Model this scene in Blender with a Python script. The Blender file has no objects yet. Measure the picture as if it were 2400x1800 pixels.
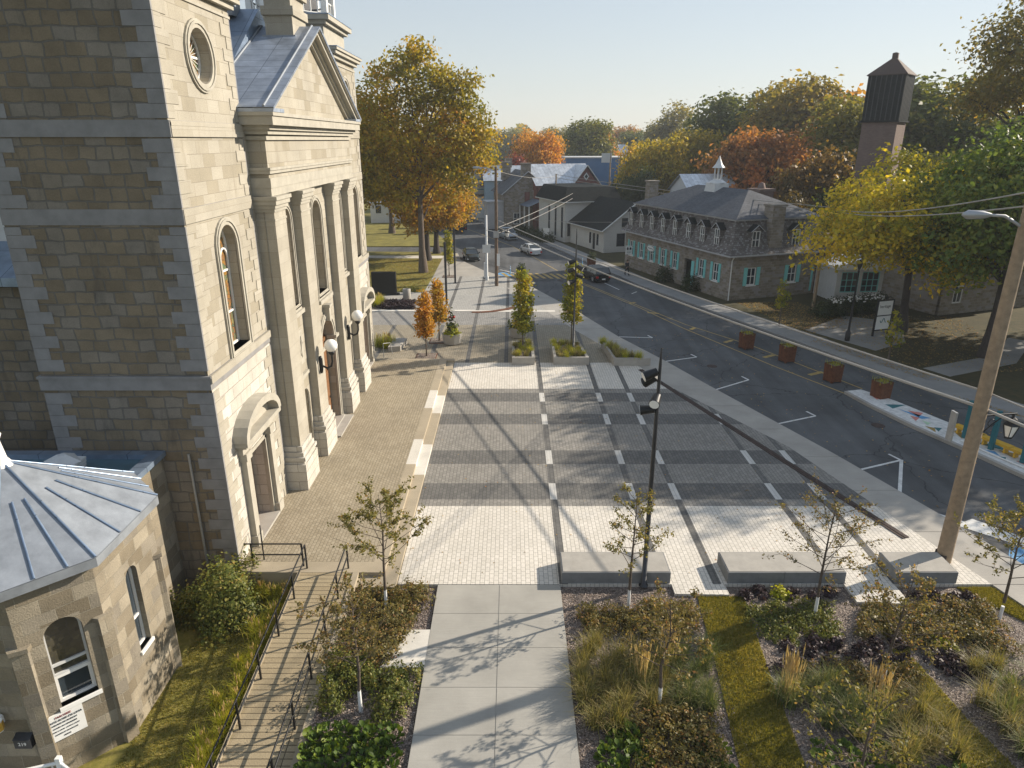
import bpy, bmesh, math, random
import numpy as np
from mathutils import Matrix, Vector
random.seed(7); RNG = np.random.default_rng(11)
sc = bpy.context.scene
col = sc.collection
R = math.radians
XF = {}            # object name -> world matrix (objects here are only moved and turned about z)
# ------------------------------------------------------------------ objects
def wm(o): return XF.get(o.name, Matrix.Identity(4))
def tag(o, label=None, cat=None, group=None, kind=None):
    if label: o['label'] = label
    if cat: o['category'] = cat
    if group: o['group'] = group
    if kind: o['kind'] = kind
    elif cat: o['kind'] = 'thing'
    return o
def thing(name, label, cat, loc=(0, 0, 0), rz=0.0, group=None):
    o = bpy.data.objects.new(name, None); col.objects.link(o)
    o.location = loc; o.rotation_euler = (0, 0, rz); o.empty_display_size = 0.3
    XF[o.name] = Matrix.Translation(loc) @ Matrix.Rotation(rz, 4, 'Z')
    return tag(o, label, cat, group)
def link(name, me, parent=None, M=None):
    o = bpy.data.objects.new(name, me); col.objects.link(o)
    if parent is not None:
        o.parent = parent; XF[o.name] = wm(parent)
    else:
        XF[o.name] = Matrix.Identity(4)
    if M is not None:
        o.matrix_basis = M; XF[o.name] = XF[o.name] @ M
    return o
def kids(o): return [c for c in KID.get(o.name, [])]
KID = {}
def copy_tree(root, loc, rz=0.0, label=None, scale=None, color=None, zs=None):
    c = root.copy(); col.objects.link(c); c.location = loc; c.rotation_euler = (0, 0, rz)
    if scale: c.scale = (scale, scale, (zs or 1) * scale)
    if label: c['label'] = label
    if color: c.color = color
    def rec(src, dst):
        for ch in src.children:
            d = ch.copy(); col.objects.link(d); d.parent = dst
            if color: d.color = color
            rec(ch, d)
    rec(root, c)
    return c
class MB:
    def __init__(s): s.v = []; s.f = []; s.m = []; s.T = Matrix.Identity(4); s.sm = set()
    def add(s, vs, fs, mi=0, smooth=False):
        b = len(s.v); T = s.T
        for p in vs:
            q = T @ Vector(p); s.v.append((q.x, q.y, q.z))
        for f in fs:
            if smooth: s.sm.add(len(s.f))
            s.f.append(tuple(b + i for i in f)); s.m.append(mi)
        return s
    def poly(s, pts, mi=0): return s.add(pts, [tuple(range(len(pts)))], mi)
    def box(s, x0, x1, y0, y1, z0, z1, mi=0):
        if x0 > x1: x0, x1 = x1, x0
        if y0 > y1: y0, y1 = y1, y0
        return s.add([(x0,y0,z0),(x1,y0,z0),(x1,y1,z0),(x0,y1,z0),(x0,y0,z1),(x1,y0,z1),(x1,y1,z1),(x0,y1,z1)],
            [(0,3,2,1),(4,5,6,7),(0,1,5,4),(1,2,6,5),(2,3,7,6),(3,0,4,7)], mi)
    def prism(s, pts, z0, z1, mi=0, top=None):
        n = len(pts)
        a = sum(pts[i][0]*pts[(i+1)%n][1]-pts[(i+1)%n][0]*pts[i][1] for i in range(n))
        if a < 0: pts = pts[::-1]
        vs = [(p[0],p[1],z0) for p in pts] + [(p[0],p[1],(p[2] if len(p)>2 else z1)) for p in pts]
        s.add(vs, [tuple(range(n))[::-1]] + [(i,(i+1)%n,n+(i+1)%n,n+i) for i in range(n)], mi)
        b = len(s.v)-n; s.f.append(tuple(range(b,b+n))); s.m.append(mi if top is None else top)
        return s
    def extr(s, pts, ax, d0, d1, mi=0, smooth=False):
        """extrude a 2D outline along an axis: ax 'x': pts=(y,z); 'y': pts=(x,z)"""
        n = len(pts)
        g = (lambda p, d: (d, p[0], p[1])) if ax == 'x' else (lambda p, d: (p[0], d, p[1]))
        vs = [g(p, d0) for p in pts] + [g(p, d1) for p in pts]
        s.add(vs, [tuple(range(n)), tuple(range(2*n-1, n-1, -1))], mi)
        return s.add(vs, [(i, n+i, n+(i+1)%n, (i+1)%n) for i in range(n)], mi, smooth)
    def tube(s, pts, rs, seg=6, mi=0, cap=True):
        pts = [Vector(p) for p in pts]
        if not hasattr(rs, '__len__'): rs = [rs]*len(pts)
        vs = []; fs = []; n = len(pts); u = None
        for i, p in enumerate(pts):
            d = (pts[min(i+1,n-1)]-pts[max(i-1,0)]).normalized()
            if u is None: u = d.orthogonal().normalized()
            u = (u - d*u.dot(d)).normalized(); w = d.cross(u)
            for k in range(seg):
                a = 2*math.pi*k/seg
                vs.append(tuple(p + (u*math.cos(a)+w*math.sin(a))*rs[i]))
        for i in range(n-1):
            for k in range(seg):
                k2 = (k+1)%seg
                fs.append((i*seg+k, i*seg+k2, (i+1)*seg+k2, (i+1)*seg+k))
        s.add(vs, fs, mi, True)
        if cap: s.add(vs[:seg], [tuple(range(seg))[::-1]], mi); s.add(vs[-seg:], [tuple(range(seg))], mi)
        return s
    def lathe(s, prof, c=(0,0,0), seg=16, mi=0, smooth=True):
        n = len(prof); vs = []
        for r, z in prof:
            for k in range(seg):
                a = 2*math.pi*k/seg; vs.append((c[0]+r*math.cos(a), c[1]+r*math.sin(a), c[2]+z))
        fs = [(i*seg+k, i*seg+(k+1)%seg, (i+1)*seg+(k+1)%seg, (i+1)*seg+k) for i in range(n-1) for k in range(seg)]
        s.add(vs, fs, mi, smooth)
        if prof[0][0] > 1e-4: s.add(vs[:seg], [tuple(range(seg))[::-1]], mi)
        if prof[-1][0] > 1e-4: s.add(vs[-seg:], [tuple(range(seg))], mi)
        return s
    def build(s, name, mats, parent=None, world=False, bevel=0.0):
        me = bpy.data.meshes.new(name)
        vs = s.v
        if world and parent is not None:
            I = wm(parent).inverted(); vs = [tuple(I @ Vector(p)) for p in vs]
        me.from_pydata(vs, [], s.f)
        if not isinstance(mats, (list, tuple)): mats = [mats]
        for m in mats: me.materials.append(m)
        me.polygons.foreach_set('material_index', s.m)
        if s.sm:
            sm = np.zeros(len(s.f), bool); sm[list(s.sm)] = True; me.polygons.foreach_set('use_smooth', sm)
        uv = me.uv_layers.new(name='UVMap'); d = uv.data
        for p in me.polygons:
            n = p.normal
            if abs(n.z) > .95:
                for li in p.loop_indices:
                    c = vs[me.loops[li].vertex_index]; d[li].uv = (c[0], c[1])
            else:
                l = math.hypot(n.x, n.y) or 1; tx, ty = -n.y/l, n.x/l
                b = (n.y*0-n.z*ty, n.z*tx-0, n.x*ty-n.y*tx)
                for li in p.loop_indices:
                    c = vs[me.loops[li].vertex_index]
                    d[li].uv = (c[0]*tx+c[1]*ty, c[0]*b[0]+c[1]*b[1]+c[2]*b[2])
        me.update()
        o = link(name, me, parent)
        if bevel:
            md = o.modifiers.new('bevel', 'BEVEL'); md.width = bevel; md.segments = 2; md.limit_method = 'ANGLE'
        return o
def text(name, body, size, mat, parent, M, extr=.004, align='CENTER'):
    cu = bpy.data.curves.new(name, 'FONT'); cu.body = body; cu.size = size; cu.extrude = extr
    cu.align_x = align; cu.align_y = 'CENTER'
    tmp = bpy.data.objects.new('tmp', cu); col.objects.link(tmp)
    dg = bpy.context.evaluated_depsgraph_get(); dg.update()
    me = bpy.data.meshes.new_from_object(tmp.evaluated_get(dg)); bpy.data.objects.remove(tmp)
    me.materials.clear(); me.materials.append(mat); me.name = name
    return link(name, me, parent, M)
# ------------------------------------------------------------------ materials
def newmat(name):
    m = bpy.data.materials.new(name); m.use_nodes = True
    nt = m.node_tree; b = nt.nodes['Principled BSDF']
    return m, nt, b
def N(nt, t, **kw):
    n = nt.nodes.new(t)
    for k, v in kw.items():
        if k in n.inputs: n.inputs[k].default_value = v
        else: setattr(n, k, v)
    return n
def L(nt, a, b): nt.links.new(a, b)
def c4(c): return (c[0], c[1], c[2], 1)
def mixc(nt, fac, a, b, typ='MIX'):
    n = nt.nodes.new('ShaderNodeMix'); n.data_type = 'RGBA'; n.blend_type = typ
    for sock, v in ((0, fac), (6, a), (7, b)):
        if hasattr(v, 'links'): L(nt, v, n.inputs[sock])
        elif isinstance(v, (int, float)): n.inputs[sock].default_value = v
        else: n.inputs[sock].default_value = c4(v)
    return n.outputs[2]
def ramp(nt, fac, stops):
    n = nt.nodes.new('ShaderNodeValToRGB'); L(nt, fac, n.inputs[0])
    e = n.color_ramp.elements
    while len(e) < len(stops): e.new(0.5)
    for i, (p, c) in enumerate(stops): e[i].position = p; e[i].color = c4(c)
    return n.outputs[0]
def noise(nt, vec, scale, detail=4, rough=.6, out='Fac'):
    n = N(nt, 'ShaderNodeTexNoise', Scale=scale, Detail=detail, Roughness=rough)
    if vec is not None: L(nt, vec, n.inputs['Vector'])
    return n.outputs[out]
def bump(nt, b, h, strength, dist=.02):
    n = N(nt, 'ShaderNodeBump', Strength=strength, Distance=dist); L(nt, h, n.inputs['Height']); L(nt, n.outputs[0], b.inputs['Normal'])
def coords(nt, what='Object'): return N(nt, 'ShaderNodeTexCoord').outputs[what]
def plain(name, c, rough=.6, metal=0.0, var=.25, scale=3.0, bmp=.0, spec=.5):
    m, nt, b = newmat(name); oc = coords(nt)
    f = noise(nt, oc, scale, 5)
    cc = mixc(nt, 1.0, c, ramp(nt, f, [(.25, (1-var,)*3), (.75, (1+var,)*3)]), 'MULTIPLY')
    L(nt, cc, b.inputs['Base Color']); b.inputs['Roughness'].default_value = rough; b.inputs['Metallic'].default_value = metal
    b.inputs['Specular IOR Level'].default_value = spec
    if bmp: bump(nt, b, noise(nt, oc, scale*12, 4), bmp)
    return m
def brick(name, c1, c2, mortar, bw, bh, ms=.01, rough=.85, off=.5, swap=False, distort=0.0, var=.3, vscale=.7, bmp=.5, c3=None, freq=2, stain=None, sq=1.0, sqf=2):
    m, nt, b = newmat(name); uv = coords(nt, 'UV')
    if distort:
        nz = N(nt, 'ShaderNodeTexNoise', Scale=1.6, Detail=2); L(nt, uv, nz.inputs['Vector'])
        sub = N(nt, 'ShaderNodeVectorMath', operation='MULTIPLY_ADD'); L(nt, nz.outputs['Color'], sub.inputs[0])
        sub.inputs[1].default_value = (distort,)*3; L(nt, uv, sub.inputs[2]); uv2 = sub.outputs[0]
    else: uv2 = uv
    if swap:
        mp = N(nt, 'ShaderNodeMapping'); mp.inputs['Rotation'].default_value = (0, 0, math.pi/2); L(nt, uv2, mp.inputs[0]); uv2 = mp.outputs[0]
    def bt(a, bcol, mo):
        n = N(nt, 'ShaderNodeTexBrick'); n.offset = off; n.offset_frequency = freq; n.squash = sq; n.squash_frequency = sqf
        L(nt, uv2, n.inputs['Vector'])
        n.inputs['Color1'].default_value = c4(a); n.inputs['Color2'].default_value = c4(bcol); n.inputs['Mortar'].default_value = c4(mo)
        n.inputs['Scale'].default_value = 1; n.inputs['Brick Width'].default_value = bw; n.inputs['Row Height'].default_value = bh
        n.inputs['Mortar Size'].default_value = ms; n.inputs['Mortar Smooth'].default_value = .25
        return n
    B = bt(c1, c2, mortar); base = B.outputs['Color']
    if c3 is not None:   # a share of odd stones
        B2 = bt((0,0,0), (1,1,1), (0,0,0)); B2.inputs['Bias'].default_value = 0
        base = mixc(nt, ramp(nt, B2.outputs['Color'], [(.66, (0,)*3), (.8, (1,)*3)]), base, c3)
    f = noise(nt, uv, vscale, 6, .65)
    base = mixc(nt, 1.0, base, ramp(nt, f, [(.25, (1-var,)*3), (.75, (1+var,)*3)]), 'MULTIPLY')
    f2 = noise(nt, uv, 22, 4, .7)
    base = mixc(nt, 1.0, base, ramp(nt, f2, [(.3, (.86,)*3), (.7, (1.1,)*3)]), 'MULTIPLY')
    if stain is not None:
        mp = N(nt, 'ShaderNodeMapping'); mp.inputs['Scale'].default_value = (1.6, .35, 1); L(nt, uv, mp.inputs[0])
        f3 = noise(nt, mp.outputs[0], .9, 6, .7)
        base = mixc(nt, ramp(nt, f3, [(.56, (0,)*3), (.72, (.75,)*3)]), base, stain)
    L(nt, base, b.inputs['Base Color']); b.inputs['Roughness'].default_value = rough
    b.inputs['Specular IOR Level'].default_value = .3 if max(c1) > .05 else .08
    h = N(nt, 'ShaderNodeMath', operation='MULTIPLY_ADD'); L(nt, B.outputs['Fac'], h.inputs[0]); h.inputs[1].default_value = -1; L(nt, f2, h.inputs[2])
    bump(nt, b, h.outputs[0], bmp, .02)
    return m
def metalroof(name, c, rough=.38, metal=.55, seam=None, sheet=None):
    m, nt, b = newmat(name); uv = coords(nt, 'UV')
    f = noise(nt, uv, 1.3, 6, .65); f2 = noise(nt, uv, 14, 3)
    base = mixc(nt, 1.0, c, ramp(nt, f, [(.3, (.72,)*3), (.7, (1.2,)*3)]), 'MULTIPLY')
    h = f2
    if sheet:
        n = N(nt, 'ShaderNodeTexBrick'); L(nt, uv, n.inputs['Vector']); n.offset = 0 if sheet[2] == 0 else .5
        n.inputs['Color1'].default_value = (.9,.9,.9,1); n.inputs['Color2'].default_value = (1.08,1.08,1.08,1); n.inputs['Mortar'].default_value = (.35,.35,.37,1)
        n.inputs['Scale'].default_value = 1; n.inputs['Brick Width'].default_value = sheet[0]; n.inputs['Row Height'].default_value = sheet[1]; n.inputs['Mortar Size'].default_value = .012
        base = mixc(nt, 1.0, base, n.outputs['Color'], 'MULTIPLY')
    L(nt, base, b.inputs['Base Color']); b.inputs['Metallic'].default_value = metal
    rr = N(nt, 'ShaderNodeMapRange'); L(nt, f, rr.inputs[0]); rr.inputs[3].default_value = rough-.1; rr.inputs[4].default_value = rough+.18
    L(nt, rr.outputs[0], b.inputs['Roughness']); bump(nt, b, f, .15, .05)
    return m
def leafmat(name, stops, trans=.45, objcol=False, rough=.5):
    m = bpy.data.materials.new(name); m.use_nodes = True; nt = m.node_tree; b = nt.nodes['Principled BSDF']
    a = N(nt, 'ShaderNodeAttribute'); a.attribute_name = 'tint'
    c = ramp(nt, a.outputs['Fac'], stops)
    if objcol:
        oi = N(nt, 'ShaderNodeObjectInfo'); c = mixc(nt, 1.0, c, oi.outputs['Color'], 'MULTIPLY')
    L(nt, c, b.inputs['Base Color']); b.inputs['Roughness'].default_value = rough; b.inputs['Specular IOR Level'].default_value = .25
    t = N(nt, 'ShaderNodeBsdfTranslucent'); tc = mixc(nt, 1.0, c, (1.35, 1.25, .6), 'MULTIPLY'); L(nt, tc, t.inputs['Color'])
    mx = N(nt, 'ShaderNodeMixShader', Fac=trans); mx.inputs[0].default_value = trans
    L(nt, b.outputs[0], mx.inputs[1]); L(nt, t.outputs[0], mx.inputs[2])
    L(nt, mx.outputs[0], nt.nodes['Material Output'].inputs['Surface'])
    return m
def glassmat(name, c, rough=.06, pat=None):
    m, nt, b = newmat(name); oc = coords(nt)
    if pat:
        v = N(nt, 'ShaderNodeTexVoronoi', Scale=pat[0]); L(nt, oc, v.inputs['Vector'])
        cc = ramp(nt, v.outputs['Color'], pat[1]); e = N(nt, 'ShaderNodeTexVoronoi', Scale=pat[0]); e.feature = 'DISTANCE_TO_EDGE'; L(nt, oc, e.inputs['Vector'])
        cc = mixc(nt, ramp(nt, e.outputs['Distance'], [(.02, (1,)*3), (.05, (0,)*3)]), cc, (.05,.05,.05))
        L(nt, cc, b.inputs['Base Color'])
    else:
        L(nt, mixc(nt, noise(nt, oc, .9, 2), [x*.5 for x in c], [x*1.5 for x in c]), b.inputs['Base Color'])
    b.inputs['Roughness'].default_value = rough; b.inputs['Specular IOR Level'].default_value = .8
    return m
def ground(name, stops, scale, bmp=.5, rough=.95, scale2=.25, var=.35, vor=False, dist=.03):
    m, nt, b = newmat(name); oc = coords(nt)
    if vor:
        v = N(nt, 'ShaderNodeTexVoronoi', Scale=scale); L(nt, oc, v.inputs['Vector'])
        sp = N(nt, 'ShaderNodeSeparateColor'); L(nt, v.outputs['Color'], sp.inputs[0]); f = sp.outputs[0]; h = v.outputs['Distance']
    else:
        f = noise(nt, oc, scale, 6, .7); h = f
    c = ramp(nt, f, stops)
    f2 = noise(nt, oc, scale2, 5, .6)
    c = mixc(nt, 1.0, c, ramp(nt, f2, [(.3, (1-var,)*3), (.7, (1+var,)*3)]), 'MULTIPLY')
    L(nt, c, b.inputs['Base Color']); b.inputs['Roughness'].default_value = rough; b.inputs['Specular IOR Level'].default_value = .25
    bump(nt, b, h, bmp, dist)
    return m
M = {}
M['ashlar'] = brick('cream ashlar', (0.344,0.314,0.252), (0.416,0.388,0.328), (0.216,0.192,0.152), .92, .42, .008, distort=.012, var=.16, vscale=.5, bmp=.35, stain=(0.256,0.228,0.180), c3=(0.308,0.276,0.212), off=.43)
M['ashlar_low'] = brick('pale base ashlar', (0.458,0.431,0.378), (0.546,0.524,0.475), (0.290,0.260,0.216), .95, .46, .012, distort=.05, var=.16, vscale=1.1, bmp=.7, stain=(0.405,0.352,0.282), off=.37)
M['ashlar_plain'] = brick('dressed stone', (0.344,0.316,0.256), (0.396,0.368,0.308), (0.264,0.236,0.188), 1.3, .5, .006, distort=.01, var=.15, bmp=.25, stain=(0.296,0.264,0.208))
M['trim'] = plain('carved trim stone', (0.377,0.353,0.295), .8, 0, .16, 2.2, .25)
M['rubble'] = brick('brown coursed rubble', (.185,.148,.10), (.275,.225,.155), (.165,.155,.138), .62, .395, .026, distort=.16, var=.26, vscale=.8, bmp=1.3, stain=(.095,.085,.07), c3=(.235,.21,.175), off=.42, freq=2, sq=.8, sqf=3)
M['quoin'] = plain('grey quoin stone', (.235,.232,.232), .85, 0, .22, 1.6, .35)
M['annexstone'] = brick('annex stone', (.175,.145,.10), (.40,.355,.275), (.30,.27,.21), .72, .40, .012, distort=.04, var=.26, vscale=.9, bmp=1.0, stain=(.12,.102,.078), c3=(.22,.195,.155), off=.4)
M['roof'] = metalroof('weathered metal roof', (.33,.38,.46), .42, .45, sheet=(3.4, .62, 0))
M['roofblue'] = metalroof('blue grey sheet roof', (.28,.36,.48), .34, .6, sheet=(1.5, 2.2, 0))
M['roofpale'] = metalroof('pale sheet roof', (0.265,0.292,0.328), .5, .3)
M['rooffar'] = metalroof('old standing seam roof', (.60,.63,.66), .35, .6, sheet=(.6, 9, 0))
M['teal'] = metalroof('teal roofing', (.10,.19,.235), .45, .3)
M['white'] = plain('white paint', (.78,.78,.76), .45, 0, .06, 3)
M['offwhite'] = plain('grey white paint', (.60,.61,.61), .55, 0, .08, 3)
M['black'] = plain('black metal', (.018,.019,.021), .4, .4, .2, 6)
M['darkgrey'] = plain('dark grey steel', (.05,.052,.058), .4, .5, .2, 6)
M['grey'] = plain('galvanised steel', (.38,.39,.40), .45, .6, .15, 5)
M['wood'] = plain('brown oak door', (.20,.10,.045), .5, 0, .3, 5)
M['bark'] = plain('bark', (.11,.085,.065), .95, 0, .4, 9, .8)
M['barkdark'] = plain('dark bark', (.055,.045,.04), .95, 0, .35, 9, .8)
M['whitewrap'] = plain('white trunk guard', (.74,.74,.73), .7, 0, .1, 8)
M['concrete'] = plain('cast concrete', (.36,.34,.305), .9, 0, .14, 2.2, .2)
M['benchshade'] = plain('shaded dark bench concrete', (.20,.205,.205), .8, 0, .2, 3, .2)  # darker concrete, with shade on the bench fronts put into the colour
M['corten'] = plain('rusted steel', (.13,.047,.02), .85, .1, .45, 5, .4)
M['rustdark'] = plain('dark rusted plate', (.055,.036,.030), .85, .1, .5, 4, .3)
M['poleold'] = plain('weathered pole wood', (.30,.225,.15), .9, 0, .3, 4, .6)
M['polebrown'] = plain('brown pole wood', (.14,.095,.065), .9, 0, .3, 4, .6)
M['aqua'] = plain('aqua shutter paint', (.20,.56,.55), .55, 0, .08, 4)
M['tealpaint'] = plain('teal paint', (.01,.13,.16), .5, 0, .1, 4)
M['yellowpaint'] = plain('yellow board paint', (.62,.36,.02), .55, 0, .1, 4)
M['glass'] = glassmat('window glass', (.03,.04,.05))
M['glassdark'] = glassmat('dark leaded glass', (.05,.05,.04), .15, (9, [(0, (.03,.03,.025)), (.6, (.06,.055,.04)), (1, (.10,.09,.06))]))
M['stained'] = glassmat('stained glass', (.1,.1,.1), .25, (6, [(.1, (.32,.17,.035)), (.45, (.26,.13,.05)), (.6, (.10,.16,.09)), (.85, (.30,.22,.08)), (1, (.20,.05,.09))]))
M['cablem'] = plain('grey cable sheath', (.34,.325,.30), .7, 0, .1, 2)
M['globe'] = plain('opal globe glass', (.85,.85,.83), .2, 0, .02, 2)
M['tyre'] = plain('tyre rubber', (.02,.02,.021), .8, 0, .2, 8)
M['asphalt'] = None
def asphalt(name, c, patch):
    m, nt, b = newmat(name); oc = coords(nt)
    f = noise(nt, oc, 60, 3, .8); f2 = noise(nt, oc, .22, 6, .6)
    base = mixc(nt, 1.0, c, ramp(nt, f, [(.3, (.72,)*3), (.7, (1.35,)*3)]), 'MULTIPLY')
    base = mixc(nt, 1.0, base, ramp(nt, f2, [(.35, (.78,)*3), (.65, (1.25,)*3)]), 'MULTIPLY')
    dn = N(nt, 'ShaderNodeTexNoise', Scale=1.3, Detail=4); L(nt, oc, dn.inputs['Vector'])
    ma = N(nt, 'ShaderNodeVectorMath', operation='MULTIPLY_ADD'); L(nt, dn.outputs['Color'], ma.inputs[0]); ma.inputs[1].default_value = (.9,)*3; L(nt, oc, ma.inputs[2])
    e = N(nt, 'ShaderNodeTexVoronoi', Scale=.17); e.feature = 'DISTANCE_TO_EDGE'; L(nt, ma.outputs[0], e.inputs['Vector'])
    crack = ramp(nt, e.outputs['Distance'], [(.002, (1,)*3), (.006, (0,)*3)])
    base = mixc(nt, crack, base, [x*.35 for x in c])
    # lengthwise wheel tracks and old patches
    mp = N(nt, 'ShaderNodeMapping'); mp.inputs['Rotation'].default_value = (0, 0, R(-19)); mp.inputs['Scale'].default_value = (.9, .03, 1); L(nt, oc, mp.inputs[0])
    f3 = noise(nt, mp.outputs[0], 1.0, 3, .6)
    base = mixc(nt, 1.0, base, ramp(nt, f3, [(.35, (.82,)*3), (.65, (1.18,)*3)]), 'MULTIPLY')
    L(nt, base, b.inputs['Base Color']); b.inputs['Roughness'].default_value = .88; b.inputs['Specular IOR Level'].default_value = .35
    bump(nt, b, f, .35, .01)
    return m
M['asphalt'] = asphalt('asphalt', (.082,.085,.088), 0)
def paver(name, a, b_, mo, w=.165, l=.27, **k): return brick(name, a, b_, mo, l, w, .009, .85, off=.5, swap=True, var=k.pop('var', .09), vscale=.35, bmp=.5, **k)
M['pav_white'] = paver('white pavers', (.60,.565,.50), (.68,.64,.575), (.27,.25,.22))
M['pav_mid'] = paver('mid grey pavers', (.225,.215,.195), (.29,.275,.25), (.10,.095,.088))
M['pav_dark'] = paver('charcoal pavers', (.125,.122,.117), (.165,.16,.15), (.06,.06,.057))
M['pav_slab'] = paver('pale accent slabs', (.52,.51,.48), (.58,.57,.54), (.36,.35,.33), w=.16, l=1.6)
M['pav_tan'] = paver('tan pavers', (.27,.235,.175), (.33,.29,.22), (.13,.115,.09))
M['pav_grey'] = paver('light grey pavers', (.36,.35,.325), (.42,.41,.38), (.2,.195,.18))
M['pav_lane'] = paver('lane pavers', (.25,.24,.225), (.31,.30,.28), (.13,.125,.12))
M['pav_court'] = brick('forecourt pavers', (.30,.255,.18), (.37,.32,.235), (.15,.125,.085), .21, .14, .009, off=.5, var=.14, vscale=.5, bmp=.5, swap=True)
M['slabconc'] = None
def slab(name, c, jx=None, jy=None, jw=.012):
    m, nt, b = newmat(name); oc = coords(nt)
    f = noise(nt, oc, .6, 6, .6); f2 = noise(nt, oc, 40, 3, .7)
    mp = N(nt, 'ShaderNodeMapping'); mp.inputs['Scale'].default_value = (.6, 14, 1); L(nt, oc, mp.inputs[0]); f3 = noise(nt, mp.outputs[0], 2.0, 3, .6)
    base = mixc(nt, 1.0, c, ramp(nt, f, [(.3, (.86,)*3), (.7, (1.12,)*3)]), 'MULTIPLY')
    base = mixc(nt, 1.0, base, ramp(nt, f2, [(.3, (.93,)*3), (.7, (1.06,)*3)]), 'MULTIPLY')
    base = mixc(nt, 1.0, base, ramp(nt, f3, [(.3, (.95,)*3), (.7, (1.05,)*3)]), 'MULTIPLY')
    L(nt, base, b.inputs['Base Color']); b.inputs['Roughness'].default_value = .9; bump(nt, b, f2, .15, .01)
    return m
M['path'] = slab('broom finished concrete', (0.344,0.331,0.297))
M['strip'] = slab('border concrete', (.36,.34,.305))
M['walk'] = slab('sidewalk concrete', (.27,.265,.255))
M['beige'] = slab('beige step concrete', (0.365,0.310,0.225))
M['palec'] = slab('pale new concrete', (.62,.59,.53))
M['mulch'] = ground('wood chip mulch', [(0, (.09,.072,.06)), (.5, (.18,.145,.122)), (1, (.32,.27,.235))], 26, .9, vor=True, var=.2)
M['lawn'] = ground('lawn', [(.25, (.11,.115,.022)), (.5, (.19,.17,.04)), (.75, (.30,.225,.075))], 6, .6, scale2=.6, var=.3)
M['lawngreen'] = ground('green lawn', [(.25, (.13,.13,.026)), (.5, (.21,.185,.045)), (.75, (.31,.245,.085))], 7, .6, scale2=.5, var=.3)
M['dirt'] = ground('dry ground with fallen leaves', [(.3, (.04,.042,.02)), (.5, (.065,.058,.026)), (.65, (.085,.068,.03)), (.8, (.17,.10,.03))], 2.2, .6, scale2=.15, var=.35)
M['far'] = ground('distant grass', [(.3, (.05,.06,.02)), (.7, (.10,.10,.035))], .5, .3, scale2=.03)
M['boards'] = brick('ramp decking', (.34,.275,.175), (.40,.33,.215), (.10,.08,.05), 6, .2, .014, off=.0, var=.14, bmp=.6)
M['pwhite'] = plain('white road paint', (.62,.62,.60), .7, 0, .25, 4)
M['pyellow'] = plain('worn yellow road paint', (.36,.25,.07), .7, 0, .3, 3)
M['pblue'] = plain('blue ground paint', (.10,.29,.52), .7, 0, .2, 3)
M['ppink'] = plain('coral ground paint', (.55,.20,.17), .7, 0, .2, 3)
M['pteal'] = plain('teal ground paint', (.02,.14,.16), .7, 0, .2, 3)
M['pmint'] = plain('mint ground paint', (.40,.55,.38), .7, 0, .2, 3)
# ------------------------------------------------------------------ camera, light
H = 15.0; TH = math.atan(572/1604)
cam = bpy.data.cameras.new('camera'); co = bpy.data.objects.new('camera', cam); col.objects.link(co)
co.location = (0, 0, H); co.rotation_euler = (math.pi/2 - TH, 0, 0)
cam.sensor_width = 36; cam.lens = 1604/2400*36; cam.clip_start = .1; cam.clip_end = 6000; sc.camera = co
AZ, EL = math.atan2(.918, .397), R(25.5)
sun = bpy.data.lights.new('sun', 'SUN'); sun.energy = 5.0; sun.angle = R(.5); sun.color = (1, .885, .73)
so = bpy.data.objects.new('sun', sun); col.objects.link(so)
sd = Vector((math.sin(AZ)*math.cos(EL), math.cos(AZ)*math.cos(EL), math.sin(EL)))
so.rotation_euler = sd.to_track_quat('Z', 'Y').to_euler()
w = bpy.data.worlds.new('World'); sc.world = w; w.use_nodes = True; nt = w.node_tree
sky = N(nt, 'ShaderNodeTexSky'); sky.sky_type = 'NISHITA'; sky.sun_disc = False; sky.sun_elevation = EL; sky.sun_rotation = AZ
sky.air_density = 1.4; sky.dust_density = .15; sky.ozone_density = 1.0
bg = nt.nodes['Background']; hs_ = N(nt, 'ShaderNodeHueSaturation'); hs_.inputs['Saturation'].default_value = .72; gm = N(nt, 'ShaderNodeGamma'); gm.inputs[1].default_value = .46; L(nt, sky.outputs[0], gm.inputs[0]); L(nt, gm.outputs[0], hs_.inputs['Color']); tm = N(nt, 'ShaderNodeVectorMath', operation='MULTIPLY'); tm.inputs[1].default_value = (1.72, 1.82, 2.0); L(nt, hs_.outputs[0], tm.inputs[0]); L(nt, tm.outputs[0], bg.inputs[0]); bg.inputs[1].default_value = .11
sc.view_settings.view_transform = 'Standard'; sc.view_settings.look = 'None'; sc.view_settings.exposure = .66; sc.view_settings.gamma = 1
sc.cycles.use_denoising = True; sc.cycles.max_bounces = 6; sc.cycles.diffuse_bounces = 3; sc.cycles.transmission_bounces = 4; sc.cycles.transparent_max_bounces = 4
sc.cycles.caustics_reflective = False; sc.cycles.caustics_refractive = False
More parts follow.
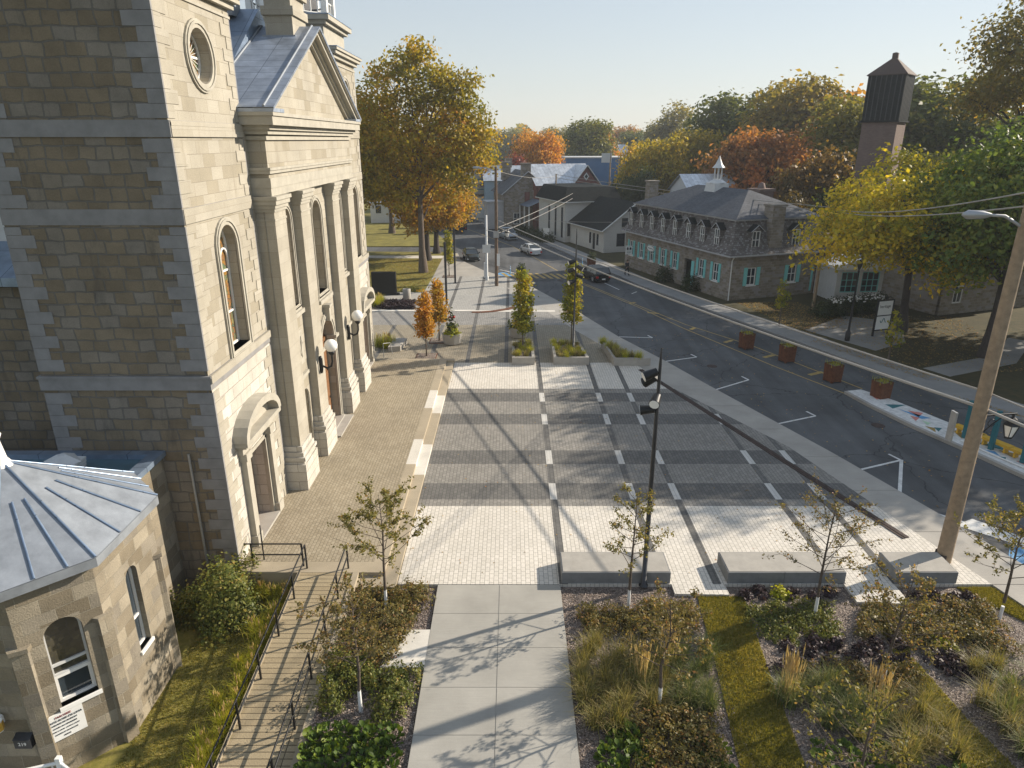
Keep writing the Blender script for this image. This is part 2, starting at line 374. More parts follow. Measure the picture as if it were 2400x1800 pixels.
# ------------------------------------------------------------------ the ground
CURB = [(22.5,9),(18.3,25.3),(16.34,31.6),(12.7,42.06),(11.07,47.0),(8.6,53.6),(5.9,62.8),(1.9,74.2),(-.4,78.8),(-3.2,82.8),(-6.8,91),(-9,104),(-13.2,120),(-21,141),(-33,172),(-47,210)]
INNER = [(20.2,9),(17.2,20.7),(16.07,25.4),(14.35,32.4),(10.0,42.06),(8.9,45.9),(5.3,55.4),(1.9,66.6),(-.6,73.0)]
FAR = [(37,12),(31.5,29),(29.1,35.9),(26.9,40.5),(22.6,52.1),(18.0,64.2),(14.05,74.4),(10.4,87.5),(3.5,112.6),(-3,130),(-9.6,146),(-21,174),(-34,210)]
WALK = [(39.5,13),(34,30),(31.5,36.8),(29.2,42.0),(24.9,53.5),(20.2,65.2),(16.3,75.4),(12.7,88.2),(5.9,113.4),(-.8,130.8),(-7.4,146.8),(-18.8,175),(-31.5,211)]
def xat(pl, y):
    for (x0,y0),(x1,y1) in zip(pl, pl[1:]):
        if y0 <= y <= y1: return x0+(x1-x0)*(y-y0)/(y1-y0)
    return pl[0][0] if y < pl[0][1] else pl[-1][0]
def strucP(name, pts, z1, m, z0=-.8):
    return tag(MB().prism(pts, z0, z1).build(name, m), kind='structure')
def quadstrip(A, B): return A + B[::-1]
g = MB(); g.poly([(-3000,-400,-.82),(3000,-400,-.82),(3000,5000,-.82),(-3000,5000,-.82)]); tag(g.build('ground', M['far']), kind='structure')
road = MB()
for i in range(len(CURB)-1):
    pass
rp = CURB + FAR[::-1]
tag(MB().prism(rp, -.8, -.13).build('road', M['asphalt']), kind='structure')
tag(MB().prism([(-20.5,98.6),(-7.8,98.0),(-8.6,103.2),(-21,103.6),(-70,104),(-70,99)], -.8, -.126).build('side_road', M['asphalt']), kind='structure')
tag(MB().prism(FAR + WALK[::-1], -.8, 0).build('sidewalk', M['walk']), kind='structure')
tag(MB().prism(WALK + [(-31.5,320),(420,320),(420,13)], -.8, -.02).build('yard', M['dirt']), kind='structure')
# concrete border strip along the plaza with cross joints cut as gaps
st = MB(); ys = [9,13,17,20.7,24.2,27.7,31.2,34.7,38.2,41.7,45.2,48.8,52.4,56,60,64,68,73]
for a, b in zip(ys, ys[1:]):
    b2 = b - .03; sl = [p for p in (INNER, CURB)]
    mids = sorted([y for pl in (INNER, CURB) for (_, y) in pl if a < y < b2])
    yy = [a] + mids + [b2]
    st.prism([(xat(INNER,y),y) for y in yy] + [(xat(CURB,y),y) for y in yy[::-1]], -.8, .0)
tag(st.build('border_strip', M['strip']), kind='structure')
# plaza: bands and stripes of pavers
def clip(poly, a, b):   # keep the left of a->b (x smaller side)
    out = []; n = len(poly)
    def side(p): return (b[0]-a[0])*(p[1]-a[1])-(b[1]-a[1])*(p[0]-a[0])
    for i in range(n):
        p, q = poly[i], poly[(i+1)%n]; sp, sq = side(p), side(q)
        if sp >= 0: out.append(p)
        if sp*sq < 0:
            t = sp/(sp-sq); out.append((p[0]+(q[0]-p[0])*t, p[1]+(q[1]-p[1])*t))
    return out
PM = [M['pav_white'], M['pav_mid'], M['pav_dark'], M['pav_slab'], M['pav_tan'], M['pav_lane'], M['pav_grey']]
rows = [(20.7,26.26,'w'),(26.26,26.84,'m'),(26.84,28.36,'d'),(28.36,30.36,'m'),(30.36,31.93,'d'),(31.93,35.34,'m'),(35.34,36.89,'d'),(36.89,38.89,'m'),(38.89,40.42,'d'),(40.42,41.17,'m'),(41.17,46.6,'w'),(46.6,57.2,'t'),(57.2,62.0,'l'),(62.6,79.5,'g')]
stripes = [1.70, 5.25, 7.20, 11.68, 13.66]
farstr = [-10.2, -6.1, -3.37, -.58, 1.70]
pz = MB()
for y0, y1, k in rows:
    ss = stripes if y0 < 46 else farstr + stripes[1:]
    x0 = -4.1 if y1 < 46.61 else (-16 if k in 'tl' else -9.2)
    cuts = sorted([x0, 30] + [s for s in ss if s > x0] + [s+.31 for s in ss if s > x0])
    yy = [y0] + sorted(y for _, y in INNER if y0 < y < y1) + [y1]
    for ya, yb in zip(yy, yy[1:]):
        a, b = (xat(INNER, ya), ya), (xat(INNER, yb), yb)
        if k == 'g' and ya >= 73: a, b = (xat(CURB, ya)-.0, ya), (xat(CURB, yb), yb)
        if k == 'g' and ya < 73 < yb: pass
        for xa, xb in zip(cuts, cuts[1:]):
            stripe = any(abs(xa-s) < 1e-6 for s in ss)
            p = clip([(xa,ya),(xb,ya),(xb,yb),(xa,yb)], a, b)
            if len(p) < 3: continue
            if stripe: mi = 3 if k == 'd' else (2 if not (k == 'l' and xa < -5) else 5)
            else: mi = {'w':0,'m':1,'d':2,'t':4,'l':5,'g':6}[k]
            pz.poly([(q[0],q[1],0) for q in p], mi)
# skirt under the plaza's near edge
pz.poly([(-4.1,20.7,-.6),(17.2,20.7,-.6),(17.2,20.7,0),(-4.1,20.7,0)], 0)
tag(pz.build('plaza', PM), kind='structure')
cb = MB()   # low concrete kerb along the lane, ending in the rusty curved edge
cb.prism([(-30,62.0),(-4.4,62.0),(-3.3,62.0),(-3.5,62.6),(-30,62.6)], -.5, .05); cb.prism([(-3.3,62.0),(4,62.0),(4,62.6),(-3.5,62.6)], -.5, .003)
tag(cb.build('lane_curb', M['palec']), kind='structure')
rb = MB(); pts = [(-3.7,61.85),(-2.9,61.78),(-1.8,62.1),(-.6,62.9),(.35,63.9)]
for a, b in zip(pts, pts[1:]):
    d = Vector((b[0]-a[0], b[1]-a[1], 0)).normalized(); n = Vector((-d.y, d.x, 0))*.28
    rb.prism([(a[0]-n.x,a[1]-n.y),(b[0]-n.x,b[1]-n.y),(b[0]+n.x,b[1]+n.y),(a[0]+n.x,a[1]+n.y)], 0.004, .035)
tag(rb.build('tactile_plate', M['corten']), 'curved rust coloured tactile plate at the lane crossing', 'tactile plate')
# sidewalk from the plaza up to the side street, park lawn, walk across the park
sw = [(-9.2,79.5),(xat(CURB,79.5),79.5),(-3.2,82.8),(-6.8,91),(-7.6,96.8),(-9.4,96.9)]
strucP('park_sidewalk', sw, 0, M['strip'])
strucP('park_lawn', [(-9.2,70.6),(-9.3,92.4),(-70,93.4),(-70,71.5)], -.01, M['lawn'])
strucP('far_lawn', [(-9.4,94.6),(-9.5,98),(-20.5,98.4),(-70,98.9),(-70,95.6)], -.012, M['lawn'])
strucP('park_walk', [(-9.3,92.4),(-9.4,94.6),(-70,95.6),(-70,93.4)], .0, M['palec'])
strucP('lower_walk', [(-9.2,66.8),(-9.2,70.6),(-70,71.5),(-70,66.9)], 0, M['strip'])
strucP('flower_bed', [(-9.2,62.6),(-9.2,66.8),(-30,66.8),(-30,62.6)], -.02, M['mulch'])
strucP('lane', [(-16,57.2),(-16,62.0),(-70,62.0),(-70,57.0)], -.003, M['pav_lane'])
strucP('church_side_lawn', [(-16,46.6),(-16,57.2),(-70,57.0),(-70,46.6)], -.02, M['lawn'])
strucP('north_lawn', [(-21,103.6),(-9,104),(-13.2,120),(-21,141),(-33,172),(-47,210),(-80,320),(-300,320),(-300,104)], -.02, M['lawn'])
strucP('west_field', [(-70,-20),(-70,104),(-300,104),(-300,-20)], -.02, M['far'])
# church forecourt, steps, ramp
fc = MB()
fc.prism([(-10.6,21.6),(-5.1,21.6),(-5.1,46.2),(-10.6,46.2)], -.6, .32, 0)
fc.prism([(-10.6,46.2),(-4.1,46.2),(-4.1,46.62),(-10.6,46.62)], -.5, .30, 1)
fc.prism([(-10.6,20.95),(-5.1,20.95),(-5.1,21.6),(-10.6,21.6)], -.6, .325, 1)
def run(x0, x1, z, segs):
    for a, b, mi in segs: fc.prism([(x0,a),(x1,a),(x1,b),(x0,b)], -.5, z, mi)
run(-5.1, -4.62, .325, [(20.95,29.7,1),(29.7,32.6,2),(32.6,37.0,1),(37.0,40.0,2),(40.0,46.2,1)])
run(-4.62, -4.12, .165, [(20.3,28.9,1),(28.9,32.3,2),(32.3,36.6,1),(36.6,39.5,2),(39.5,46.2,1)])
fc.prism([(-5.62,20.3),(-4.62,20.3),(-4.62,20.95),(-5.62,20.95)], -.5, .165, 1)
tag(fc.build('forecourt', [M['pav_court'], M['beige'], M['palec']]), kind='structure')
rm = MB(); rx0, rx1 = -7.62, -5.72
rm.prism([(rx0,8,-.42),(rx1,8,-.42),(rx1,13.0,-.34),(rx1,20.95,.318),(rx0,20.95,.318),(rx0,13.0,-.34)], -1.0, 0)
tag(rm.build('ramp', M['boards']), kind='structure')
re = MB()
re.prism([(rx1,8,-.33),(rx1+.2,8,-.33),(rx1+.2,13,-.25),(rx1+.2,20.95,.36),(rx1,20.95,.36),(rx1,13,-.25)], -1.0, 0)
re.prism([(rx0-.1,8,-.36),(rx0,8,-.36),(rx0,13,-.28),(rx0,20.95,.33),(rx0-.1,20.95,.33),(rx0-.1,13,-.28)], -1.0, 0)
tag(re.build('ramp_curb', M['beige']), kind='structure')
strucP('church_lawn', [(-30,-5),(rx0-.1,-5),(rx0-.1,20.95),(-12,20.95),(-12,22.4),(-30,22.4)], -.5, M['lawngreen'], -.8)
# main path
pp = MB(); js = [5.9,7.55,9.2,10.85,12.5,14.1,15.8,17.45,19.1,20.68]
for a, b in zip(js, js[1:]):
    for xa, xb in ((-2.65,-.46),(-.44,1.73)):
        pp.prism([(xa,a+.008),(xb,a+.008),(xb,b-.008),(xa,b-.008)], -.6, -.006)
pp.prism([(-2.64,5),(1.72,5),(1.72,20.69),(-2.64,20.69)], -.6, -.02)
tag(pp.build('path', M['path']), kind='structure')
strucP('pad', [(-4.0,16.6),(-2.655,16.6),(-2.655,18.3),(-3.75,18.3)], -.012, M['palec'], -.6)
strucP('left_bed', [(rx1+.2,-5),(-2.66,-5),(-2.66,20.69),(-4.1,20.69),(-4.1,20.29),(rx1+.2,20.29)], -.11, M['mulch'])
strucP('right_bed', [(1.74,-5),(27,-5),(22.5,9),(20.2,9),(17.2,20.68),(1.74,20.68)], -.11, M['mulch'])
# plaza tongues that run between the benches
tg = MB()
tg.prism([(5.72,20.15),(7.62,20.1),(7.62,20.7),(5.72,20.7)], -.6, .0, 0)
tg.prism([(11.9,19.7),(13.7,19.6),(13.7,20.7),(11.9,20.7)], -.6, .0, 0)
tag(tg.build('plaza_tongue', [M['pav_white']]), kind='structure')
LAWN1 = [(6.5,20.1),(8.1,20.1),(7.95,18.5),(7.75,16.6),(7.5,13.1),(7.2,9),(5.2,9),(5.8,13.1),(6.2,16.6)]
LAWN2 = [(12.2,19.55),(13.3,19.5),(12.4,17.2),(12.6,14.6),(13.6,9),(11.6,9),(11.4,13)]
LAWN3 = [(15.9,20.6),(17.2,20.6),(18.7,15),(17.4,18.2)]
strucP('lawn_strip', LAWN1, -.085, M['lawngreen'], -.2)
strucP('lawn_strip', LAWN2, -.085, M['lawngreen'], -.2)
strucP('lawn_strip', LAWN3, -.085, M['lawngreen'], -.2)
# painted road markings: sheets 4 mm above the road
def line(mb, pts, w, z=-.126, mi=0):
    for a, b in zip(pts, pts[1:]):
        d = Vector((b[0]-a[0], b[1]-a[1])).normalized(); n = Vector((-d.y, d.x))*w/2
        mb.poly([(a[0]-n.x,a[1]-n.y,z),(b[0]-n.x,b[1]-n.y,z),(b[0]+n.x,b[1]+n.y,z),(a[0]+n.x,a[1]+n.y,z)], mi)
ml = MB()
for a, b in [((12.97,41.25),(15.84,43.25)),((14.82,35.62),(17.66,36.89)),((16.77,29.92),(19.5,31.05)),((11.1,47.3),(13.65,48.35)),((8.7,53.9),(11.4,53.6))]:
    line(ml, [a, b], .13)
    d = Vector((-.33,.944)); line(ml, [(b[0]-d.x*.0,b[1]-d.y*.0),(b[0]+d.x*.75,b[1]+d.y*.75)], .13, -.122)
line(ml, [(19.56,31.1),(17.6,27.6)], .16)
line(ml, [(18.2,25.9),(20.6,23.6),(23.2,20.8)], .12)
line(ml, [(11.5,72.5),(10.4,76.2)], .12); line(ml, [(12.5,70.5),(13.2,71.5)], .12)
line(ml, [(-8.2,86),(-6.9,90.2)], .12); line(ml, [(-1.5,84.6),(.8,81.6)], .2)
tag(ml.build('white_marking', M['pwhite']), kind='structure')
yl = MB()
line(yl, [(21.1,40.6),(18.6,46.2),(14.58,56.7),(12.2,64.2),(7.7,76.0),(7.2,77.6)], .12); line(yl, [(5.6,83.8),(2.9,94.4),(0,104.5),(-5,118),(-11.5,134),(-27,172)], .12)
line(yl, [(22.6,41.5),(18.7,51.4),(15.1,57.8),(12.5,64.4),(8.0,76.1)], .12, -.122)
for i in range(4):
    t = i/3; x = 20.4+(15.2-20.4)*t; y = 44.5+(56.4-44.5)*t
    line(yl, [(x-.1,y-.25),(x+1.1-.6*t,y+.4)], .34, -.118)
for i, (a, b) in enumerate([((12.6,62.2),(13.6,61.8)),((11.5,66),(12.2,66.4))]): line(yl, [a, b], .4, -.118)
for i in range(13):
    t = i/12; x = -.3+(9.6+.3)*t; y = 80.7 - .9*t
    line(yl, [(x,y-1.5),(x-.9,y+1.7)], .42, -.118)
tag(yl.build('yellow_marking', M['pyellow']), kind='structure')
bl = MB(); bl.poly([(-2.4,81.0,-.12),(.3,79.9,-.12),(.2,81.6,-.12),(-1.2,83.0,-.12)]); bl.poly([(18.9,22.3,-.12),(21.2,21.0,-.12),(20.9,22.3,-.12),(19.8,23.5,-.12)]); tag(bl.build('blue_marking', M['pblue']), kind='structure')
wp = MB(); wp.poly([(-.6,76.6,-.121),(1.9,74.9,-.121),(2.7,76.2,-.121),(1.2,78.3,-.121)]); wp.poly([(18.5,24.9,-.121),(20.6,22.9,-.121),(21.3,23.2,-.121),(19.5,25.4,-.121)]); wp.poly([(20.2,20.4,-.121),(22.6,18.4,-.121),(22.9,19.6,-.121),(21.0,20.9,-.121)]); tag(wp.build('white_patch', M['pwhite']), kind='structure')
# painted traffic island
IL = [(21.22,40.64),(21.64,38.33),(22.49,35.07),(23.49,32.26),(24.6,28.6),(25.9,24.6),(27.5,20)]
IU = [(22.2,40.9),(23.33,38.91),(24.22,36.38),(24.97,34.3),(26.27,31.0),(28.2,26),(30.2,20.5)]
isl = MB(); isl.prism(IL + IU[::-1], -.5, .05, 0)
tag(isl.build('traffic_island', [M['pwhite']]), kind='structure')
k = MB(); kc = [(x-.22, y-.06) for x, y in IL]
k.prism(IL + kc[::-1], -.5, .046); tag(k.build('island_curb', M['strip']), kind='structure')
tri = {'ppink': [((22.3,39.6),(22.8,39.3),(22.3,39.1)),((23.2,37.3),(23.9,36.9),(23.3,36.3)),((22.9,36.5),(23.3,36.2),(22.8,35.7)),((23.7,34.3),(24.0,34.2),(23.5,33.5)),((24.9,30.6),(25.9,30.2),(25.2,29.6))],
       'pteal': [((22.4,38.3),(23.6,38.2),(22.5,37.6)),((24.2,32.9),(25.3,32.5),(25.3,31.6)),((23.3,34.8),(23.7,34.7),(23.2,34.2)),((25.3,28.0),(27.4,27.3),(26.0,26.6)),((24.4,31.1),(24.7,31.0),(24.4,30.6))],
       'pblue': [((22.8,37.5),(23.9,36.1),(23.3,36.0)),((24.2,31.9),(24.6,31.7),(24.5,31.1)),((26,25.9),(27.9,25.4),(26.6,24.5))],
       'pyellow': [((24.1,34.5),(24.9,33.6),(23.9,33.3)),((24.9,31.9),(25.7,31.3),(25.0,31.0)),((22.9,35.0),(23.3,34.7),(23.0,34.1))],
       'pmint': [((23.2,35.8),(23.5,35.4),(23.1,35.1)),((26.4,28.9),(27.0,28.5),(26.5,28.1))]}
for kk, ts in tri.items():
    mb = MB()
    for t in ts: mb.poly([(x, y, .054) for x, y in t])
    tag(mb.build('painted_triangle', M[kk]), kind='structure')
# rusty inlaid line across the plaza
rl = MB(); a, b = Vector((8.9,45.0)), Vector((15.75,23.7)); d = (b-a).normalized(); n = Vector((-d.y, d.x))*.17
rl.prism([tuple(a-n), tuple(b-n), tuple(b+n), tuple(a+n)], .004, .03); n2 = n*.25
rl2 = [tuple(a-n2), tuple(b-n2), tuple(b+n2), tuple(a+n2)]; rl.prism(rl2, .028, .045)
tag(rl.build('inlaid_rail', M['rustdark']), 'long dark rusted rail set diagonally in the plaza paving', 'inlaid rail')
# ------------------------------------------------------------------ walls with openings
def outline(op, w=0.0, seg=12):
    k = op['k']; u0, u1, v0 = op['u0']+w, op['u1']-w, op['v0']+w
    if k == 'rect': return [(u0,v0),(u1,v0),(u1,op['v1']-w),(u0,op['v1']-w)]
    if k == 'circ':
        uc = (u0+u1)/2; r = (u1-u0)/2; vc = op['v0']+(op['u1']-op['u0'])/2
        return [(uc+r*math.cos(2*math.pi*i/24-math.pi/2), vc+r*math.sin(2*math.pi*i/24-math.pi/2)) for i in range(24)]
    uc = (u0+u1)/2; r = (u1-u0)/2; h = op.get('h', (op['u1']-op['u0'])/2) - w; vs = op['vs']
    return [(u0,v0),(u1,v0)] + [(uc+r*math.cos(math.pi*i/seg), vs+h*math.sin(math.pi*i/seg)) for i in range(seg+1)]
def bbox(op):
    o = outline(op); return min(p[0] for p in o), max(p[0] for p in o), min(p[1] for p in o), max(p[1] for p in o)
def wall_open(mb, f, u0, u1, v0, v1, ops, depth=.25, mi=0, mir=None):
    mir = mi if mir is None else mir
    us = {u0, u1}; vs = {v0, v1}; bb = [bbox(o) for o in ops]
    for b in bb: us |= {b[0], b[1]}; vs |= {b[2], b[3]}
    us = sorted(u for u in us if u0-1e-6 <= u <= u1+1e-6); vs = sorted(v for v in vs if v0-1e-6 <= v <= v1+1e-6)
    for ua, ub in zip(us, us[1:]):
        for va, vb in zip(vs, vs[1:]):
            if ub-ua < 1e-5 or vb-va < 1e-5: continue
            uc, vc = (ua+ub)/2, (va+vb)/2
            if any(b[0] < uc < b[1] and b[2] < vc < b[3] for b in bb): continue
            mb.poly([f(ua,va,0), f(ub,va,0), f(ub,vb,0), f(ua,vb,0)], mi)
    for o, b in zip(ops, bb):
        ol = outline(o); n = len(ol)
        if o['k'] != 'rect':
            vm = (b[2]+b[3])/2 if o['k'] == 'circ' else o['vs']
            for i in range(n):
                p, q = ol[i], ol[(i+1)%n]
                if abs(p[0]-q[0]) < 1e-6: continue
                if min(p[1], q[1]) >= vm-1e-6: mb.poly([f(p[0],p[1],0), f(q[0],q[1],0), f(q[0],b[3],0), f(p[0],b[3],0)], mi)
                elif o['k'] == 'circ': mb.poly([f(p[0],p[1],0), f(q[0],q[1],0), f(q[0],b[2],0), f(p[0],b[2],0)], mi)
        for i in range(n):
            p, q = ol[i], ol[(i+1)%n]
            mb.poly([f(p[0],p[1],0), f(q[0],q[1],0), f(q[0],q[1],depth), f(p[0],p[1],depth)], mir)
def fbox(mb, f, ua, ub, va, vb, d0, d1, mi=0):
    mb.add([f(ua,va,d0),f(ub,va,d0),f(ub,vb,d0),f(ua,vb,d0),f(ua,va,d1),f(ub,va,d1),f(ub,vb,d1),f(ua,vb,d1)],
           [(0,1,2,3),(7,6,5,4),(0,4,5,1),(1,5,6,2),(2,6,7,3),(3,7,4,0)], mi)
def ring(mb, f, oa, ob, d0, d1, mi=0):
    n = len(oa)
    for i in range(n):
        j = (i+1)%n
        mb.poly([f(*oa[i],d0), f(*oa[j],d0), f(*ob[j],d0), f(*ob[i],d0)], mi)
        mb.poly([f(*ob[i],d0), f(*ob[j],d0), f(*ob[j],d1), f(*ob[i],d1)], mi)
        mb.poly([f(*oa[i],d0), f(*oa[j],d0), f(*oa[j],d1), f(*oa[i],d1)], mi)
def window(parent, f, op, d, fw=.07, mull=(), mf=None, mg=None, sill=None, name='window', trans=(), label=None):
    mb = MB(); ring(mb, f, outline(op), outline(op, fw), d-.07, d, 0)
    u0, u1, v0, v1 = bbox(op); t = .035
    for k in mull:
        u = u0+(u1-u0)*k; fbox(mb, f, u-t, u+t, v0+fw, (op['v1']-fw if op['k'] == 'rect' else (op['vs'] if op['k']=='arch' and abs(k-.5)>.2 else v1-fw-.02)), d-.065, d-.005)
    for k in trans:
        v = v0+(v1-v0)*k; fbox(mb, f, u0+fw, u1-fw, v-t, v+t, d-.06, d-.004)
    if sill: fbox(mb, f, u0-.06, u1+.06, v0-.1, v0, -sill, d-.01)
    w_ = mb.build(name, mf or M['white'], parent, True)
    if label: w_['label'] = label
    g_ = MB(); g_.poly([f(*p, d-.012) for p in outline(op, .01)]); g_.build('pane', mg or M['glass'], w_, True)
    return w_
def surround(parent, f, op, w, proud, m, name='surround', foot=0.0):
    mb = MB(); o2 = dict(op); oa = outline(dict(op), -w); ob = outline(op)
    if foot: oa = [(p[0], max(p[1], op['v0']-foot)) for p in oa]
    ring(mb, f, oa, ob, -proud, .02, 0)
    o3 = outline(dict(op), -w*.75); o4 = outline(dict(op), -w*.45)
    if op['k'] != 'rect': ring(mb, f, o3, o4, -proud-.04, -proud+.01, 0)
    return mb.build(name, m, parent, True)
# ------------------------------------------------------------------ the church
CH = thing('church', 'pale limestone church front with pediment and two square towers', 'church', (-10, 34.35, .3))
FX = lambda X: (lambda u, v, d: (X-d, u, v))       # walls facing +x
FYn = lambda Y: (lambda u, v, d: (u, Y+d, v))      # walls facing -y
def quoins(x0, x1, y0, y1, za, zb, h=.40):
    for (cx, sx) in ((x1, -1), (x0, 1)):
        for (cy, sy) in ((y0, 1), (y1, -1)):
            mb = MB(); z = za; i = 0
            while z < zb-.2:
                l, s = (.85, .48) if i % 2 == 0 else (.48, .85)
                zt = min(z+h, zb) - .012; p = .02
                mb.box(cx + p*-sx, cx + sx*l, cy - sy*p, cy + sy*.06, z, zt, 0)
                mb.box(cx + p*-sx, cx + sx*.06, cy + sy*.06, cy + sy*s, z, zt, 1)
                z += h; i += 1
            mb.box(cx - sx*.002, cx + sx*.03, cy - sy*.002, cy + sy*.03, za, zb-.02, 0)
            mb.build('quoins', [M['quoin'], M['ashlar_plain']], CH, True)
def band(mb, x0, x1, y0, y1, z0, z1, p, mi=0):
    mb.box(x0-p, x1+p, y0-p, y1+p, z0, z1, mi)
def tower(y0, y1):
    x0, x1 = -15.5, -10.0; yc = (y0+y1)/2; f = FX(x1)
    win = dict(k='arch', u0=yc-.78+.1, u1=yc+.78+.1, v0=7.85, vs=11.45)
    door = dict(k='rect', u0=yc-.95, u1=yc+.95, v0=.3, v1=3.75)
    rose = dict(k='circ', u0=yc-.82, u1=yc+.82, v0=16.7)
    mb = MB()
    wall_open(mb, f, y0, y1, 7.6, 19.3, [win, rose], .42, 0)
    mb.poly([(x0,y1,.0),(x0,y1,19.3),(x1,y1,19.3),(x1,y1,.0)], 2)
    mb.poly([(x0,y0,-.5),(x1,y0,-.5),(x1,y0,19.3),(x0,y0,19.3)], 1); mb.poly([(x0,y0,-.5),(x0,y1,-.5),(x0,y1,19.3),(x0,y0,19.3)], 1)
    mb.build('tower_wall', [M['ashlar'], M['rubble'], M['ashlar']], CH, True)
    lo = MB(); fl = FX(x1+.05); wall_open(lo, fl, y0-.0, y1+.0, -.3, 7.5, [door], .75, 0)
    lo.build('tower_base', M['ashlar_low'], CH, True)
    for za, zb, pp in ((7.85,12.5,.004),(13.05,15.05,.004),(15.6,19.2,.004),(.3,7.1,.055)): quoins(x0, x1+pp, y0, y1, za, zb)
    for za, zb, pp in ((12.55,13.02,.03),(15.08,15.55,.05),(7.2,7.6,.07)):
        b = MB(); band(b, x0, x1, y0, y1, za, zb, pp)
        if za < 8: b.box(x0-.1, x1+.12, y0-.1, y1+.1, 7.6, 7.68)
        b.build('string_course', M['quoin'], CH, True)
    b = MB(); b.box(x1+.02, x1+.055, y0+.0, y1, 12.56, 13.01); b.build('front_course', M['ashlar_plain'], CH, True)
    b = MB(); b.box(x1+.03, x1+.075, y0, y1, 15.09, 15.54); b.box(x1+.03,x1+.085,y0,y1,15.40,15.50); b.build('front_course', M['ashlar_plain'], CH, True)
    b = MB(); b.box(x1+.06, x1+.135, y0-.05, y1+.05, 7.42, 7.69); b.build('front_course', M['ashlar_plain'], CH, True)
    c = MB(); band(c, x0, x1, y0, y1, 19.3, 19.5, .18); band(c, x0, x1, y0, y1, 19.5, 19.68, .36); band(c, x0, x1, y0, y1, 19.68, 19.82, .46); band(c, x0, x1, y0, y1, 19.0, 19.08, .05)
    band(c, x0, x1, y0, y1, 19.82, 21.0, -.4); band(c, x0, x1, y0, y1, 21.0, 21.2, -.18); band(c, x0, x1, y0, y1, 21.2, 21.45, .02)
    c.build('tower_cornice', M['trim'], CH, True)
    t = MB(); band(t, x0, x1, y0, y1, 19.82, 19.86, .48); band(t, x0, x1, y0, y1, 21.45, 21.5, .05)
    t.build('tower_flashing', M['roofblue'], CH, True)
    bl = MB(); xc = (x0+x1)/2
    for k in range(8):
        a = math.pi/8 + k*math.pi/4; px, py = xc+2.3*math.cos(a), yc+2.3*math.sin(a)
        bl.box(px-.16, px+.16, py-.16, py+.16, 21.5, 25.2)
        a2 = a+math.pi/4; qx, qy = xc+2.3*math.cos(a2), yc+2.3*math.sin(a2)
        bl.tube([(px,py,22.4),(qx,qy,22.4)], .05, 4); bl.tube([(px,py,21.75),(qx,qy,21.75)], .05, 4)
        for t_ in (.25,.5,.75): bl.box(px+(qx-px)*t_-.03, px+(qx-px)*t_+.03, py+(qy-py)*t_-.03, py+(qy-py)*t_+.03, 21.75, 22.4)
    bl.lathe([(2.2,25.2),(2.7,25.3),(2.7,25.6),(2.3,25.7)], (xc,yc,0), 8, 0, False)
    bel = bl.build('belfry', M['white'], CH, True)
    cr = MB(); cr.lathe([(1.5,21.4),(1.5,25.1),(0,25.1)], (xc,yc,0), 8, 0, False); cr.build('belfry_core', M['darkgrey'], bel, True)
    dm = MB(); dm.lathe([(2.35,25.7),(2.2,26.6),(1.6,27.6),(.7,28.4),(.25,29.6),(.05,31.5),(0,31.5)], (xc,yc,0), 8, 0, False); dm.build('belfry_roof', M['roofblue'], bel, True)
    surround(CH, f, win, .27, .07, M['trim'], 'window_surround', .28)
    window(CH, f, win, .4, .08, (.5,), M['white'], M['stained'], .06, trans=(.28,.62))
    h = MB(); wi = win; n = 8   # twin lights under the arch
    for s in (-1, 1):
        uc = yc+.1+s*.37; pts = [(uc+.30*math.cos(math.pi*i/n), 11.0+.36*math.sin(math.pi*i/n)) for i in range(n+1)]
        h.tube([(x1-.33, p[0], p[1]) for p in pts], .045, 4)
    h.build('window_tracery', M['white'], CH, True)
    surround(CH, f, rose, .27, .07, M['trim'], 'rose_surround')
    r = window(CH, f, rose, .4, .07, (.5,), M['white'], M['stained'], name='rose_window', trans=(.5,))
    sp = MB()
    for k in range(24):
        a = 2*math.pi*k/24; sp.tube([(x1-.36, yc+.16*math.cos(a), 17.52+.16*math.sin(a)), (x1-.36, yc+.76*math.cos(a), 17.52+.76*math.sin(a))], .012, 3)
    sp.build('tracery', M['white'], r, True)
    # doorway with segmental pediment
    fl = FX(x1+.05)
    d = MB()
    for s in (-1, 1):
        u = yc+s*1.28; fbox(d, fl, u-.20, u+.20, .3, 3.9, -.22, 0); fbox(d, fl, u-.25, u+.25, .3, .75, -.27, 0); fbox(d, fl, u-.26, u+.26, 3.9, 4.2, -.28, 0)
        u = yc+s*1.0; fbox(d, fl, u-.06, u+.06, .3, 3.85, -.06, .1)
    fbox(d, fl, yc-1.06, yc+1.06, 3.76, 3.9, -.06, .05)
    fbox(d, fl, yc-1.62, yc+1.62, 4.2, 4.6, -.20, 0); fbox(d, fl, yc-1.85, yc+1.85, 4.6, 4.78, -.50, 0); fbox(d, fl, yc-1.75, yc+1.75, 4.5, 4.6, -.40, 0)
    d.build('door_surround', M['trim'], CH, True)
    p = MB(); seg = 12; W_ = 1.9; rise = 1.05
    def arc(w, z, rr): return [(yc + w*math.cos(math.pi-math.pi*i/seg)*1.0, z + rr*math.sin(math.pi*i/seg)) for i in range(seg+1)]
    oa, ia = arc(W_, 4.782, rise), arc(W_-.28, 4.782, rise-.3)
    for i in range(seg):
        for (a0, a1, dd) in ((oa, ia, -.52),): p.poly([fl(*a0[i],dd), fl(*a0[i+1],dd), fl(*a1[i+1],dd), fl(*a1[i],dd)])
        p.poly([fl(*oa[i],-.52), fl(*oa[i+1],-.52), fl(*oa[i+1],0), fl(*oa[i],0)]); p.poly([fl(*ia[i],-.52), fl(*ia[i+1],-.52), fl(*ia[i+1],0), fl(*ia[i],0)])
    p.poly([fl(*q,-.1) for q in arc(W_-.28, 4.782, rise-.3)])
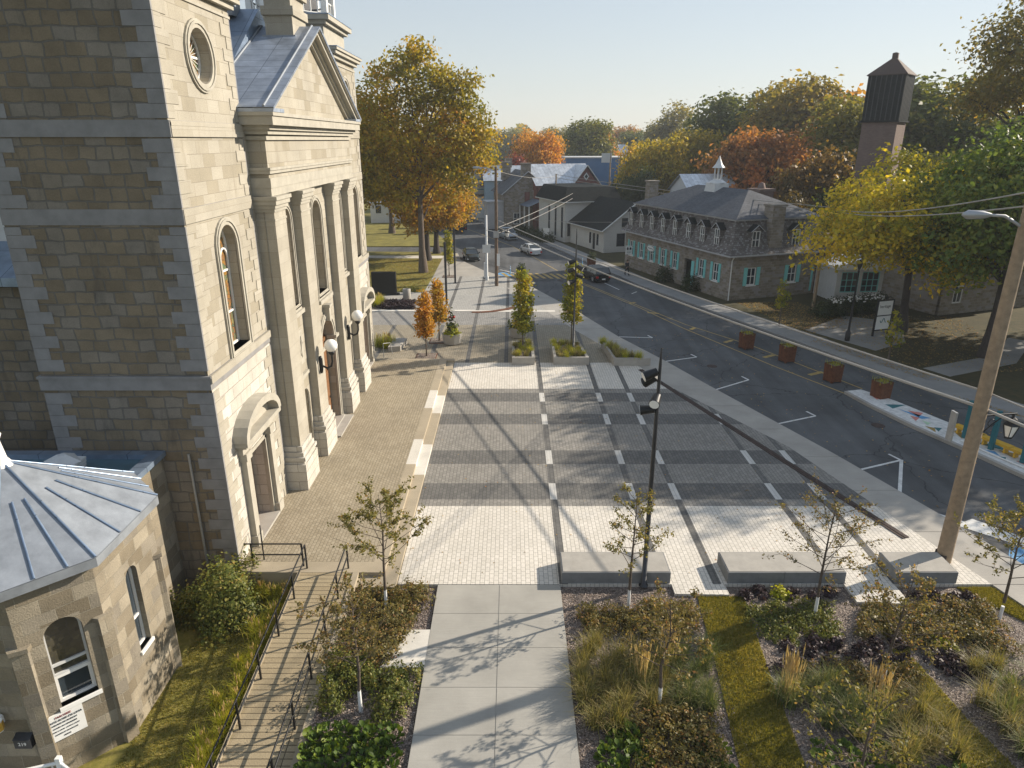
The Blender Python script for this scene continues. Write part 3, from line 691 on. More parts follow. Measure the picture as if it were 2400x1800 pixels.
    p.tube([fl(yc+.3*math.cos(2*math.pi*k/10), 5.12+.14*math.sin(2*math.pi*k/10), -.12) for k in range(11)], .05, 5)
    p.build('door_pediment', M['trim'], CH, True)
    ov = MB(); ov.poly([fl(yc+.27*math.cos(2*math.pi*k/14), 5.12+.12*math.sin(2*math.pi*k/14), -.11) for k in range(14)]); ov.build('oculus', M['barkdark'], CH, True)
    dr = MB(); fbox(dr, fl, yc-.95, yc+.95, .35, 3.75, .62, .72)
    for a in (-.88,.04):
        for v0_, v1_ in ((.5,1.3),(1.42,2.6),(2.72,3.62)): fbox(dr, fl, yc+a, yc+a+.84, v0_, v1_, .58, .64); fbox(dr, fl, yc+a+.12, yc+a+.72, v0_+.12, v1_-.12, .55, .6)
    dd = dr.build('door', M['wood'], CH, True)
    hb = MB(); hb.tube([fl(yc+.12,1.3,.53), fl(yc+.12,1.55,.53)], .025, 5); hb.build('handle', M['black'], dd, True)
    sp = MB(); sp.box(x1-.7, x1+.32, yc-1.0, yc+1.0, .0, .42); sp.build('doorstep', M['concrete'], CH, True)
tower(21.3, 27.0); tower(41.7, 47.4)
# near tower only: rainwater pipe and handrail by its door
pipe = MB(); pipe.tube([(-11.05,21.2,-.5),(-11.05,21.2,4.9)], .045, 6); pipe.build('downpipe', M['grey'], CH, True)
hr = MB()
hr.tube([(-9.55,22.6,.32),(-9.55,22.6,1.25),(-9.2,21.75,1.15)], .025, 5); hr.tube([(-9.2,21.75,1.15),(-9.2,21.75,.32)], .025, 5)
hr.build('door_rail', M['black'], CH, True)
# centre front
f = FX(-9.65); YC = 34.35
fw = MB()
winA = [dict(k='arch', u0=c-.52, u1=c+.52, v0=8.05, vs=11.75) for c in (29.8, 38.9)]
winC = dict(k='arch', u0=YC-.8, u1=YC+.8, v0=7.75, vs=11.45)
nich = [dict(k='arch', u0=c-.5, u1=c+.5, v0=1.15, vs=3.6) for c in (29.8, 38.9)]
mdoor = dict(k='arch', u0=YC-1.2, u1=YC+1.2, v0=.3, vs=5.1)
wall_open(fw, f, 27.3, 41.4, -.3, 13.0, winA + [winC] + nich + [mdoor], .55, 0)
for c in (29.8, 38.9): fw.box(-10.19, -10.16, c-.6, c+.6, 1.0, 4.3)
for ya, yb in ((26.9,27.34),(41.36,41.8)): fw.box(-14, -9.99, ya, yb, -.3, 15.6)
fw.build('facade_wall', M['ashlar'], CH, True)
for o_ in winA:
    surround(CH, f, o_, .2, .06, M['trim'], 'window_surround'); window(CH, f, o_, .5, .07, (.5,), M['white'], M['stained'], .05, trans=(.3,.65))
    mb = MB(); c = (o_['u0']+o_['u1'])/2; fbox(mb, f, c-.78, c+.78, 7.62, 7.8, -.2, 0); fbox(mb, f, c-.68, c+.68, 7.8, 8.0, -.1, 0); mb.build('window_sill', M['trim'], CH, True)
    mb = MB(); fbox(mb, f, c-.62, c+.62, 4.75, 4.9, -.16, 0); mb.build('ledge', M['trim'], CH, True)
    mb = MB()   # carved monogram panel between window and niche
    fbox(mb, f, c-.5, c+.5, 5.3, 6.9, -.03, 0)
    for k in range(3): fbox(mb, f, c-.3+.25*k, c-.22+.25*k, 5.6, 6.6, -.06, 0)
    mb.tube([f(c-.3+.6*t, 6.1+.35*math.sin(t*9), -.06) for t in [i/10 for i in range(11)]], .035, 4)
    mb.build('monogram_panel', M['trim'], CH, True)
surround(CH, f, winC, .24, .08, M['trim'], 'window_surround'); window(CH, f, winC, .5, .08, (.5,), M['white'], M['stained'], .05, trans=(.3,.65))
mb = MB(); fbox(mb, f, YC-1.2, YC+1.2, 7.32, 7.5, -.24, 0); fbox(mb, f, YC-1.05, YC+1.05, 7.5, 7.7, -.12, 0); mb.build('window_sill', M['trim'], CH, True)
for o_ in nich: surround(CH, f, o_, .07, .025, M['ashlar_plain'], 'niche_surround')
surround(CH, f, mdoor, .34, .10, M['trim'], 'door_surround')
mb = MB(); fbox(mb, f, YC-.17, YC+.17, 6.25, 6.95, -.32, 0); fbox(mb, f, YC-.24, YC+.24, 6.95, 7.1, -.38, 0)
mb.build('keystone', M['trim'], CH, True)
for s in (-1, 1): mb = MB(); fbox(mb, f, YC+s*1.42-.3, YC+s*1.42+.3, 4.98, 5.14, -.22, .3); mb.build('impost', M['trim'], CH, True)
dr = MB(); fbox(dr, f, YC-1.2, YC+1.2, .35, 4.9, .42, .5); fbox(dr, f, YC-1.2, YC+1.2, 4.9, 5.1, .36, .5); dr.poly([f(*p, .44) for p in outline(dict(mdoor, v0=5.1))])
for a in (-1.12,.06):
    for v0_, v1_ in ((.55,1.6),(1.75,3.2),(3.35,4.75)): fbox(dr, f, YC+a, YC+a+1.06, v0_, v1_, .37, .44)
dd = dr.build('door', M['wood'], CH, True)
hb = MB(); hb.tube([f(YC+.14,1.4,.34), f(YC+.14,1.8,.34)], .03, 5); hb.build('handle', M['black'], dd, True)
mb = MB(); mb.box(-10.2, -8.95, YC-1.5, YC+1.5, -.2, .40); mb.box(-10.2, -9.4, YC-1.4, YC+1.4, .40, .47); mb.build('doorstep', M['concrete'], CH, True)
for y0 in (27.35, 30.85, 36.45, 39.95):
    y1 = y0+1.4; x0 = -10.0; mb = MB()
    mb.box(x0, -9.27, y0, y1, 2.35, 12.35); pil = mb.build('pilaster', M['ashlar_plain'], CH, True)
    mb = MB(); mb.box(x0, -9.05, y0-.24, y1+.24, -.2, 1.55); mb.box(x0, -9.12, y0-.16, y1+.16, 1.55, 1.72); mb.box(x0, -9.05, y0-.22, y1+.22, 1.72, 1.88)
    mb.box(x0, -9.14, y0-.13, y1+.13, 1.88, 2.08); mb.box(x0, -9.2, y0-.07, y1+.07, 2.08, 2.35); mb.build('plinth', M['ashlar_low'], pil, True)
    mb = MB()
    for i, (p, za, zb) in enumerate(((.03,12.0,12.08),(.05,12.352,12.48),(.11,12.48,12.62),(.18,12.62,12.80),(.24,12.80,12.94))): mb.box(x0, -9.27+p, y0-p, y1+p, za, zb)
    mb.build('capital', M['trim'], pil, True)
en = MB(); en.box(-14, -9.30, 27.32, 41.38, 12.94, 15.2, 0)
en.build('entablature', M['ashlar'], CH, True)
co_ = MB()
for p, za, zb in ((.05,12.95,13.25),(.07,13.25,13.62),(.09,13.78,13.9),(.13,13.9,14.0),(.10,15.0,15.14),(.22,15.2,15.36),(.34,15.36,15.52),(.56,15.52,15.84),(.62,15.84,15.97)):
    co_.box(-14, -9.3+p, 27.32-p, 41.38+p, za, zb)
co_.build('cornice', M['trim'], CH, True)
# pediment: face and raking cornices
AP, EZ, HW = 19.62, 15.97, 7.55
pd = MB(); pd.add([(-9.28,YC-HW+.35,EZ),(-9.28,YC+HW-.35,EZ),(-9.28,YC,AP-.25)], [(0,1,2)]); pd.build('pediment_face', M['ashlar'], CH, True)
rk = MB()
for s in (-1, 1):
    def rake(off, th, x): 
        a = (YC+s*HW, EZ+off); b = (YC, AP+off+ .0)
        rk.add([(-9.4,a[0],a[1]),(x,a[0],a[1]),(x,b[0],b[1]),(-9.4,b[0],b[1]),(-9.4,a[0],a[1]+th),(x,a[0],a[1]+th),(x,b[0],b[1]+th),(-9.4,b[0],b[1]+th)],
            [(0,1,2,3),(7,6,5,4),(0,4,5,1),(1,5,6,2),(3,2,6,7)])
    rake(-.42,.14,-9.12); rake(-.28,.14,-9.0); rake(-.14,.18,-8.78); rake(.04,.13,-8.68)
rk.build('raking_cornice', M['trim'], CH, True)
rf = MB(); zt = .18
for s in (-1, 1): rf.box(-11.3, -8.66, YC+s*(HW+.08), YC+s*(HW-1.2), EZ-.0, EZ+.13)
for s in (-1, 1):
    rf.poly([(-8.62,YC,AP+zt),(-8.62,YC+s*(HW+.12),EZ+zt-.02),(-11.3,YC+s*(HW+.12),EZ+zt-.02),(-11.3,YC,AP+zt)])
    rf.poly([(-8.62,YC,AP+zt),(-8.62,YC+s*(HW+.12),EZ+zt-.02),(-8.64,YC+s*(HW+.12),EZ+.04),(-8.64,YC,AP+.08)])
rf.build('pediment_roof', M['roof'], CH, True)
ed = MB()
for s in (-1, 1):
    for x in (-9.0, -11.25): ed.tube([(x,YC,AP+zt+.03),(x,YC+s*(HW+.1),EZ+zt+.02)], .05, 5)
ed.build('roof_batten', M['roofpale'], CH, True)
nv = MB(); NE, NZ, NR = 9.2, 14.6, 20.5
for s in (-1, 1):
    nv.poly([(-11.3,YC,NR),(-11.3,YC+s*NE,NZ),(-48,YC+s*NE,NZ),(-48,YC,NR)])
nv.add([(-11.3,YC-NE,NZ),(-11.3,YC+NE,NZ),(-11.3,YC,NR)], [(0,1,2)])
nv.build('nave_roof', M['roofblue'], CH, True)
sm = MB()
for x in [-12.4-1.5*k for k in range(22)]:
    for s in (-1, 1): sm.tube([(x,YC,NR+.03),(x,YC+s*NE,NZ+.03)], .05, 4)
sm.build('standing_seams', M['roofpale'], CH, True)
nw = MB(); nw.box(-48, -15.4, 24.0, 44.7, -.6, 10.5); nw.build('nave_wall', M['rubble'], CH, True)
cl = MB(); cl.box(-48, -15.45, YC-NE+.3, YC+NE-.3, 11.0, 14.8); cl.build('clerestory', M['offwhite'], CH, True)
for s in (-1, 1):
    ar = MB(); ya, yb = YC+s*11.1, YC+s*(NE-.3)
    ar.poly([(-15.4,ya,10.55),(-48,ya,10.55),(-48,yb,11.5),(-15.4,yb,11.5)]); ar.poly([(-15.4,ya,10.55),(-48,ya,10.55),(-48,ya,10.25),(-15.4,ya,10.25)])
    ar.build('aisle_roof', M['roofblue'], CH, True)
sb = MB()
for p, za, zb in ((0,18.6,20.1),(.1,20.1,20.45),(-.03,20.45,20.9),(.12,20.9,21.3),(.0,21.3,22.6),(.2,22.6,22.9)): sb.box(-10.75-p, -9.55+p, 33.3-p, 35.4+p, za, zb)
sb.build('ridge_pedestal', M['ashlar_plain'], CH, True)
sb2 = MB(); sb2.box(-10.9,-9.45,33.22,35.48,19.0,19.32); sb2.build('pedestal_flashing', M['roofpale'], CH, True)
ln = MB()
for k in range(6):
    a = k*math.pi/3; px, py = -13.2+1.0*math.cos(a), YC+1.0*math.sin(a); ln.tube([(px,py,20.2),(px,py,23.5)], .09, 5)
ln.tube([(-15.3,YC-.4,20.3),(-13.2,YC,23.4)], .05, 4); ln.lathe([(1.3,23.5),(1.3,23.8),(.2,25.5),(0,25.5)], (-13.2,YC,0), 8, 0, False); ln.box(-14.3,-12.1,YC-1.1,YC+1.1,20.1,20.5)
ln.build('roof_lantern', M['roofpale'], CH, True)
for y in (31.4, 37.3):
    lm = MB(); x = -9.27
    lm.lathe([(.02,-.55),(.07,-.5),(.1,-.3),(.1,.2),(.06,.32),(0,.34)], (x+.06,y,4.9), 8)
    lm.tube([(x+.1,y,4.75),(x+.35,y,4.62),(x+.55,y,4.72),(x+.62,y,4.95),(x+.62,y,5.3)], [.05,.06,.06,.05,.05], 6)
    lm.lathe([(.05,5.25),(.14,5.36),(.17,5.45),(.1,5.48)], (x+.62,y,0), 8)
    l_ = lm.build('wall_lamp', M['black'], CH, True)
    gb = MB(); gb.lathe([(.05,-.31),(.2,-.24),(.3,-.1),(.32,.03),(.27,.17),(.15,.28),(0,.31)], (x+.62,y,5.75), 14); gb.build('globe', M['globe'], l_, True)
# low link between tower and chapel
LK = thing('link_building', 'low flat roofed stone link between church tower and octagonal chapel', 'building', (-14.5, 20, -.5))
mb = MB(); mb.box(-22, -12.0, 16.5, 21.28, -.8, 4.75); mb.build('wall', M['annexstone'], LK, True)
mb = MB(); mb.box(-22, -11.92, 16.4, 21.27, 4.75, 4.82); mb.build('roof', M['teal'], LK, True)
mb = MB(); mb.box(-12.3, -11.85, 16.4, 21.27, 4.82, 5.0); mb.box(-22, -12.3, 20.95, 21.27, 4.82, 5.0); mb.build('parapet', M['roofblue'], LK, True)
mb = MB()
for i in range(4): mb.box(-14.9-.02*i+.0, -14.0+.02*i, 19.5, 20.3, 4.85+.11*i, 4.93+.11*i)
mb.lathe([(.62,5.26),(.15,5.5),(0,5.5)], (-14.45,19.9,0), 4, 0, False); mb.build('roof_vent', M['offwhite'], LK, True)
fl_ = FX(-12.0); window(LK, fl_, dict(k='rect', u0=18.6, u1=19.4, v0=1.6, v1=3.3), .02, .08, (), M['white'], M['glass'])
# octagonal chapel
AX = thing('chapel', 'octagonal stone chapel with pale metal roof and sign plate beside its window', 'chapel', (-13.15, 15.9, -.5))
ax, ay, AA, BB = -13.15, 15.9, 2.72, 1.42
oct_ = [(AA,-BB),(AA,BB),(BB,AA),(-BB,AA),(-AA,BB),(-AA,-BB),(-BB,-AA),(BB,-AA)]
oct_ = [(ax+x, ay+y) for x, y in oct_]
def edge_f(p, q):
    d = Vector((q[0]-p[0], q[1]-p[1])); l = d.length; d /= l; n = Vector((d.y, -d.x))
    return (lambda u, v, dd: (p[0]+d.x*u-n.x*dd, p[1]+d.y*u-n.y*dd, v)), l
aw = MB(); wins = []
for i in range(8):
    p, q = oct_[i], oct_[(i+1)%8]; fe, l = edge_f(p, q); ops = []
    if i == 0: ops = [dict(k='arch', u0=l/2-.28, u1=l/2+.28, v0=1.45, vs=3.75)]
    if i == 7: ops = [dict(k='arch', u0=l/2-.40, u1=l/2+.44, v0=1.5, vs=3.55)]
    wall_open(aw, fe, 0, l, -.9, 5.15, ops, .3, 0, 0)
    for o_ in ops: wins.append((fe, o_, i))
aw.build('wall', M['annexstone'], AX, True)
for i in (0, 1, 7, 6):
    pl_ = MB()
    x, y = oct_[i]; d = Vector((x-ax, y-ay)).normalized(); t = Vector((-d.y, d.x))
    for s in (.0,):
        c = Vector((x, y)) - d*.05
        pts = [c - t*.17 + d*.10, c + t*.17 + d*.10, c + t*.24 - d*.15, c - t*.24 - d*.15]; pl_.prism([tuple(p) for p in pts], -.9, 3.5)
        c2 = Vector((x, y)) + d*.0; pts = [c2 - t*.2 + d*.10, c2 + t*.2 + d*.10, c2 + t*.28 - d*.15, c2 - t*.28 - d*.15]; pl_.prism([tuple(p) for p in pts], 3.5, 3.62)
    pl_.build('corner_buttress', M['annexstone'], AX, True)
for fe, o_, i in wins:
    if i == 0:
        window(AX, fe, o_, .22, .06, (), M['white'], M['glass'], .06, trans=(.35,))
    else:
        window(AX, fe, dict(o_, v0=2.3), .26, .05, (), M['offwhite'], M['glassdark'], trans=(.18,))
        window(AX, fe, dict(k='rect', u0=o_['u0'], u1=o_['u1'], v0=1.5, v1=2.3), .26, .08, (), M['white'], M['glass'], .06, name='lower_sash')
ev = [(ax+(x-ax)*1.09, ay+(y-ay)*1.09) for x, y in oct_]; tp = (ax, ay, 7.25); ez = 5.38
ef = MB()
ef.prism(ev, 5.12, 5.36); ef.build('gutter', M['roofpale'], AX, True)
rf = MB()
for i in range(8): rf.poly([(ev[i][0],ev[i][1],ez),(ev[(i+1)%8][0],ev[(i+1)%8][1],ez),tp])
rf.build('roof', M['roofpale'], AX, True)
rs = MB()
for i in range(8):
    p, q = ev[i], ev[(i+1)%8]
    for t in (.0,.36,.7):
        b = Vector((p[0]+(q[0]-p[0])*t, p[1]+(q[1]-p[1])*t, ez+.02)); t2 = .86 if t == 0 else .8
        e = b.lerp(Vector((tp[0],tp[1],tp[2]+.02)), .97 if t == 0 else .62); rs.tube([b, e], .032, 4)
rs.build('roof_seam', M['roofblue'], AX, True)
fi = MB(); fi.lathe([(.28,7.1),(.16,7.3),(.10,7.8),(.17,7.95),(.05,8.2),(0,8.25)], (ax,ay,0), 8); fi.build('finial', M['white'], AX, True)
# plate with the parish hours on the wall facing the camera side
p, q = oct_[7], oct_[0]; fe, l = edge_f(p, q)
def wallM(fe, u, v, out, l):
    a = Vector(fe(u, v, -out)); x = (Vector(fe(u+1, v, -out))-a); n = Vector(fe(u, v, -out-1))-a
    m = Matrix.Identity(4); y = n.cross(x)
    for r in range(3): m[r][0] = x[r]; m[r][1] = y[r]; m[r][2] = n[r]; m[r][3] = a[r]
    return m
sg = MB(); fbox(sg, fe, .04, .92, .62, 1.40, -.05, .0)
sgo = sg.build('sign_plate', M['white'], AX, True); M['ink'] = plain('black lettering', (.03,.03,.035), .6, 0, .05, 4); M['inkred'] = plain('dark red lettering', (.22,.035,.03), .6, 0, .05, 4)
I = wm(AX).inverted()
for i, (t_, s_) in enumerate([('PAROISSE', .085), ('SAINTE-ROSE-DE-LIMA', .082), ('HEURES DE BUREAU', .062), ('LUNDI AU VENDREDI', .055), ('9H00 A 12H00  13H00 A 16H00', .045), ('SAMEDI ET DIMANCHE', .05), ('FERME', .055)]):
    text('lettering', t_, s_, M['inkred'] if i == 0 else M['ink'], sgo, I @ wallM(fe, .48, 1.31-.1*i, .055, l))
mbx = thing('mailbox', 'dark grey mailbox numbered 219 on the chapel wall', 'mailbox', fe(0,0,0)[:2] + (0,))
p6, q6 = oct_[6], oct_[7]; f6, l6 = edge_f(p6, q6)
mb = MB(); fbox(mb, f6, 2.2, 2.62, .72, 1.0, -.18, -.02); mb.add([f6(2.2,1.0,-.02),f6(2.62,1.0,-.02),f6(2.62,1.0,-.2),f6(2.2,1.0,-.2),f6(2.2,1.08,-.02),f6(2.62,1.08,-.02)], [(0,3,4),(1,5,2),(3,2,5,4),(0,1,2,3),(0,4,5,1)])
mo = mb.build('box', M['darkgrey'], mbx, True)
text('number', '219', .14, M['white'], mo, wm(mbx).inverted() @ wallM(f6, 2.41, .86, .185, l6))
WL = thing('wall_lantern', 'white wall lantern with amber panes beside the mailbox', 'lantern', f6(1.95, 1.5, -.2))
x, y, z = f6(1.95, 1.5, -.2)
mb = MB(); mb.lathe([(.10,-.2),(.13,-.17),(.14,.14),(.18,.16),(.16,.22),(.0,.3)], (x,y,z), 8, 0, False); fbox(mb, f6, 1.9, 2.0, 1.42, 1.55, -.12, 0); mb.build('frame', M['white'], WL, True)
M['amber'] = plain('amber glass', (.55,.33,.06), .2, 0, .1, 4)
mb = MB(); mb.lathe([(.136,-.15),(.147,.1)], (x,y,z), 8, 0, False); mb.build('pane', M['amber'], WL, True)
# small white porch rail at the very bottom
PR = thing('porch_railing', 'white porch railing at the foot of the chapel', 'railing', (-11.4, 12.4, -.5))
mb = MB(); a, b, c = Vector((-12.6,12.3,0)), Vector((-11.15,12.75,0)), Vector((-10.2,12.35,0))
for p_, q_, zq in ((a, b, 0), (b, c, -.35)):
    mb.tube([p_+Vector((0,0,.55)), q_+Vector((0,0,.55+zq))], .045, 4); mb.tube([p_+Vector((0,0,-.25)), q_+Vector((0,0,-.25+zq))], .035, 4)
    for k in range(9):
        t = k/9; r_ = p_.lerp(q_, t); mb.tube([r_+Vector((0,0,-.25+zq*t)), r_+Vector((0,0,.55+zq*t))], .02, 4)
for r_, zz in ((b, 0), (c, -.35)): mb.box(r_.x-.06, r_.x+.06, r_.y-.06, r_.y+.06, -.5, .72+zz)
mb.build('rail', M['white'], PR, True)
mb = MB(); mb.box(-13.4,-10.9,11.2,12.75,-.55,-.26); mb.build('porch_floor', M['offwhite'], PR, True)
# ------------------------------------------------------------------ vegetation
def np_mesh(name, V, Fq, mats, tint=None, mi=None):
    me = bpy.data.meshes.new(name); k = Fq.shape[1]
    me.vertices.add(len(V)); me.vertices.foreach_set('co', V.astype(np.float32).ravel())
    me.loops.add(Fq.size); me.loops.foreach_set('vertex_index', Fq.astype(np.int32).ravel())
    me.polygons.add(len(Fq)); me.polygons.foreach_set('loop_start', np.arange(0, Fq.size, k, dtype=np.int32))
    if not isinstance(mats, (list, tuple)): mats = [mats]
    for m in mats: me.materials.append(m)
    if mi is not None: me.polygons.foreach_set('material_index', mi.astype(np.int32))
    if tint is not None:
        a = me.attributes.new('tint', 'FLOAT', 'POINT'); a.data.foreach_set('value', tint.astype(np.float32))
    me.update(calc_edges=True); return me
def unit(a): return a/np.maximum(np.linalg.norm(a, axis=1, keepdims=True), 1e-6)
def leaves(P, nb, size, tint, aspect=.62, jit=.9, rng=RNG):
    n = len(P); nn = unit(nb + rng.normal(0, jit, (n,3))); t = unit(np.cross(nn, rng.normal(0, 1, (n,3)))); b = np.cross(nn, t)
    s = (size*rng.uniform(.7, 1.3, n))[:,None]
    V = np.stack([P-t*s*.5, P+b*s*.5*aspect+nn*s*.1, P+t*s*.5, P-b*s*.5*aspect+nn*s*.1], 1).reshape(-1,3)
    return V, np.arange(4*n).reshape(-1,4), np.repeat(tint, 4)
def lobes_for(n, zc, rx, rz, lr, rng, flat=0.0, colm=False):
    L_ = []
    if colm:
        for i in range(n):
            t = i/(n-1); a = i*2.4; q = rx*math.sin(math.pi*min(.93,.2+.8*t))**.8*.75
            L_.append((np.array([q*math.cos(a), q*math.sin(a), zc-rz+2*rz*t]), lr*rng.uniform(.7,1.2)*(1-.35*t)))
        return L_
    for i in range(n):
        for _ in range(30):
            d = rng.normal(0, 1, 3); d /= np.linalg.norm(d); q = rng.uniform(.35, .95)**.6
            p = np.array([d[0]*rx*q, d[1]*rx*q, zc+d[2]*rz*q])
            if d[2] > -.75: break
        L_.append((p, lr*rng.uniform(.5, 1.3)))
    return L_
def crown_pts(L_, N_, csize, rng, cl=22, up=.35):
    tot = sum(r**2 for _, r in L_); P = []; D = []; T_ = []
    for p, r in L_:
        m = max(1, int(N_*r*r/tot/cl)); d = rng.normal(0, 1, (m,3)); d = unit(d); rad = r*(.45+.62*rng.uniform(0,1,(m,1))**.45)
        c = p + d*rad*np.array([1,1,.85]); lt = rng.uniform(0,1)*.3
        ct = rng.uniform(0,.45,m)+lt
        PP = np.repeat(c, cl, 0) + rng.normal(0, csize, (m*cl,3))*np.array([1,1,.75])
        P.append(PP); D.append(np.repeat(d, cl, 0)+np.array([0,0,up])); T_.append(np.clip(np.repeat(ct, cl)+rng.uniform(0,.3,m*cl), 0, 1))
    return np.concatenate(P), np.concatenate(D), np.concatenate(T_)
def trunk_mb(h, r, L_, rng, lean=(0,0), forks=None, nb=9):
    mb = MB(); n = 7; pts = []; rs = []
    for i in range(n):
        t = i/(n-1); pts.append((lean[0]*t+rng.normal(0,.05)*h*.04, lean[1]*t+rng.normal(0,.05)*h*.04, h*t)); rs.append(r*(1.5 if i == 0 else 1-.62*t))
    mb.tube(pts, rs, 9)
    for p, lr in sorted(L_, key=lambda a: -a[1])[:nb]:
        k = int(rng.integers(3, n-1)); a = Vector(pts[k]); e = Vector(p)
        if e.z < a.z+.3: a = Vector(pts[2+int(rng.integers(0,2))])
        m = a.lerp(e, .5) + Vector((rng.normal(0,.25), rng.normal(0,.25), .12*(e-a).length)); r0 = rs[k]*.55
        mb.tube([a, m, e], [r0, r0*.6, r0*.18], 6)
        for _ in range(3):
            d = Vector(rng.normal(0,1,3)).normalized()*lr*.75; d.z = abs(d.z); mb.tube([m.lerp(e,.5), e+d], [r0*.3, r0*.06], 4)
    return mb
def tree_meshes(seed, h, base, rx, n, lr, N_, ls, mat, csize=.5, zc=None, rz=None, tr=None, cl=22, bark='bark', lean=(0,0), split=None, nb=9, zgrad=None, colm=False, lobes=None):
    rng = np.random.default_rng(seed); zc = zc or (base+h)/2; rz = rz or (h-base)/2
    L_ = lobes_for(n, zc, max(rx-lr*.8,.2), max(rz-lr*.7,.2), lr, rng, 0, colm)
    if lobes: L_ = lobes
    L_ = [(p+np.array([lean[0],lean[1],0]), r) for p, r in L_]
    P, D, T_ = crown_pts(L_, N_, csize, rng, cl)
    if zgrad: T_ = np.clip(T_*.7 + zgrad(P), 0, 1)
    V, F_, t = leaves(P, D, ls, T_, rng=rng)
    cr = np_mesh('crown', V, F_, mat, t)
    tk = trunk_mb(base+(h-base)*.55, tr or h*.022, L_, rng, lean, nb=nb)
    return tk, cr
def plant_tree(name, label, loc, meshes, group=None, cat='tree', color=None, rz=0, scale=1.0, bark='bark', zs=1.0):
    t = thing(name, label, cat, loc, rz, group); tk, cr = meshes
    if scale != 1 or zs != 1: t.scale = (scale, scale, scale*zs)
    o = tk.build('trunk', M[bark], t) if isinstance(tk, MB) else link('trunk', tk, t)
    c = link('crown', cr, t)
    if color: c.color = (*color, 1)
    return t
# foliage colours
F = {}
F['gold'] = leafmat('golden maple leaves', [(0, (.10,.12,.018)), (.35, (.24,.22,.025)), (.65, (.42,.32,.03)), (.87, (.55,.33,.035)), (1, (.60,.24,.04))], .45)
F['orange'] = leafmat('orange maple leaves', [(0, (.13,.125,.02)), (.4, (.32,.23,.025)), (.7, (.52,.29,.03)), (1, (.58,.19,.05))], .42)
F['yellow'] = leafmat('yellow green leaves', [(0, (0.106,0.160,0.018)), (.35, (0.340,0.319,0.025)), (.7, (0.722,0.552,0.031)), (1, (0.978,0.680,0.064))], .42)
F['green'] = leafmat('dark green leaves', [(0, (0.058,0.102,0.024)), (.5, (0.129,0.189,0.034)), (.85, (0.289,0.289,0.043)), (1, (0.578,0.433,0.058))], .38)
F['any'] = leafmat('mixed leaves', [(0, (0.780,0.884,0.780)), (.45, (1.690,1.690,1.560)), (.8, (2.730,2.275,1.755)), (1, (3.770,2.470,1.560))], .45, True)
F['two'] = leafmat('green leaves turning orange', [(0, (0.053,0.075,0.018)), (.45, (0.105,0.128,0.024)), (.62, (0.270,0.195,0.030)), (.8, (0.510,0.210,0.030)), (1, (0.630,0.180,0.038))], .38)
F['small'] = leafmat('olive leaves', [(0, (.075,.085,.024)), (.4, (.17,.165,.045)), (.75, (.29,.245,.075)), (1, (.42,.24,.09))], .38)
F['bronze'] = leafmat('bronze leaves', [(0, (.085,.085,.03)), (.45, (.19,.165,.06)), (.8, (.30,.22,.085)), (1, (.40,.17,.09))], .38)
F['column'] = leafmat('yellow green young leaves', [(0, (0.096,0.136,0.016)), (.5, (0.256,0.272,0.024)), (.8, (0.480,0.384,0.032)), (1, (0.608,0.320,0.032))], .42)
F['oramber'] = leafmat('amber young leaves', [(0, (.20,.14,.02)), (.5, (.46,.25,.025)), (.8, (.58,.28,.03)), (1, (.5,.15,.04))], .42)
F['grass'] = leafmat('tawny grass blades', [(0, (.07,.085,.02)), (.4, (.17,.175,.045)), (.75, (.29,.25,.09)), (1, (.46,.36,.18))], .42)
F['lime'] = leafmat('lime grass blades', [(0, (.15,.20,.02)), (.5, (.36,.39,.035)), (.85, (.52,.48,.06)), (1, (.62,.5,.12))], .5)
F['blue'] = leafmat('green grass blades', [(0, (.05,.085,.022)), (.5, (.13,.175,.05)), (.85, (.24,.25,.10)), (1, (.36,.31,.16))], .42)
F['plume'] = leafmat('tan seed plumes', [(0, (.40,.31,.17)), (1, (.68,.55,.36))], .4)
F['berg'] = leafmat('glossy broad leaves', [(0, (.035,.07,.010)), (.6, (.09,.145,.014)), (.9, (.20,.24,.022)), (1, (.34,.20,.03))], .3, rough=.5)
F['purple'] = leafmat('dark purple leaves', [(0, (0.026,0.018,0.023)), (.6, (0.055,0.036,0.044)), (1, (0.111,0.065,0.072))], .2)
F['shrub'] = leafmat('shrub leaves', [(0, (0.053,0.075,0.018)), (.5, (0.135,0.158,0.033)), (.85, (0.255,0.232,0.053)), (1, (0.390,0.240,0.075))], .35)
F['rose'] = leafmat('reddish shrub leaves', [(0, (.06,.065,.022)), (.45, (.15,.135,.045)), (.75, (.26,.19,.06)), (1, (.38,.17,.09))], .35)
F['hedge'] = leafmat('hedge leaves', [(0, (0.017,0.031,0.010)), (.6, (0.042,0.063,0.017)), (1, (0.098,0.105,0.028))], .3)
F['blade'] = leafmat('lawn blades', [(0, (.11,.12,.02)), (.5, (.23,.21,.04)), (.85, (.36,.29,.075)), (1, (.48,.36,.15))], .45)
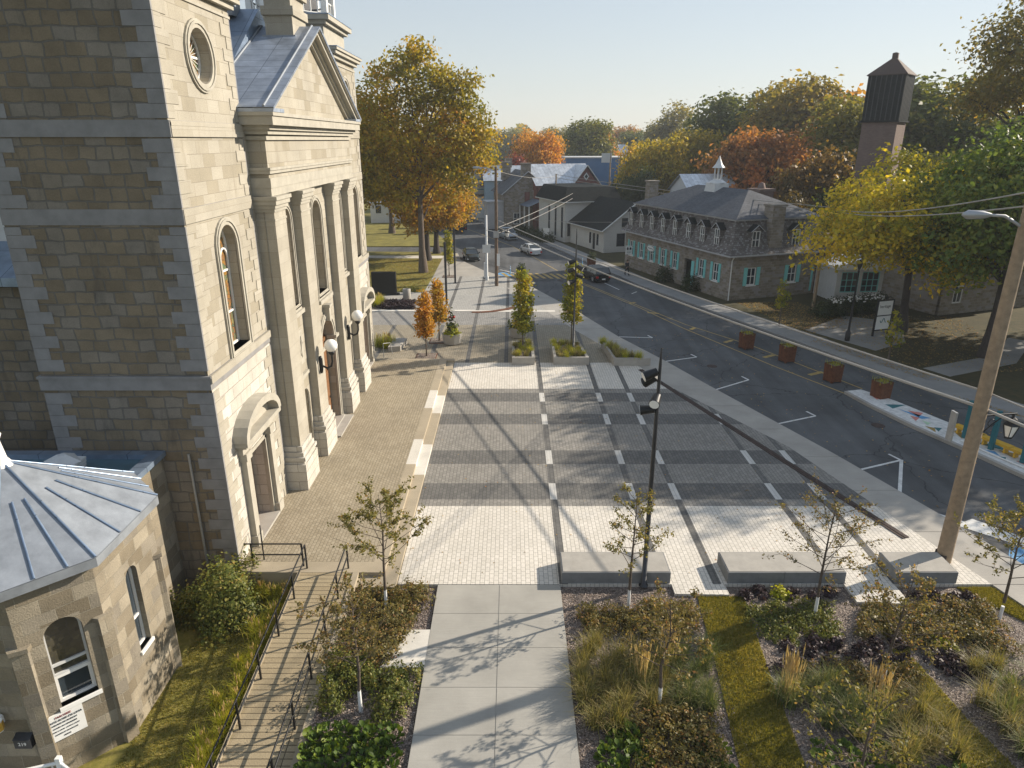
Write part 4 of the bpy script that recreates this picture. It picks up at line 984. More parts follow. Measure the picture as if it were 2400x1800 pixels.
# ---- ornamental grasses
def grass_mesh(seed, n, h, spread, r0, mat, plumes=0, ph=None, w=.012, droop=.6):
    rng = np.random.default_rng(seed); S = 5
    az = rng.uniform(0, 2*math.pi, n); le = h*rng.uniform(.6, 1.15, n); ln = rng.uniform(.15, 1, n)*spread; b = rng.normal(0, r0, (n,2))
    d = np.stack([np.cos(az), np.sin(az)], 1); sd_ = np.stack([-d[:,1], d[:,0]], 1)
    t = np.linspace(0, 1, S); V = np.zeros((n, S, 2, 3))
    for i, tt in enumerate(t):
        xy = b + d*(ln*le*tt**1.8)[:,None]; z = le*(tt - droop*ln*tt**2.6*.8); ww = w*(1-.85*tt)
        V[:,i,0,:2] = xy-sd_*ww; V[:,i,1,:2] = xy+sd_*ww; V[:,i,:,2] = np.maximum(z, .01)[:,None]
    V = V.reshape(-1,3); idx = np.arange(n*S*2).reshape(n,S,2)
    Fq = np.stack([idx[:,:-1,0], idx[:,:-1,1], idx[:,1:,1], idx[:,1:,0]], -1).reshape(-1,4)
    tint = np.repeat(np.clip(rng.beta(2,2.4,n), 0, 1), S*2) ; tint = np.clip(tint + np.tile(np.repeat(t, 2), n)*.25, 0, 1); mi = np.zeros(len(Fq))
    mats = [mat]
    if plumes:
        m = plumes; az = rng.uniform(0, 2*math.pi, m); ln = rng.uniform(.0, .32, m); b = rng.normal(0, r0*.8, (m,2)); hh = (ph or h*1.5)*rng.uniform(.82, 1.08, m)
        d = np.stack([np.cos(az), np.sin(az)], 1); Vs = []; Fs = []; k = 0
        for i in range(m):
            top = np.array([b[i,0]+d[i,0]*ln[i]*hh[i]*.5, b[i,1]+d[i,1]*ln[i]*hh[i]*.5, hh[i]]); bot = np.array([b[i,0],b[i,1],0]); ax_ = top-bot; mid = bot+ax_*.72
            for sdv in (np.array([1,0,0]), np.array([0,1,0])):
                Vs += [bot-sdv*.004, bot+sdv*.004, mid+sdv*.004, mid-sdv*.004]; Fs.append([k,k+1,k+2,k+3]); k += 4
                q = bot+ax_*.82; Vs += [mid, q+sdv*.022, top, q-sdv*.022]; Fs.append([k,k+1,k+2,k+3]); k += 4
        Vs = np.array(Vs); Fs = np.array(Fs)+len(V); V = np.concatenate([V, Vs]); Fq = np.concatenate([Fq, Fs]); mi = np.concatenate([mi, np.ones(len(Fs))])
        tint = np.concatenate([tint, rng.uniform(0,1,len(Vs))]); mats = [mat, F['plume']]
    return np_mesh('grass_clump', V, Fq, mats, tint, mi)
def mound_mesh(seed, r, h, N_, ls, mat, cl=10, csize=.06, aspect=.62, core=None):
    rng = np.random.default_rng(seed); m = N_//cl; d = rng.normal(0,1,(m,3)); d[:,2] = np.abs(d[:,2])*.9+.05; d = unit(d); q = rng.uniform(.25,1,(m,1))**.45
    lump = 1+.28*np.sin(d[:,:1]*4.3+seed)+.2*np.cos(d[:,1:2]*5.1+seed*2)
    c = d*q*lump*np.array([r,r,h]); c[:,2] += .03
    P = np.repeat(c, cl, 0)+rng.normal(0,csize,(m*cl,3)); P[:,2] = np.abs(P[:,2])
    T_ = np.clip(np.repeat(rng.uniform(0,.6,m), cl)+rng.uniform(0,.4,m*cl), 0, 1)
    V, Fq, t = leaves(P, np.repeat(d,cl,0)+np.array([0,0,.4]), ls, T_, aspect, .7, rng)
    return np_mesh('foliage', V, Fq, mat, t)
def rosette_mesh(seed, n, r, ls, mat):
    rng = np.random.default_rng(seed); Vs = []; Fs = []; T_ = []; k = 0
    for i in range(n):
        a = rng.uniform(0, 2*math.pi); el = rng.uniform(.25, 1.2); rr = r*rng.uniform(.25,1); s = ls*rng.uniform(.7,1.25)
        d = np.array([math.cos(a)*math.cos(el), math.sin(a)*math.cos(el), math.sin(el)]); sdv = np.array([-math.sin(a), math.cos(a), rng.normal(0,.25)])
        p = np.array([math.cos(a)*rr*.8, math.sin(a)*rr*.8, .05+.22*rng.uniform(0,1)*(1-rr/r*.6)]); up = np.array([0,0,1])
        Vs += [p, p+d*s*.3+sdv*s*.36+up*.03, p+d*s*.75+sdv*s*.34+up*.02, p+d*s-up*.02, p+d*s*.75-sdv*s*.34+up*.02, p+d*s*.3-sdv*s*.36+up*.03]
        Fs.append([k,k+1,k+2,k+3]); Fs.append([k,k+3,k+4,k+5]); k += 6; T_ += [np.clip(rng.beta(2,2.2),0,1)]*6
    return np_mesh('foliage', np.array(Vs), np.array(Fs), mat, np.array(T_))
def plants(name, label, cat, group, meshes, spots, zs, smin=.8, smax=1.2, lab=None):
    for i, (x, y) in enumerate(spots):
        o = bpy.data.objects.new(name, meshes[i % len(meshes)]); col.objects.link(o)
        s = random.uniform(smin, smax); o.location = (x, y, zs); o.rotation_euler = (0, 0, random.uniform(0, 6.28)); o.scale = (s, s, s*random.uniform(.9,1.1)); XF[o.name] = Matrix.Translation((x,y,zs))
        tag(o, lab[i] if lab else label, cat, group)
def scatter(poly, n, dmin, seed=1, avoid=()):
    rng = random.Random(seed); xs = [p[0] for p in poly]; ys = [p[1] for p in poly]; out = []
    for _ in range(n*60):
        x, y = rng.uniform(min(xs), max(xs)), rng.uniform(min(ys), max(ys)); ins = False; j = len(poly)-1
        for i in range(len(poly)):
            if (poly[i][1] > y) != (poly[j][1] > y) and x < (poly[j][0]-poly[i][0])*(y-poly[i][1])/(poly[j][1]-poly[i][1])+poly[i][0]: ins = not ins
            j = i
        if ins and all((x-a)**2+(y-b)**2 > dmin*dmin for a, b in out) and all((x-a)**2+(y-b)**2 > r_*r_ for a, b, r_ in avoid):
            out.append((x, y))
            if len(out) >= n: break
    return out
def lawn_blades(name, polys, n, z, h, mat, seed, label=None):
    rng = np.random.default_rng(seed); pts = []
    for k, pl in enumerate(polys):
        pts += scatter2(pl, n//len(polys), rng)
    P = np.array(pts); n = len(P); az = rng.uniform(0, 6.28, n); hh = h*rng.uniform(.5,1.3,n); w_ = .012
    sdv = np.stack([np.cos(az), np.sin(az), az*0], 1)*w_; ln = rng.normal(0,.4,(n,2))*hh[:,None]
    B = np.concatenate([P, np.full((n,1), z)], 1); T_ = B.copy(); T_[:,:2] += ln; T_[:,2] += hh
    V = np.stack([B-sdv, B+sdv, T_], 1).reshape(-1,3)
    pn = np.sin(P[:,0]*1.7+P[:,1]*.8)*.5+np.sin(P[:,1]*1.1-P[:,0]*.6)*.5
    t = np.repeat(np.clip(rng.beta(2,2.5,n)+.12*pn,0,1), 3)
    o = link(name, np_mesh(name, V, np.arange(3*n).reshape(-1,3), mat, t)); tag(o, kind='stuff'); return o
def scatter2(pl, n, rng):
    pl = np.array(pl); lo, hi = pl.min(0), pl.max(0); out = []
    while len(out) < n:
        Q = rng.uniform(lo, hi, (n,2)); ins = np.zeros(n, bool); j = len(pl)-1
        for i in range(len(pl)):
            c = ((pl[i,1] > Q[:,1]) != (pl[j,1] > Q[:,1])) & (Q[:,0] < (pl[j,0]-pl[i,0])*(Q[:,1]-pl[i,1])/(pl[j,1]-pl[i,1]+1e-9)+pl[i,0]); ins ^= c; j = i
        out += [tuple(q) for q in Q[ins]]
    return out[:n]
# ---- young trees of the foreground beds
def young(seed, h, first, spread, nl, ls, mat, dens=1.0, guard=.75):
    rng = np.random.default_rng(seed); mb = MB(); P = []; top = Vector((rng.normal(0,.06), rng.normal(0,.06), h))
    pts = [Vector((0,0,guard)), Vector((rng.normal(0,.03), rng.normal(0,.03), first)), Vector((rng.normal(0,.08), rng.normal(0,.08), h*.7)), top]
    mb.tube(pts, [.05,.042,.024,.006], 7)
    nb = int(17*dens)
    for i in range(nb):
        t = i/nb; z = first+(h-first)*(t**.9)*.92; a = i*2.4+rng.uniform(-.4,.4); le = spread*(1-.62*t)*rng.uniform(.75,1.15)
        seg = 0 if z < h*.7 else 1; p0 = pts[1].lerp(pts[2], (z-first)/(h*.7-first)) if seg == 0 else pts[2].lerp(pts[3], (z-h*.7)/(h*.3))
        up = rng.uniform(.35,.9); d = Vector((math.cos(a), math.sin(a), up)); e = p0+d*le; m = p0+d*le*.5+Vector((rng.normal(0,.06),rng.normal(0,.06),-.04))
        mb.tube([p0, m, e], [.016*(1-.5*t),.010,.003], 5, cap=False)
        for k in range(5):
            q = .3+.7*rng.uniform(0,1); b0 = p0.lerp(m, q*2) if q < .5 else m.lerp(e, q*2-1)
            d2 = (d + Vector(rng.normal(0,.8,3))).normalized()*le*rng.uniform(.22,.42); d2.z = d2.z*.7+.05
            mb.tube([b0, b0+d2], [.006,.002], 4, cap=False)
            for j in range(int(nl/nb/5)): 
                s = rng.uniform(.2,1.1); P.append(tuple(b0+d2*s+Vector(rng.normal(0,.045,3))))
    P = np.array(P); V, Fq, t = leaves(P, np.tile([0,0,.6],(len(P),1)), ls, np.clip(rng.beta(2,2,len(P)),0,1), .55, 1.0, rng)
    return mb, np_mesh('crown', V, Fq, mat, t)
def put_young(name, label, loc, ms, group, rz=0, guard=.75, sc_=1.0, bark='bark'):
    t = thing(name, label, 'young tree', loc, rz, group); t.scale = (sc_,)*3
    ms[0].build('trunk', M[bark], t); link('crown', ms[1], t)
    if guard:
        g_ = MB(); g_.tube([(0,0,0),(0,0,guard*.5),(.004,0,guard+.01)], [.062,.055,.052], 8); g_.build('trunk_guard', M['whitewrap'], t)
    return t
GY = 'young trees planted in the beds'
put_young('young_tree', 'olive leaved young tree with white trunk guard beside the concrete steps', (-4.3,19.49,-.11), young(1, 4.35, 1.75, 1.75, 3000, .10, F['small'], 1.5), GY, .4)
put_young('young_tree', 'bronze leaved young tree leaning over the ramp handrail', (-4.24,15.0,-.11), young(2, 3.75, 1.5, 1.6, 2600, .095, F['bronze'], 1.5), GY, 1.2)
put_young('young_tree', 'slim young tree in front of the tall black floodlight pole', (3.98,19.5,-.11), young(3, 4.4, 1.6, 1.15, 1700, .09, F['small'], 1.3), GY, 2.0)
put_young('young_tree', 'sparse bronze young tree rising from tawny grasses right of the concrete path', (4.14,15.1,-.11), young(4, 3.65, 1.5, 1.3, 1900, .095, F['bronze'], 1.4), GY, 3.0)
put_young('young_tree', 'wide vase shaped young tree with thin leaves before the long bench', (10.2,19.11,-.11), young(5, 4.45, 1.5, 2.0, 1800, .085, F['bronze'], 1.6), GY, .9)
put_young('young_tree', 'reddish young tree with thin crown behind the tan plumed grass', (10.75,15.8,-.11), young(6, 3.9, 1.3, 1.7, 1900, .095, F['bronze'], 1.5), GY, 4.0)
put_young('young_tree', 'olive young tree beside the foot of the wooden utility pole', (16.21,18.82,-.11), young(7, 4.2, 1.7, 1.8, 2600, .10, F['small'], 1.5), GY, 5.1, guard=.6)
# outside the frame on the right: more of the same bed, whose shadows fall into the picture
put_young('young_tree', 'young tree in the bed right of the picture edge', (13.4,11.6,-.11), young(8, 5.0, 1.6, 1.9, 1500, .11, F['small'], 1.3), GY, 2.2)
put_young('young_tree', 'young tree nearest the camera right of the path', (7.6,11.2,-.11), young(9, 4.2, 1.5, 1.7, 1000, .10, F['small'], 1.1), GY, 1.6)
# grasses, shrubs and perennials
gA = [grass_mesh(20+i, 240, .85, .9, .10, F['grass'], w=.009) for i in range(3)]
gB = [grass_mesh(30+i, 260, .8, .95, .10, F['blue'], w=.009) for i in range(2)]
gL = [grass_mesh(40+i, 200, .62, .75, .10, F['lime'], 7, .66, w=.010) for i in range(3)]
gR = [grass_mesh(50+i, 330, .95, .75, .16, F['blue'], 46, 1.75, w=.010) for i in range(2)]
bg_ = [rosette_mesh(60+i, 30, .21, .145, F['berg']) for i in range(3)]
hu = [mound_mesh(70+i, .30, .22, 260, .10, F['purple'], 8, .04, .8) for i in range(3)]
sh = [mound_mesh(80+i, .55, .62, 900, .085, F['shrub'], 9, .05) for i in range(3)]
rs_ = [mound_mesh(90+i, .50, .40, 620, .085, F['rose'], 8, .06) for i in range(3)]
gc = [mound_mesh(100+i, .42, .20, 420, .085, F['shrub'], 8, .05) for i in range(2)]
lm_ = [mound_mesh(110, .34, .30, 340, .10, F['lime'], 8, .05, .8)]
def P_(*a, **k): plants(*a, **k)
Zb = -.11
P_('tawny_grass', 'clump of soft tawny grass in the bed right of the concrete path', 'grass clump', 'tawny grasses by the path', gA, scatter([(2.1,14.4),(4.6,14.6),(4.9,17.4),(2.0,17.8)], 24, .42, 1), Zb, .85, 1.2)
P_('blue_grass', 'blue green grass clump along the left edge of the central lawn strip', 'grass clump', 'blue green grasses by the lawn strip', gB, scatter([(4.6,14.9),(5.7,14.9),(6.1,17.2),(4.9,17.3)], 9, .42, 2), Zb)
P_('green_grass', 'green arching grass clump between the two tan plumed grasses', 'grass clump', 'arching green grasses', gB, scatter([(8.2,14.2),(9.6,14.0),(9.9,15.9),(8.3,16.1)], 10, .42, 3), Zb, .9, 1.15)
P_('tawny_grass', 'soft grass clump in the bed at the right edge of the picture', 'grass clump', 'grasses at the right edge', gA+gB, scatter([(13.2,12.5),(15.5,12.5),(16.4,16.2),(13.4,16.8)], 26, .45, 4), Zb, .9, 1.2)
P_('tawny_grass', 'tawny grass clump in front of the reddish young tree', 'grass clump', 'grasses below the reddish tree', gA, scatter([(10.0,13.2),(11.6,13.2),(12.0,15.2),(10.2,15.2)], 9, .45, 5), Zb, .85, 1.1)
P_('feather_grass', '', 'grass clump', 'feather reed grasses', gR, [(7.85,15.35),(10.05,14.75),(3.75,15.9),(4.75,16.6)], Zb, .95, 1.05,
   lab=['tall tan plumed grass at the right edge of the central lawn strip', 'tan plumed grass at the foot of the reddish young tree', 'tan plumed grass among soft tawny clumps beside the path', 'tan plumed grass left of the central lawn strip'])
P_('lime_grass', 'yellow green grass clump along the left side of the ramp', 'grass clump', 'lime grasses along the ramp', gL, [(-7.95-.2*random.random(), 11.2+.45*i) for i in range(22)] + [(-8.3-.3*random.random(), 12.6+1.5*i) for i in range(5)], -.5, .9, 1.2)
P_('lime_grass', 'yellow green grass clump below the forecourt edge', 'grass clump', 'lime grasses below the forecourt', gL, [(-9.4,20.55),(-9.0,20.6),(-8.6,20.55),(-8.2,20.6),(-8.0,20.3)], -.5, .95, 1.2)
P_('broadleaf_plant', 'glossy broad leaved green plant at the bottom between ramp and path', 'perennial', 'glossy perennials left of the path', bg_, scatter([(-5.3,12.2),(-2.95,12.2),(-3.05,14.3),(-5.35,14.2)], 62, .24, 6), Zb, .9, 1.25)
P_('broadleaf_plant', 'glossy broad leaved green plant at the bottom right of the path', 'perennial', 'glossy perennials right of the path', bg_, scatter([(2.2,12.0),(3.4,12.2),(3.4,14.2),(2.5,14.4)], 26, .24, 7), Zb, .9, 1.2)
P_('broadleaf_plant', 'glossy broad leaved plant at the left edge of the central lawn strip', 'perennial', 'glossy perennials by the lawn strip', bg_, scatter([(4.7,12.6),(5.5,12.6),(5.5,14.3),(4.9,14.3)], 10, .26, 8), Zb, .8, 1.1)
P_('broadleaf_plant', 'glossy green plant in the bark mulch at the bottom right', 'perennial', 'glossy perennials at the bottom right', bg_, scatter([(7.9,11.8),(11.3,11.8),(11.4,13.6),(8.0,13.8)], 34, .3, 9), Zb, .8, 1.15)
P_('coral_bells', 'dark purple leaved mound in the mulch right of the central lawn strip', 'perennial', 'purple mounds in the middle bed', hu, scatter([(8.1,16.4),(8.9,16.3),(12.3,16.9),(12.2,17.9),(8.4,17.7)], 15, .56, 10), Zb, .85, 1.25)
P_('coral_bells', 'dark purple leaved mound in front of the concrete benches', 'perennial', 'purple mounds before the benches', hu, [(8.2,20.1),(8.75,20.25),(9.9,20.2),(10.6,20.1),(11.2,20.3),(14.2,20.0),(14.8,20.1),(15.4,20.0),(16.0,20.1)], Zb, .8, 1.1)
P_('coral_bells', 'dark purple leaved mound near the lime shrub', 'perennial', 'purple mounds by the lime shrub', hu, scatter([(12.9,16.3),(14.6,16.1),(14.6,17.1),(13.0,17.3)], 9, .36, 11), Zb, .85, 1.2)
P_('lime_shrub', '', 'perennial', None, lm_, [(9.4,20.15),(13.6,17.55)], Zb, 1.0, 1.0, lab=['small bright lime plant in front of the long bench', 'bright lime shrub beside purple mounds at right'])
P_('groundcover_shrub', 'low green spreading shrub behind the purple mounds', 'shrub', 'low shrubs behind the purple mounds', gc, scatter([(7.9,18.0),(10.4,18.0),(10.6,19.5),(8.0,19.5)], 18, .46, 12), Zb, .85, 1.2)
P_('green_shrub', 'rounded fine leaved green shrub between ramp and path', 'shrub', 'green shrubs left of the path', sh, [(-5.05,15.9),(-4.6,16.35),(-5.1,15.2),(-3.75,15.9),(-3.35,15.4),(-3.5,14.85),(-3.15,16.1),(-4.3,16.1),(-5.15,16.6)], Zb, .85, 1.15)
P_('russet_shrub', 'low russet leaved shrub in the bed beside the steps', 'shrub', 'russet shrubs by the steps', rs_, scatter([(-5.4,17.0),(-3.9,16.9),(-3.3,19.0),(-3.3,20.4),(-5.4,19.9)], 20, .5, 13, [(-4.3,19.49,.3)]), Zb, .85, 1.2)
P_('russet_shrub', 'low russet shrub behind the first concrete bench', 'shrub', 'russet shrubs by the first bench', rs_, scatter([(2.2,18.2),(6.1,18.3),(6.2,19.3),(2.4,19.4)], 17, .5, 14, [(3.98,19.5,.35)]), Zb, .85, 1.15)
P_('russet_shrub', 'pinkish low shrub at the bottom beside the central lawn strip', 'shrub', 'pinkish shrubs at the bottom', rs_, scatter([(3.5,12.0),(5.2,12.0),(5.4,14.8),(3.6,14.6)], 15, .45, 15), Zb, .85, 1.15)
P_('russet_shrub', 'low bronze shrub around the young trees at right', 'shrub', 'bronze shrubs at the right', rs_, scatter([(11.2,17.9),(15.4,17.5),(16.2,19.4),(12.0,19.4)], 24, .5, 16, [(16.21,18.82,.4)]), Zb, .8, 1.15)
P_('russet_shrub', 'small bronze shrub between purple mounds and plumed grass', 'shrub', 'bronze shrubs in the middle bed', rs_, scatter([(8.3,15.9),(11.5,15.6),(12.2,16.7),(8.8,16.5)], 11, .5, 17), Zb, .75, 1.05)
bush = mound_mesh(120, 1.55, 1.8, 9000, .12, F['shrub'], 12, .12)
o = link('bush', bush); o.location = (-10.0,19.6,-.5); tag(o, 'large leafy bush with reddish tips at the foot of the church tower', 'bush')
lawn_blades('lawn_grass', [LAWN1], 42000, -.085, .07, F['blade'], 1); lawn_blades('lawn_grass', [LAWN2, LAWN3], 30000, -.085, .07, F['blade'], 2)
lawn_blades('lawn_grass', [[(-10.4,8),(-8.2,8),(-8.2,20.5),(-10.6,20.8),(-10.4,17)]], 26000, -.5, .055, F['blade'], 3)
# wood chips lying on the beds
def chips(name, polys, n, z, seed):
    rng = np.random.default_rng(seed); P = []
    for pl in polys: P += scatter2(pl, n//len(polys), rng)
    P = np.array(P); n = len(P); P = np.concatenate([P, rng.uniform(z+.005, z+.035, (n,1))], 1)
    V, Fq, t = leaves(P, np.tile([0,0,1.6],(n,1)), np.full(n,.055), rng.uniform(0,1,n), .5, .55, rng)
    tag(link(name, np_mesh(name, V, Fq, F['chip'], t)), kind='stuff')
F['chip'] = leafmat('wood chips', [(0, (.10,.075,.06)), (.5, (.26,.20,.17)), (1, (.50,.42,.37))], .02)
chips('mulch_chips', [[(-5.5,11),(-2.68,11),(-2.68,20.6),(-5.5,20.2)], [(1.76,11),(6.2,11),(6.4,20.6),(1.76,20.6)], [(7.6,11),(17,11),(16.5,20.5),(8,20.6)]], 60000, -.11, 5)
# park, street and background trees
mp_l = [(-5.6,-1,13.5,2.6),(-6.6,1.5,17.5,2.3),(-4.2,-1.5,19.2,2.2),(-3.4,1,22.0,1.6),(-1.2,-.5,22.6,1.9),(.6,0,24.2,1.5),(1.5,-1,20.5,2.2),(3.2,.6,21.6,1.6),(4.6,-.6,20.0,1.7),(5.8,.4,21.0,1.2),(6.2,0,17.6,2.0),(4.2,-1.4,16.2,2.2),(7.6,.5,15.0,1.6),(6.4,-1,13.2,1.8),(8.3,0,12.6,1.0),(3.4,-1.6,12.2,2.0),(1.0,-2,15.0,2.4),(-2.2,-2,15.6,2.4),(-3.4,-1.5,11.6,2.1),(-6.4,0,10.2,2.0),(.2,-1.4,11.2,1.5),(-1.4,1.8,18.6,2.4),(2.4,2.2,18,2.2),(-4.4,3,15,2.4),(4.5,3,13.6,2.2),(0,3.4,13,2.2),(2.6,-.6,9.0,1.2),(-2.0,-.8,8.8,1.4),(-7.6,.6,13.6,1.6),(5.2,.4,10.4,1.2)]
mp = tree_meshes(201, 24.2, 7.6, 8.6, 0, 2.7, 26000, .42, F['gold'], .5, tr=.42, nb=22, lobes=[(np.array(q[:3]), q[3]) for q in mp_l])
plant_tree('maple_tree', 'tallest golden maple in the park beside the church', (-10.7,82.1,-.02), mp, bark='bark')
mp2 = tree_meshes(202, 11.5, 2.6, 6.2, 26, 1.9, 14000, .38, F['orange'], .5, tr=.45, nb=12)
plant_tree('maple_tree', 'low orange maple behind the tall golden maple trunk', (-11.2,91,-.02), mp2, bark='barkdark')
plant_tree('maple_tree', 'low orange maple nearest the street corner', (-10.6,97.0,-.02), mp2, rz=2.1, bark='barkdark', scale=.95)
mp3 = tree_meshes(203, 19, 4.0, 8.5, 24, 3.0, 20000, .5, F['gold'], .7, tr=.5)
plant_tree('maple_tree', 'golden maple half hidden behind the church tower', (-20.0,92,-.02), mp3, scale=1.08)
plant_tree('maple_tree', 'golden green maple further back on the park lawn', (-20.5,119,-.02), mp3, rz=2.0, scale=.9)
plant_tree('maple_tree', 'broad yellow green tree behind the park beside the restaurant', (-17.5,146,-.02), mp3, rz=4.0, scale=.9)
yt = tree_meshes(204, 15.4, 2.4, 8.6, 28, 2.5, 30000, .36, F['yellow'], .5, tr=.36, nb=14, lean=(-.6,0))
plant_tree('yellow_tree', 'sunlit yellow tree behind the free standing sign', (32.5,55.3,0), yt, bark='barkdark')
gt = tree_meshes(205, 17.0, 3.2, 8.0, 28, 2.5, 30000, .36, F['green'], .5, tr=.42, nb=14)
plant_tree('shade_tree', 'dark green shade tree at the right edge of the street', (34.8,48.0,0), gt, bark='barkdark')
wt = tree_meshes(206, 29.5, 12, 9.5, 26, 2.4, 15000, .42, F['any'], .8, tr=.5, nb=18)
plant_tree('tall_tree', 'very tall open crowned tree against the sky at top right', (53,74,0), wt, color=(.11,.10,.03), bark='barkdark')
plant_tree('shade_tree', 'shade tree on the yard right of the picture', (46.5,47.5,0), gt, rz=2.5, bark='barkdark', scale=1.3)
plant_tree('shade_tree', 'fourth shade tree on the yard right of the picture', (53,50.5,0), gt, rz=.5, bark='barkdark', scale=1.4)
plant_tree('shade_tree', 'second shade tree on the yard right of the picture', (47,34,0), gt, rz=4.4, bark='barkdark', scale=.85)
plant_tree('shade_tree', 'third shade tree on the yard right of the picture', (56,57,0), gt, rz=3.4, bark='barkdark', scale=1.65)
# prototypes for the trees of the middle and far distance (each copied and coloured)
PT = [tree_meshes(301, 17, 2.2, 7.5, 18, 2.8, 9000, .62, F['any'], .75), tree_meshes(302, 20, 3.5, 7.0, 18, 2.6, 9500, .62, F['any'], .75),
      tree_meshes(303, 15, 1.5, 6.2, 14, 2.5, 7000, .62, F['any'], .7), tree_meshes(304, 22, 5, 5.6, 16, 2.0, 6000, .6, F['any'], .75)]
PTm = [(tk.build('proto', M['barkdark']).data, cr) for tk, cr in PT]
for o in [o for o in bpy.data.objects if o.name.startswith('proto')]: bpy.data.objects.remove(o)
HT = [17, 20, 15, 22]
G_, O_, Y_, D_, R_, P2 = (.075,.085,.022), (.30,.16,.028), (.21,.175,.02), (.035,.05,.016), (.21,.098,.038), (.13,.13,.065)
BG = [ # label, image x of the centre, distance, top height, prototype, colour, width factor
 ('orange maple behind the grey stone house', 1270, 163, 18.6, 0, O_, .78), ('orange brown maple left of the brightest orange one', 1225, 168, 18.3, 2, (.26,.14,.025), .8),
 ('large green tree turning orange behind the blue hall', 1372, 205, 22.5, 1, G_, 1.15), ('rust topped tree beside the large green tree', 1415, 210, 21.0, 0, (.25,.14,.025), .8),
 ('dark red small tree behind the stone chimneys', 1192, 150, 13.2, 2, (.11,.03,.03), .7), ('dull green tree left of the dark red tree', 1150, 160, 13.5, 2, G_, .8),
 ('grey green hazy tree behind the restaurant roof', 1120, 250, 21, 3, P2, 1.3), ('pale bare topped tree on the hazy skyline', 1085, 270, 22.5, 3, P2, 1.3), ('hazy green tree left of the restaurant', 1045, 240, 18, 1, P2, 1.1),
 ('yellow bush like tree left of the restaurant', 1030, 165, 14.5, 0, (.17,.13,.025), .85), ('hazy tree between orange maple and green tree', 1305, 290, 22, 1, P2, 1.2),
 ('dull orange tree on the skyline right of the blue hall', 1462, 300, 22.5, 0, (.20,.12,.05), 1.0), ('blue green tree on the skyline', 1490, 260, 20, 1, (.06,.08,.035), 1.0),
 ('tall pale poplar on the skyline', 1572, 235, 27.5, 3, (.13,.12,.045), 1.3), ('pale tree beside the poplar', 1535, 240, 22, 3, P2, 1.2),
 ('yellow green tree behind the white house', 1540, 125, 17.0, 0, Y_, .85), ('yellow tree above the blue hall', 1490, 150, 15.5, 2, (.26,.20,.02), .9), ('olive tree left of the cupola', 1610, 128, 18.5, 1, (.15,.13,.02), .9),
 ('dark conifer green tree behind the white house', 1505, 118, 11.5, 2, D_, .8), ('dark green tree behind the black roofs', 1450, 135, 10, 2, D_, .7), ('small green tree by the red brick house', 1425, 128, 6.4, 2, (.13,.12,.02), .5),
 ('large dark green tree right of the poplar', 1715, 150, 26.5, 1, (.055,.07,.018), 1.2), ('tall green tree turning gold behind the manor', 1865, 132, 28.2, 1, (.13,.11,.022), 1.15), ('gold and rust tree left of the brick tower', 1945, 128, 25.5, 0, (.24,.13,.025), 1.0),
 ('red orange maple behind the manor roof', 1800, 104, 18.2, 0, (.21,.098,.036), 1.0), ('rusty maple beside the red orange one', 1745, 110, 17.0, 2, (.19,.10,.034), 1.0), ('brown green tree right of the cupola', 1900, 98, 15, 2, (.11,.075,.022), .95),
 ('green tree behind the brick tower', 1985, 112, 23.5, 1, (.10,.10,.02), 1.1), ('green tree right of the brick tower', 2170, 112, 26.6, 1, (.07,.085,.02), 1.25), ('olive tree low beside the brick tower', 2200, 92, 15, 0, (.06,.07,.016), 1.0),
 ('dark tree behind the tall open crowned tree', 2330, 100, 21, 1, (.05,.062,.016), 1.2), ('dark green low tree behind the yellow tree', 2080, 86, 11, 2, D_, .9), ('bushy green tree below the brick tower', 1985, 84, 10.5, 2, D_, .8), ('dark tree at the far right', 2420, 92, 18, 0, (.045,.058,.016), 1.2),
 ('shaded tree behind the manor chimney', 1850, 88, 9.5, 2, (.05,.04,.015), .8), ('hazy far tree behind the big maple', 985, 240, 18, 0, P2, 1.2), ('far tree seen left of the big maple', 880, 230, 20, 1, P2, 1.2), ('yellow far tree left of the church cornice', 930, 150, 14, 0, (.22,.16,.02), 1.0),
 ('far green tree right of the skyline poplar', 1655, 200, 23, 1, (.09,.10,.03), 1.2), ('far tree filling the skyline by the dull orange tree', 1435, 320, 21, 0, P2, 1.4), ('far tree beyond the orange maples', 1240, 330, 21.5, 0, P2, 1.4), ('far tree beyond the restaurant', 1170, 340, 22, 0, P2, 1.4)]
for i, (lab, px, Y, top, k, c, wf) in enumerate(BG):
    d = Y*math.cos(TH)+5*math.sin(TH); X = (px-1200)/1604*d; s = top/HT[k]
    t = plant_tree('background_tree', lab, (X, Y, -.05), (PTm[k][0], PTm[k][1]), 'trees of the background', color=c, rz=i*1.7, scale=s*wf, zs=1/wf)
# unbroken far wood on the horizon
rng = np.random.default_rng(9); n = 46000; a = rng.uniform(-.9,.9,n); rr = rng.uniform(370,470,n); hz = 15+5*np.sin(a*23)+4*np.sin(a*57+1)+3*np.sin(a*131); Pz = rng.uniform(0,1,n)**.6*hz
P = np.stack([np.sin(a)*rr, np.cos(a)*rr, Pz], 1); V, Fq, t = leaves(P, np.tile([0,-.6,.4],(n,1)), np.full(n,2.3), rng.uniform(0,1,n), .7, .8, rng)
o = link('far_wood', np_mesh('far_wood', V, Fq, F['any'], t)); o.color = (.12,.12,.065,1); tag(o, kind='stuff')
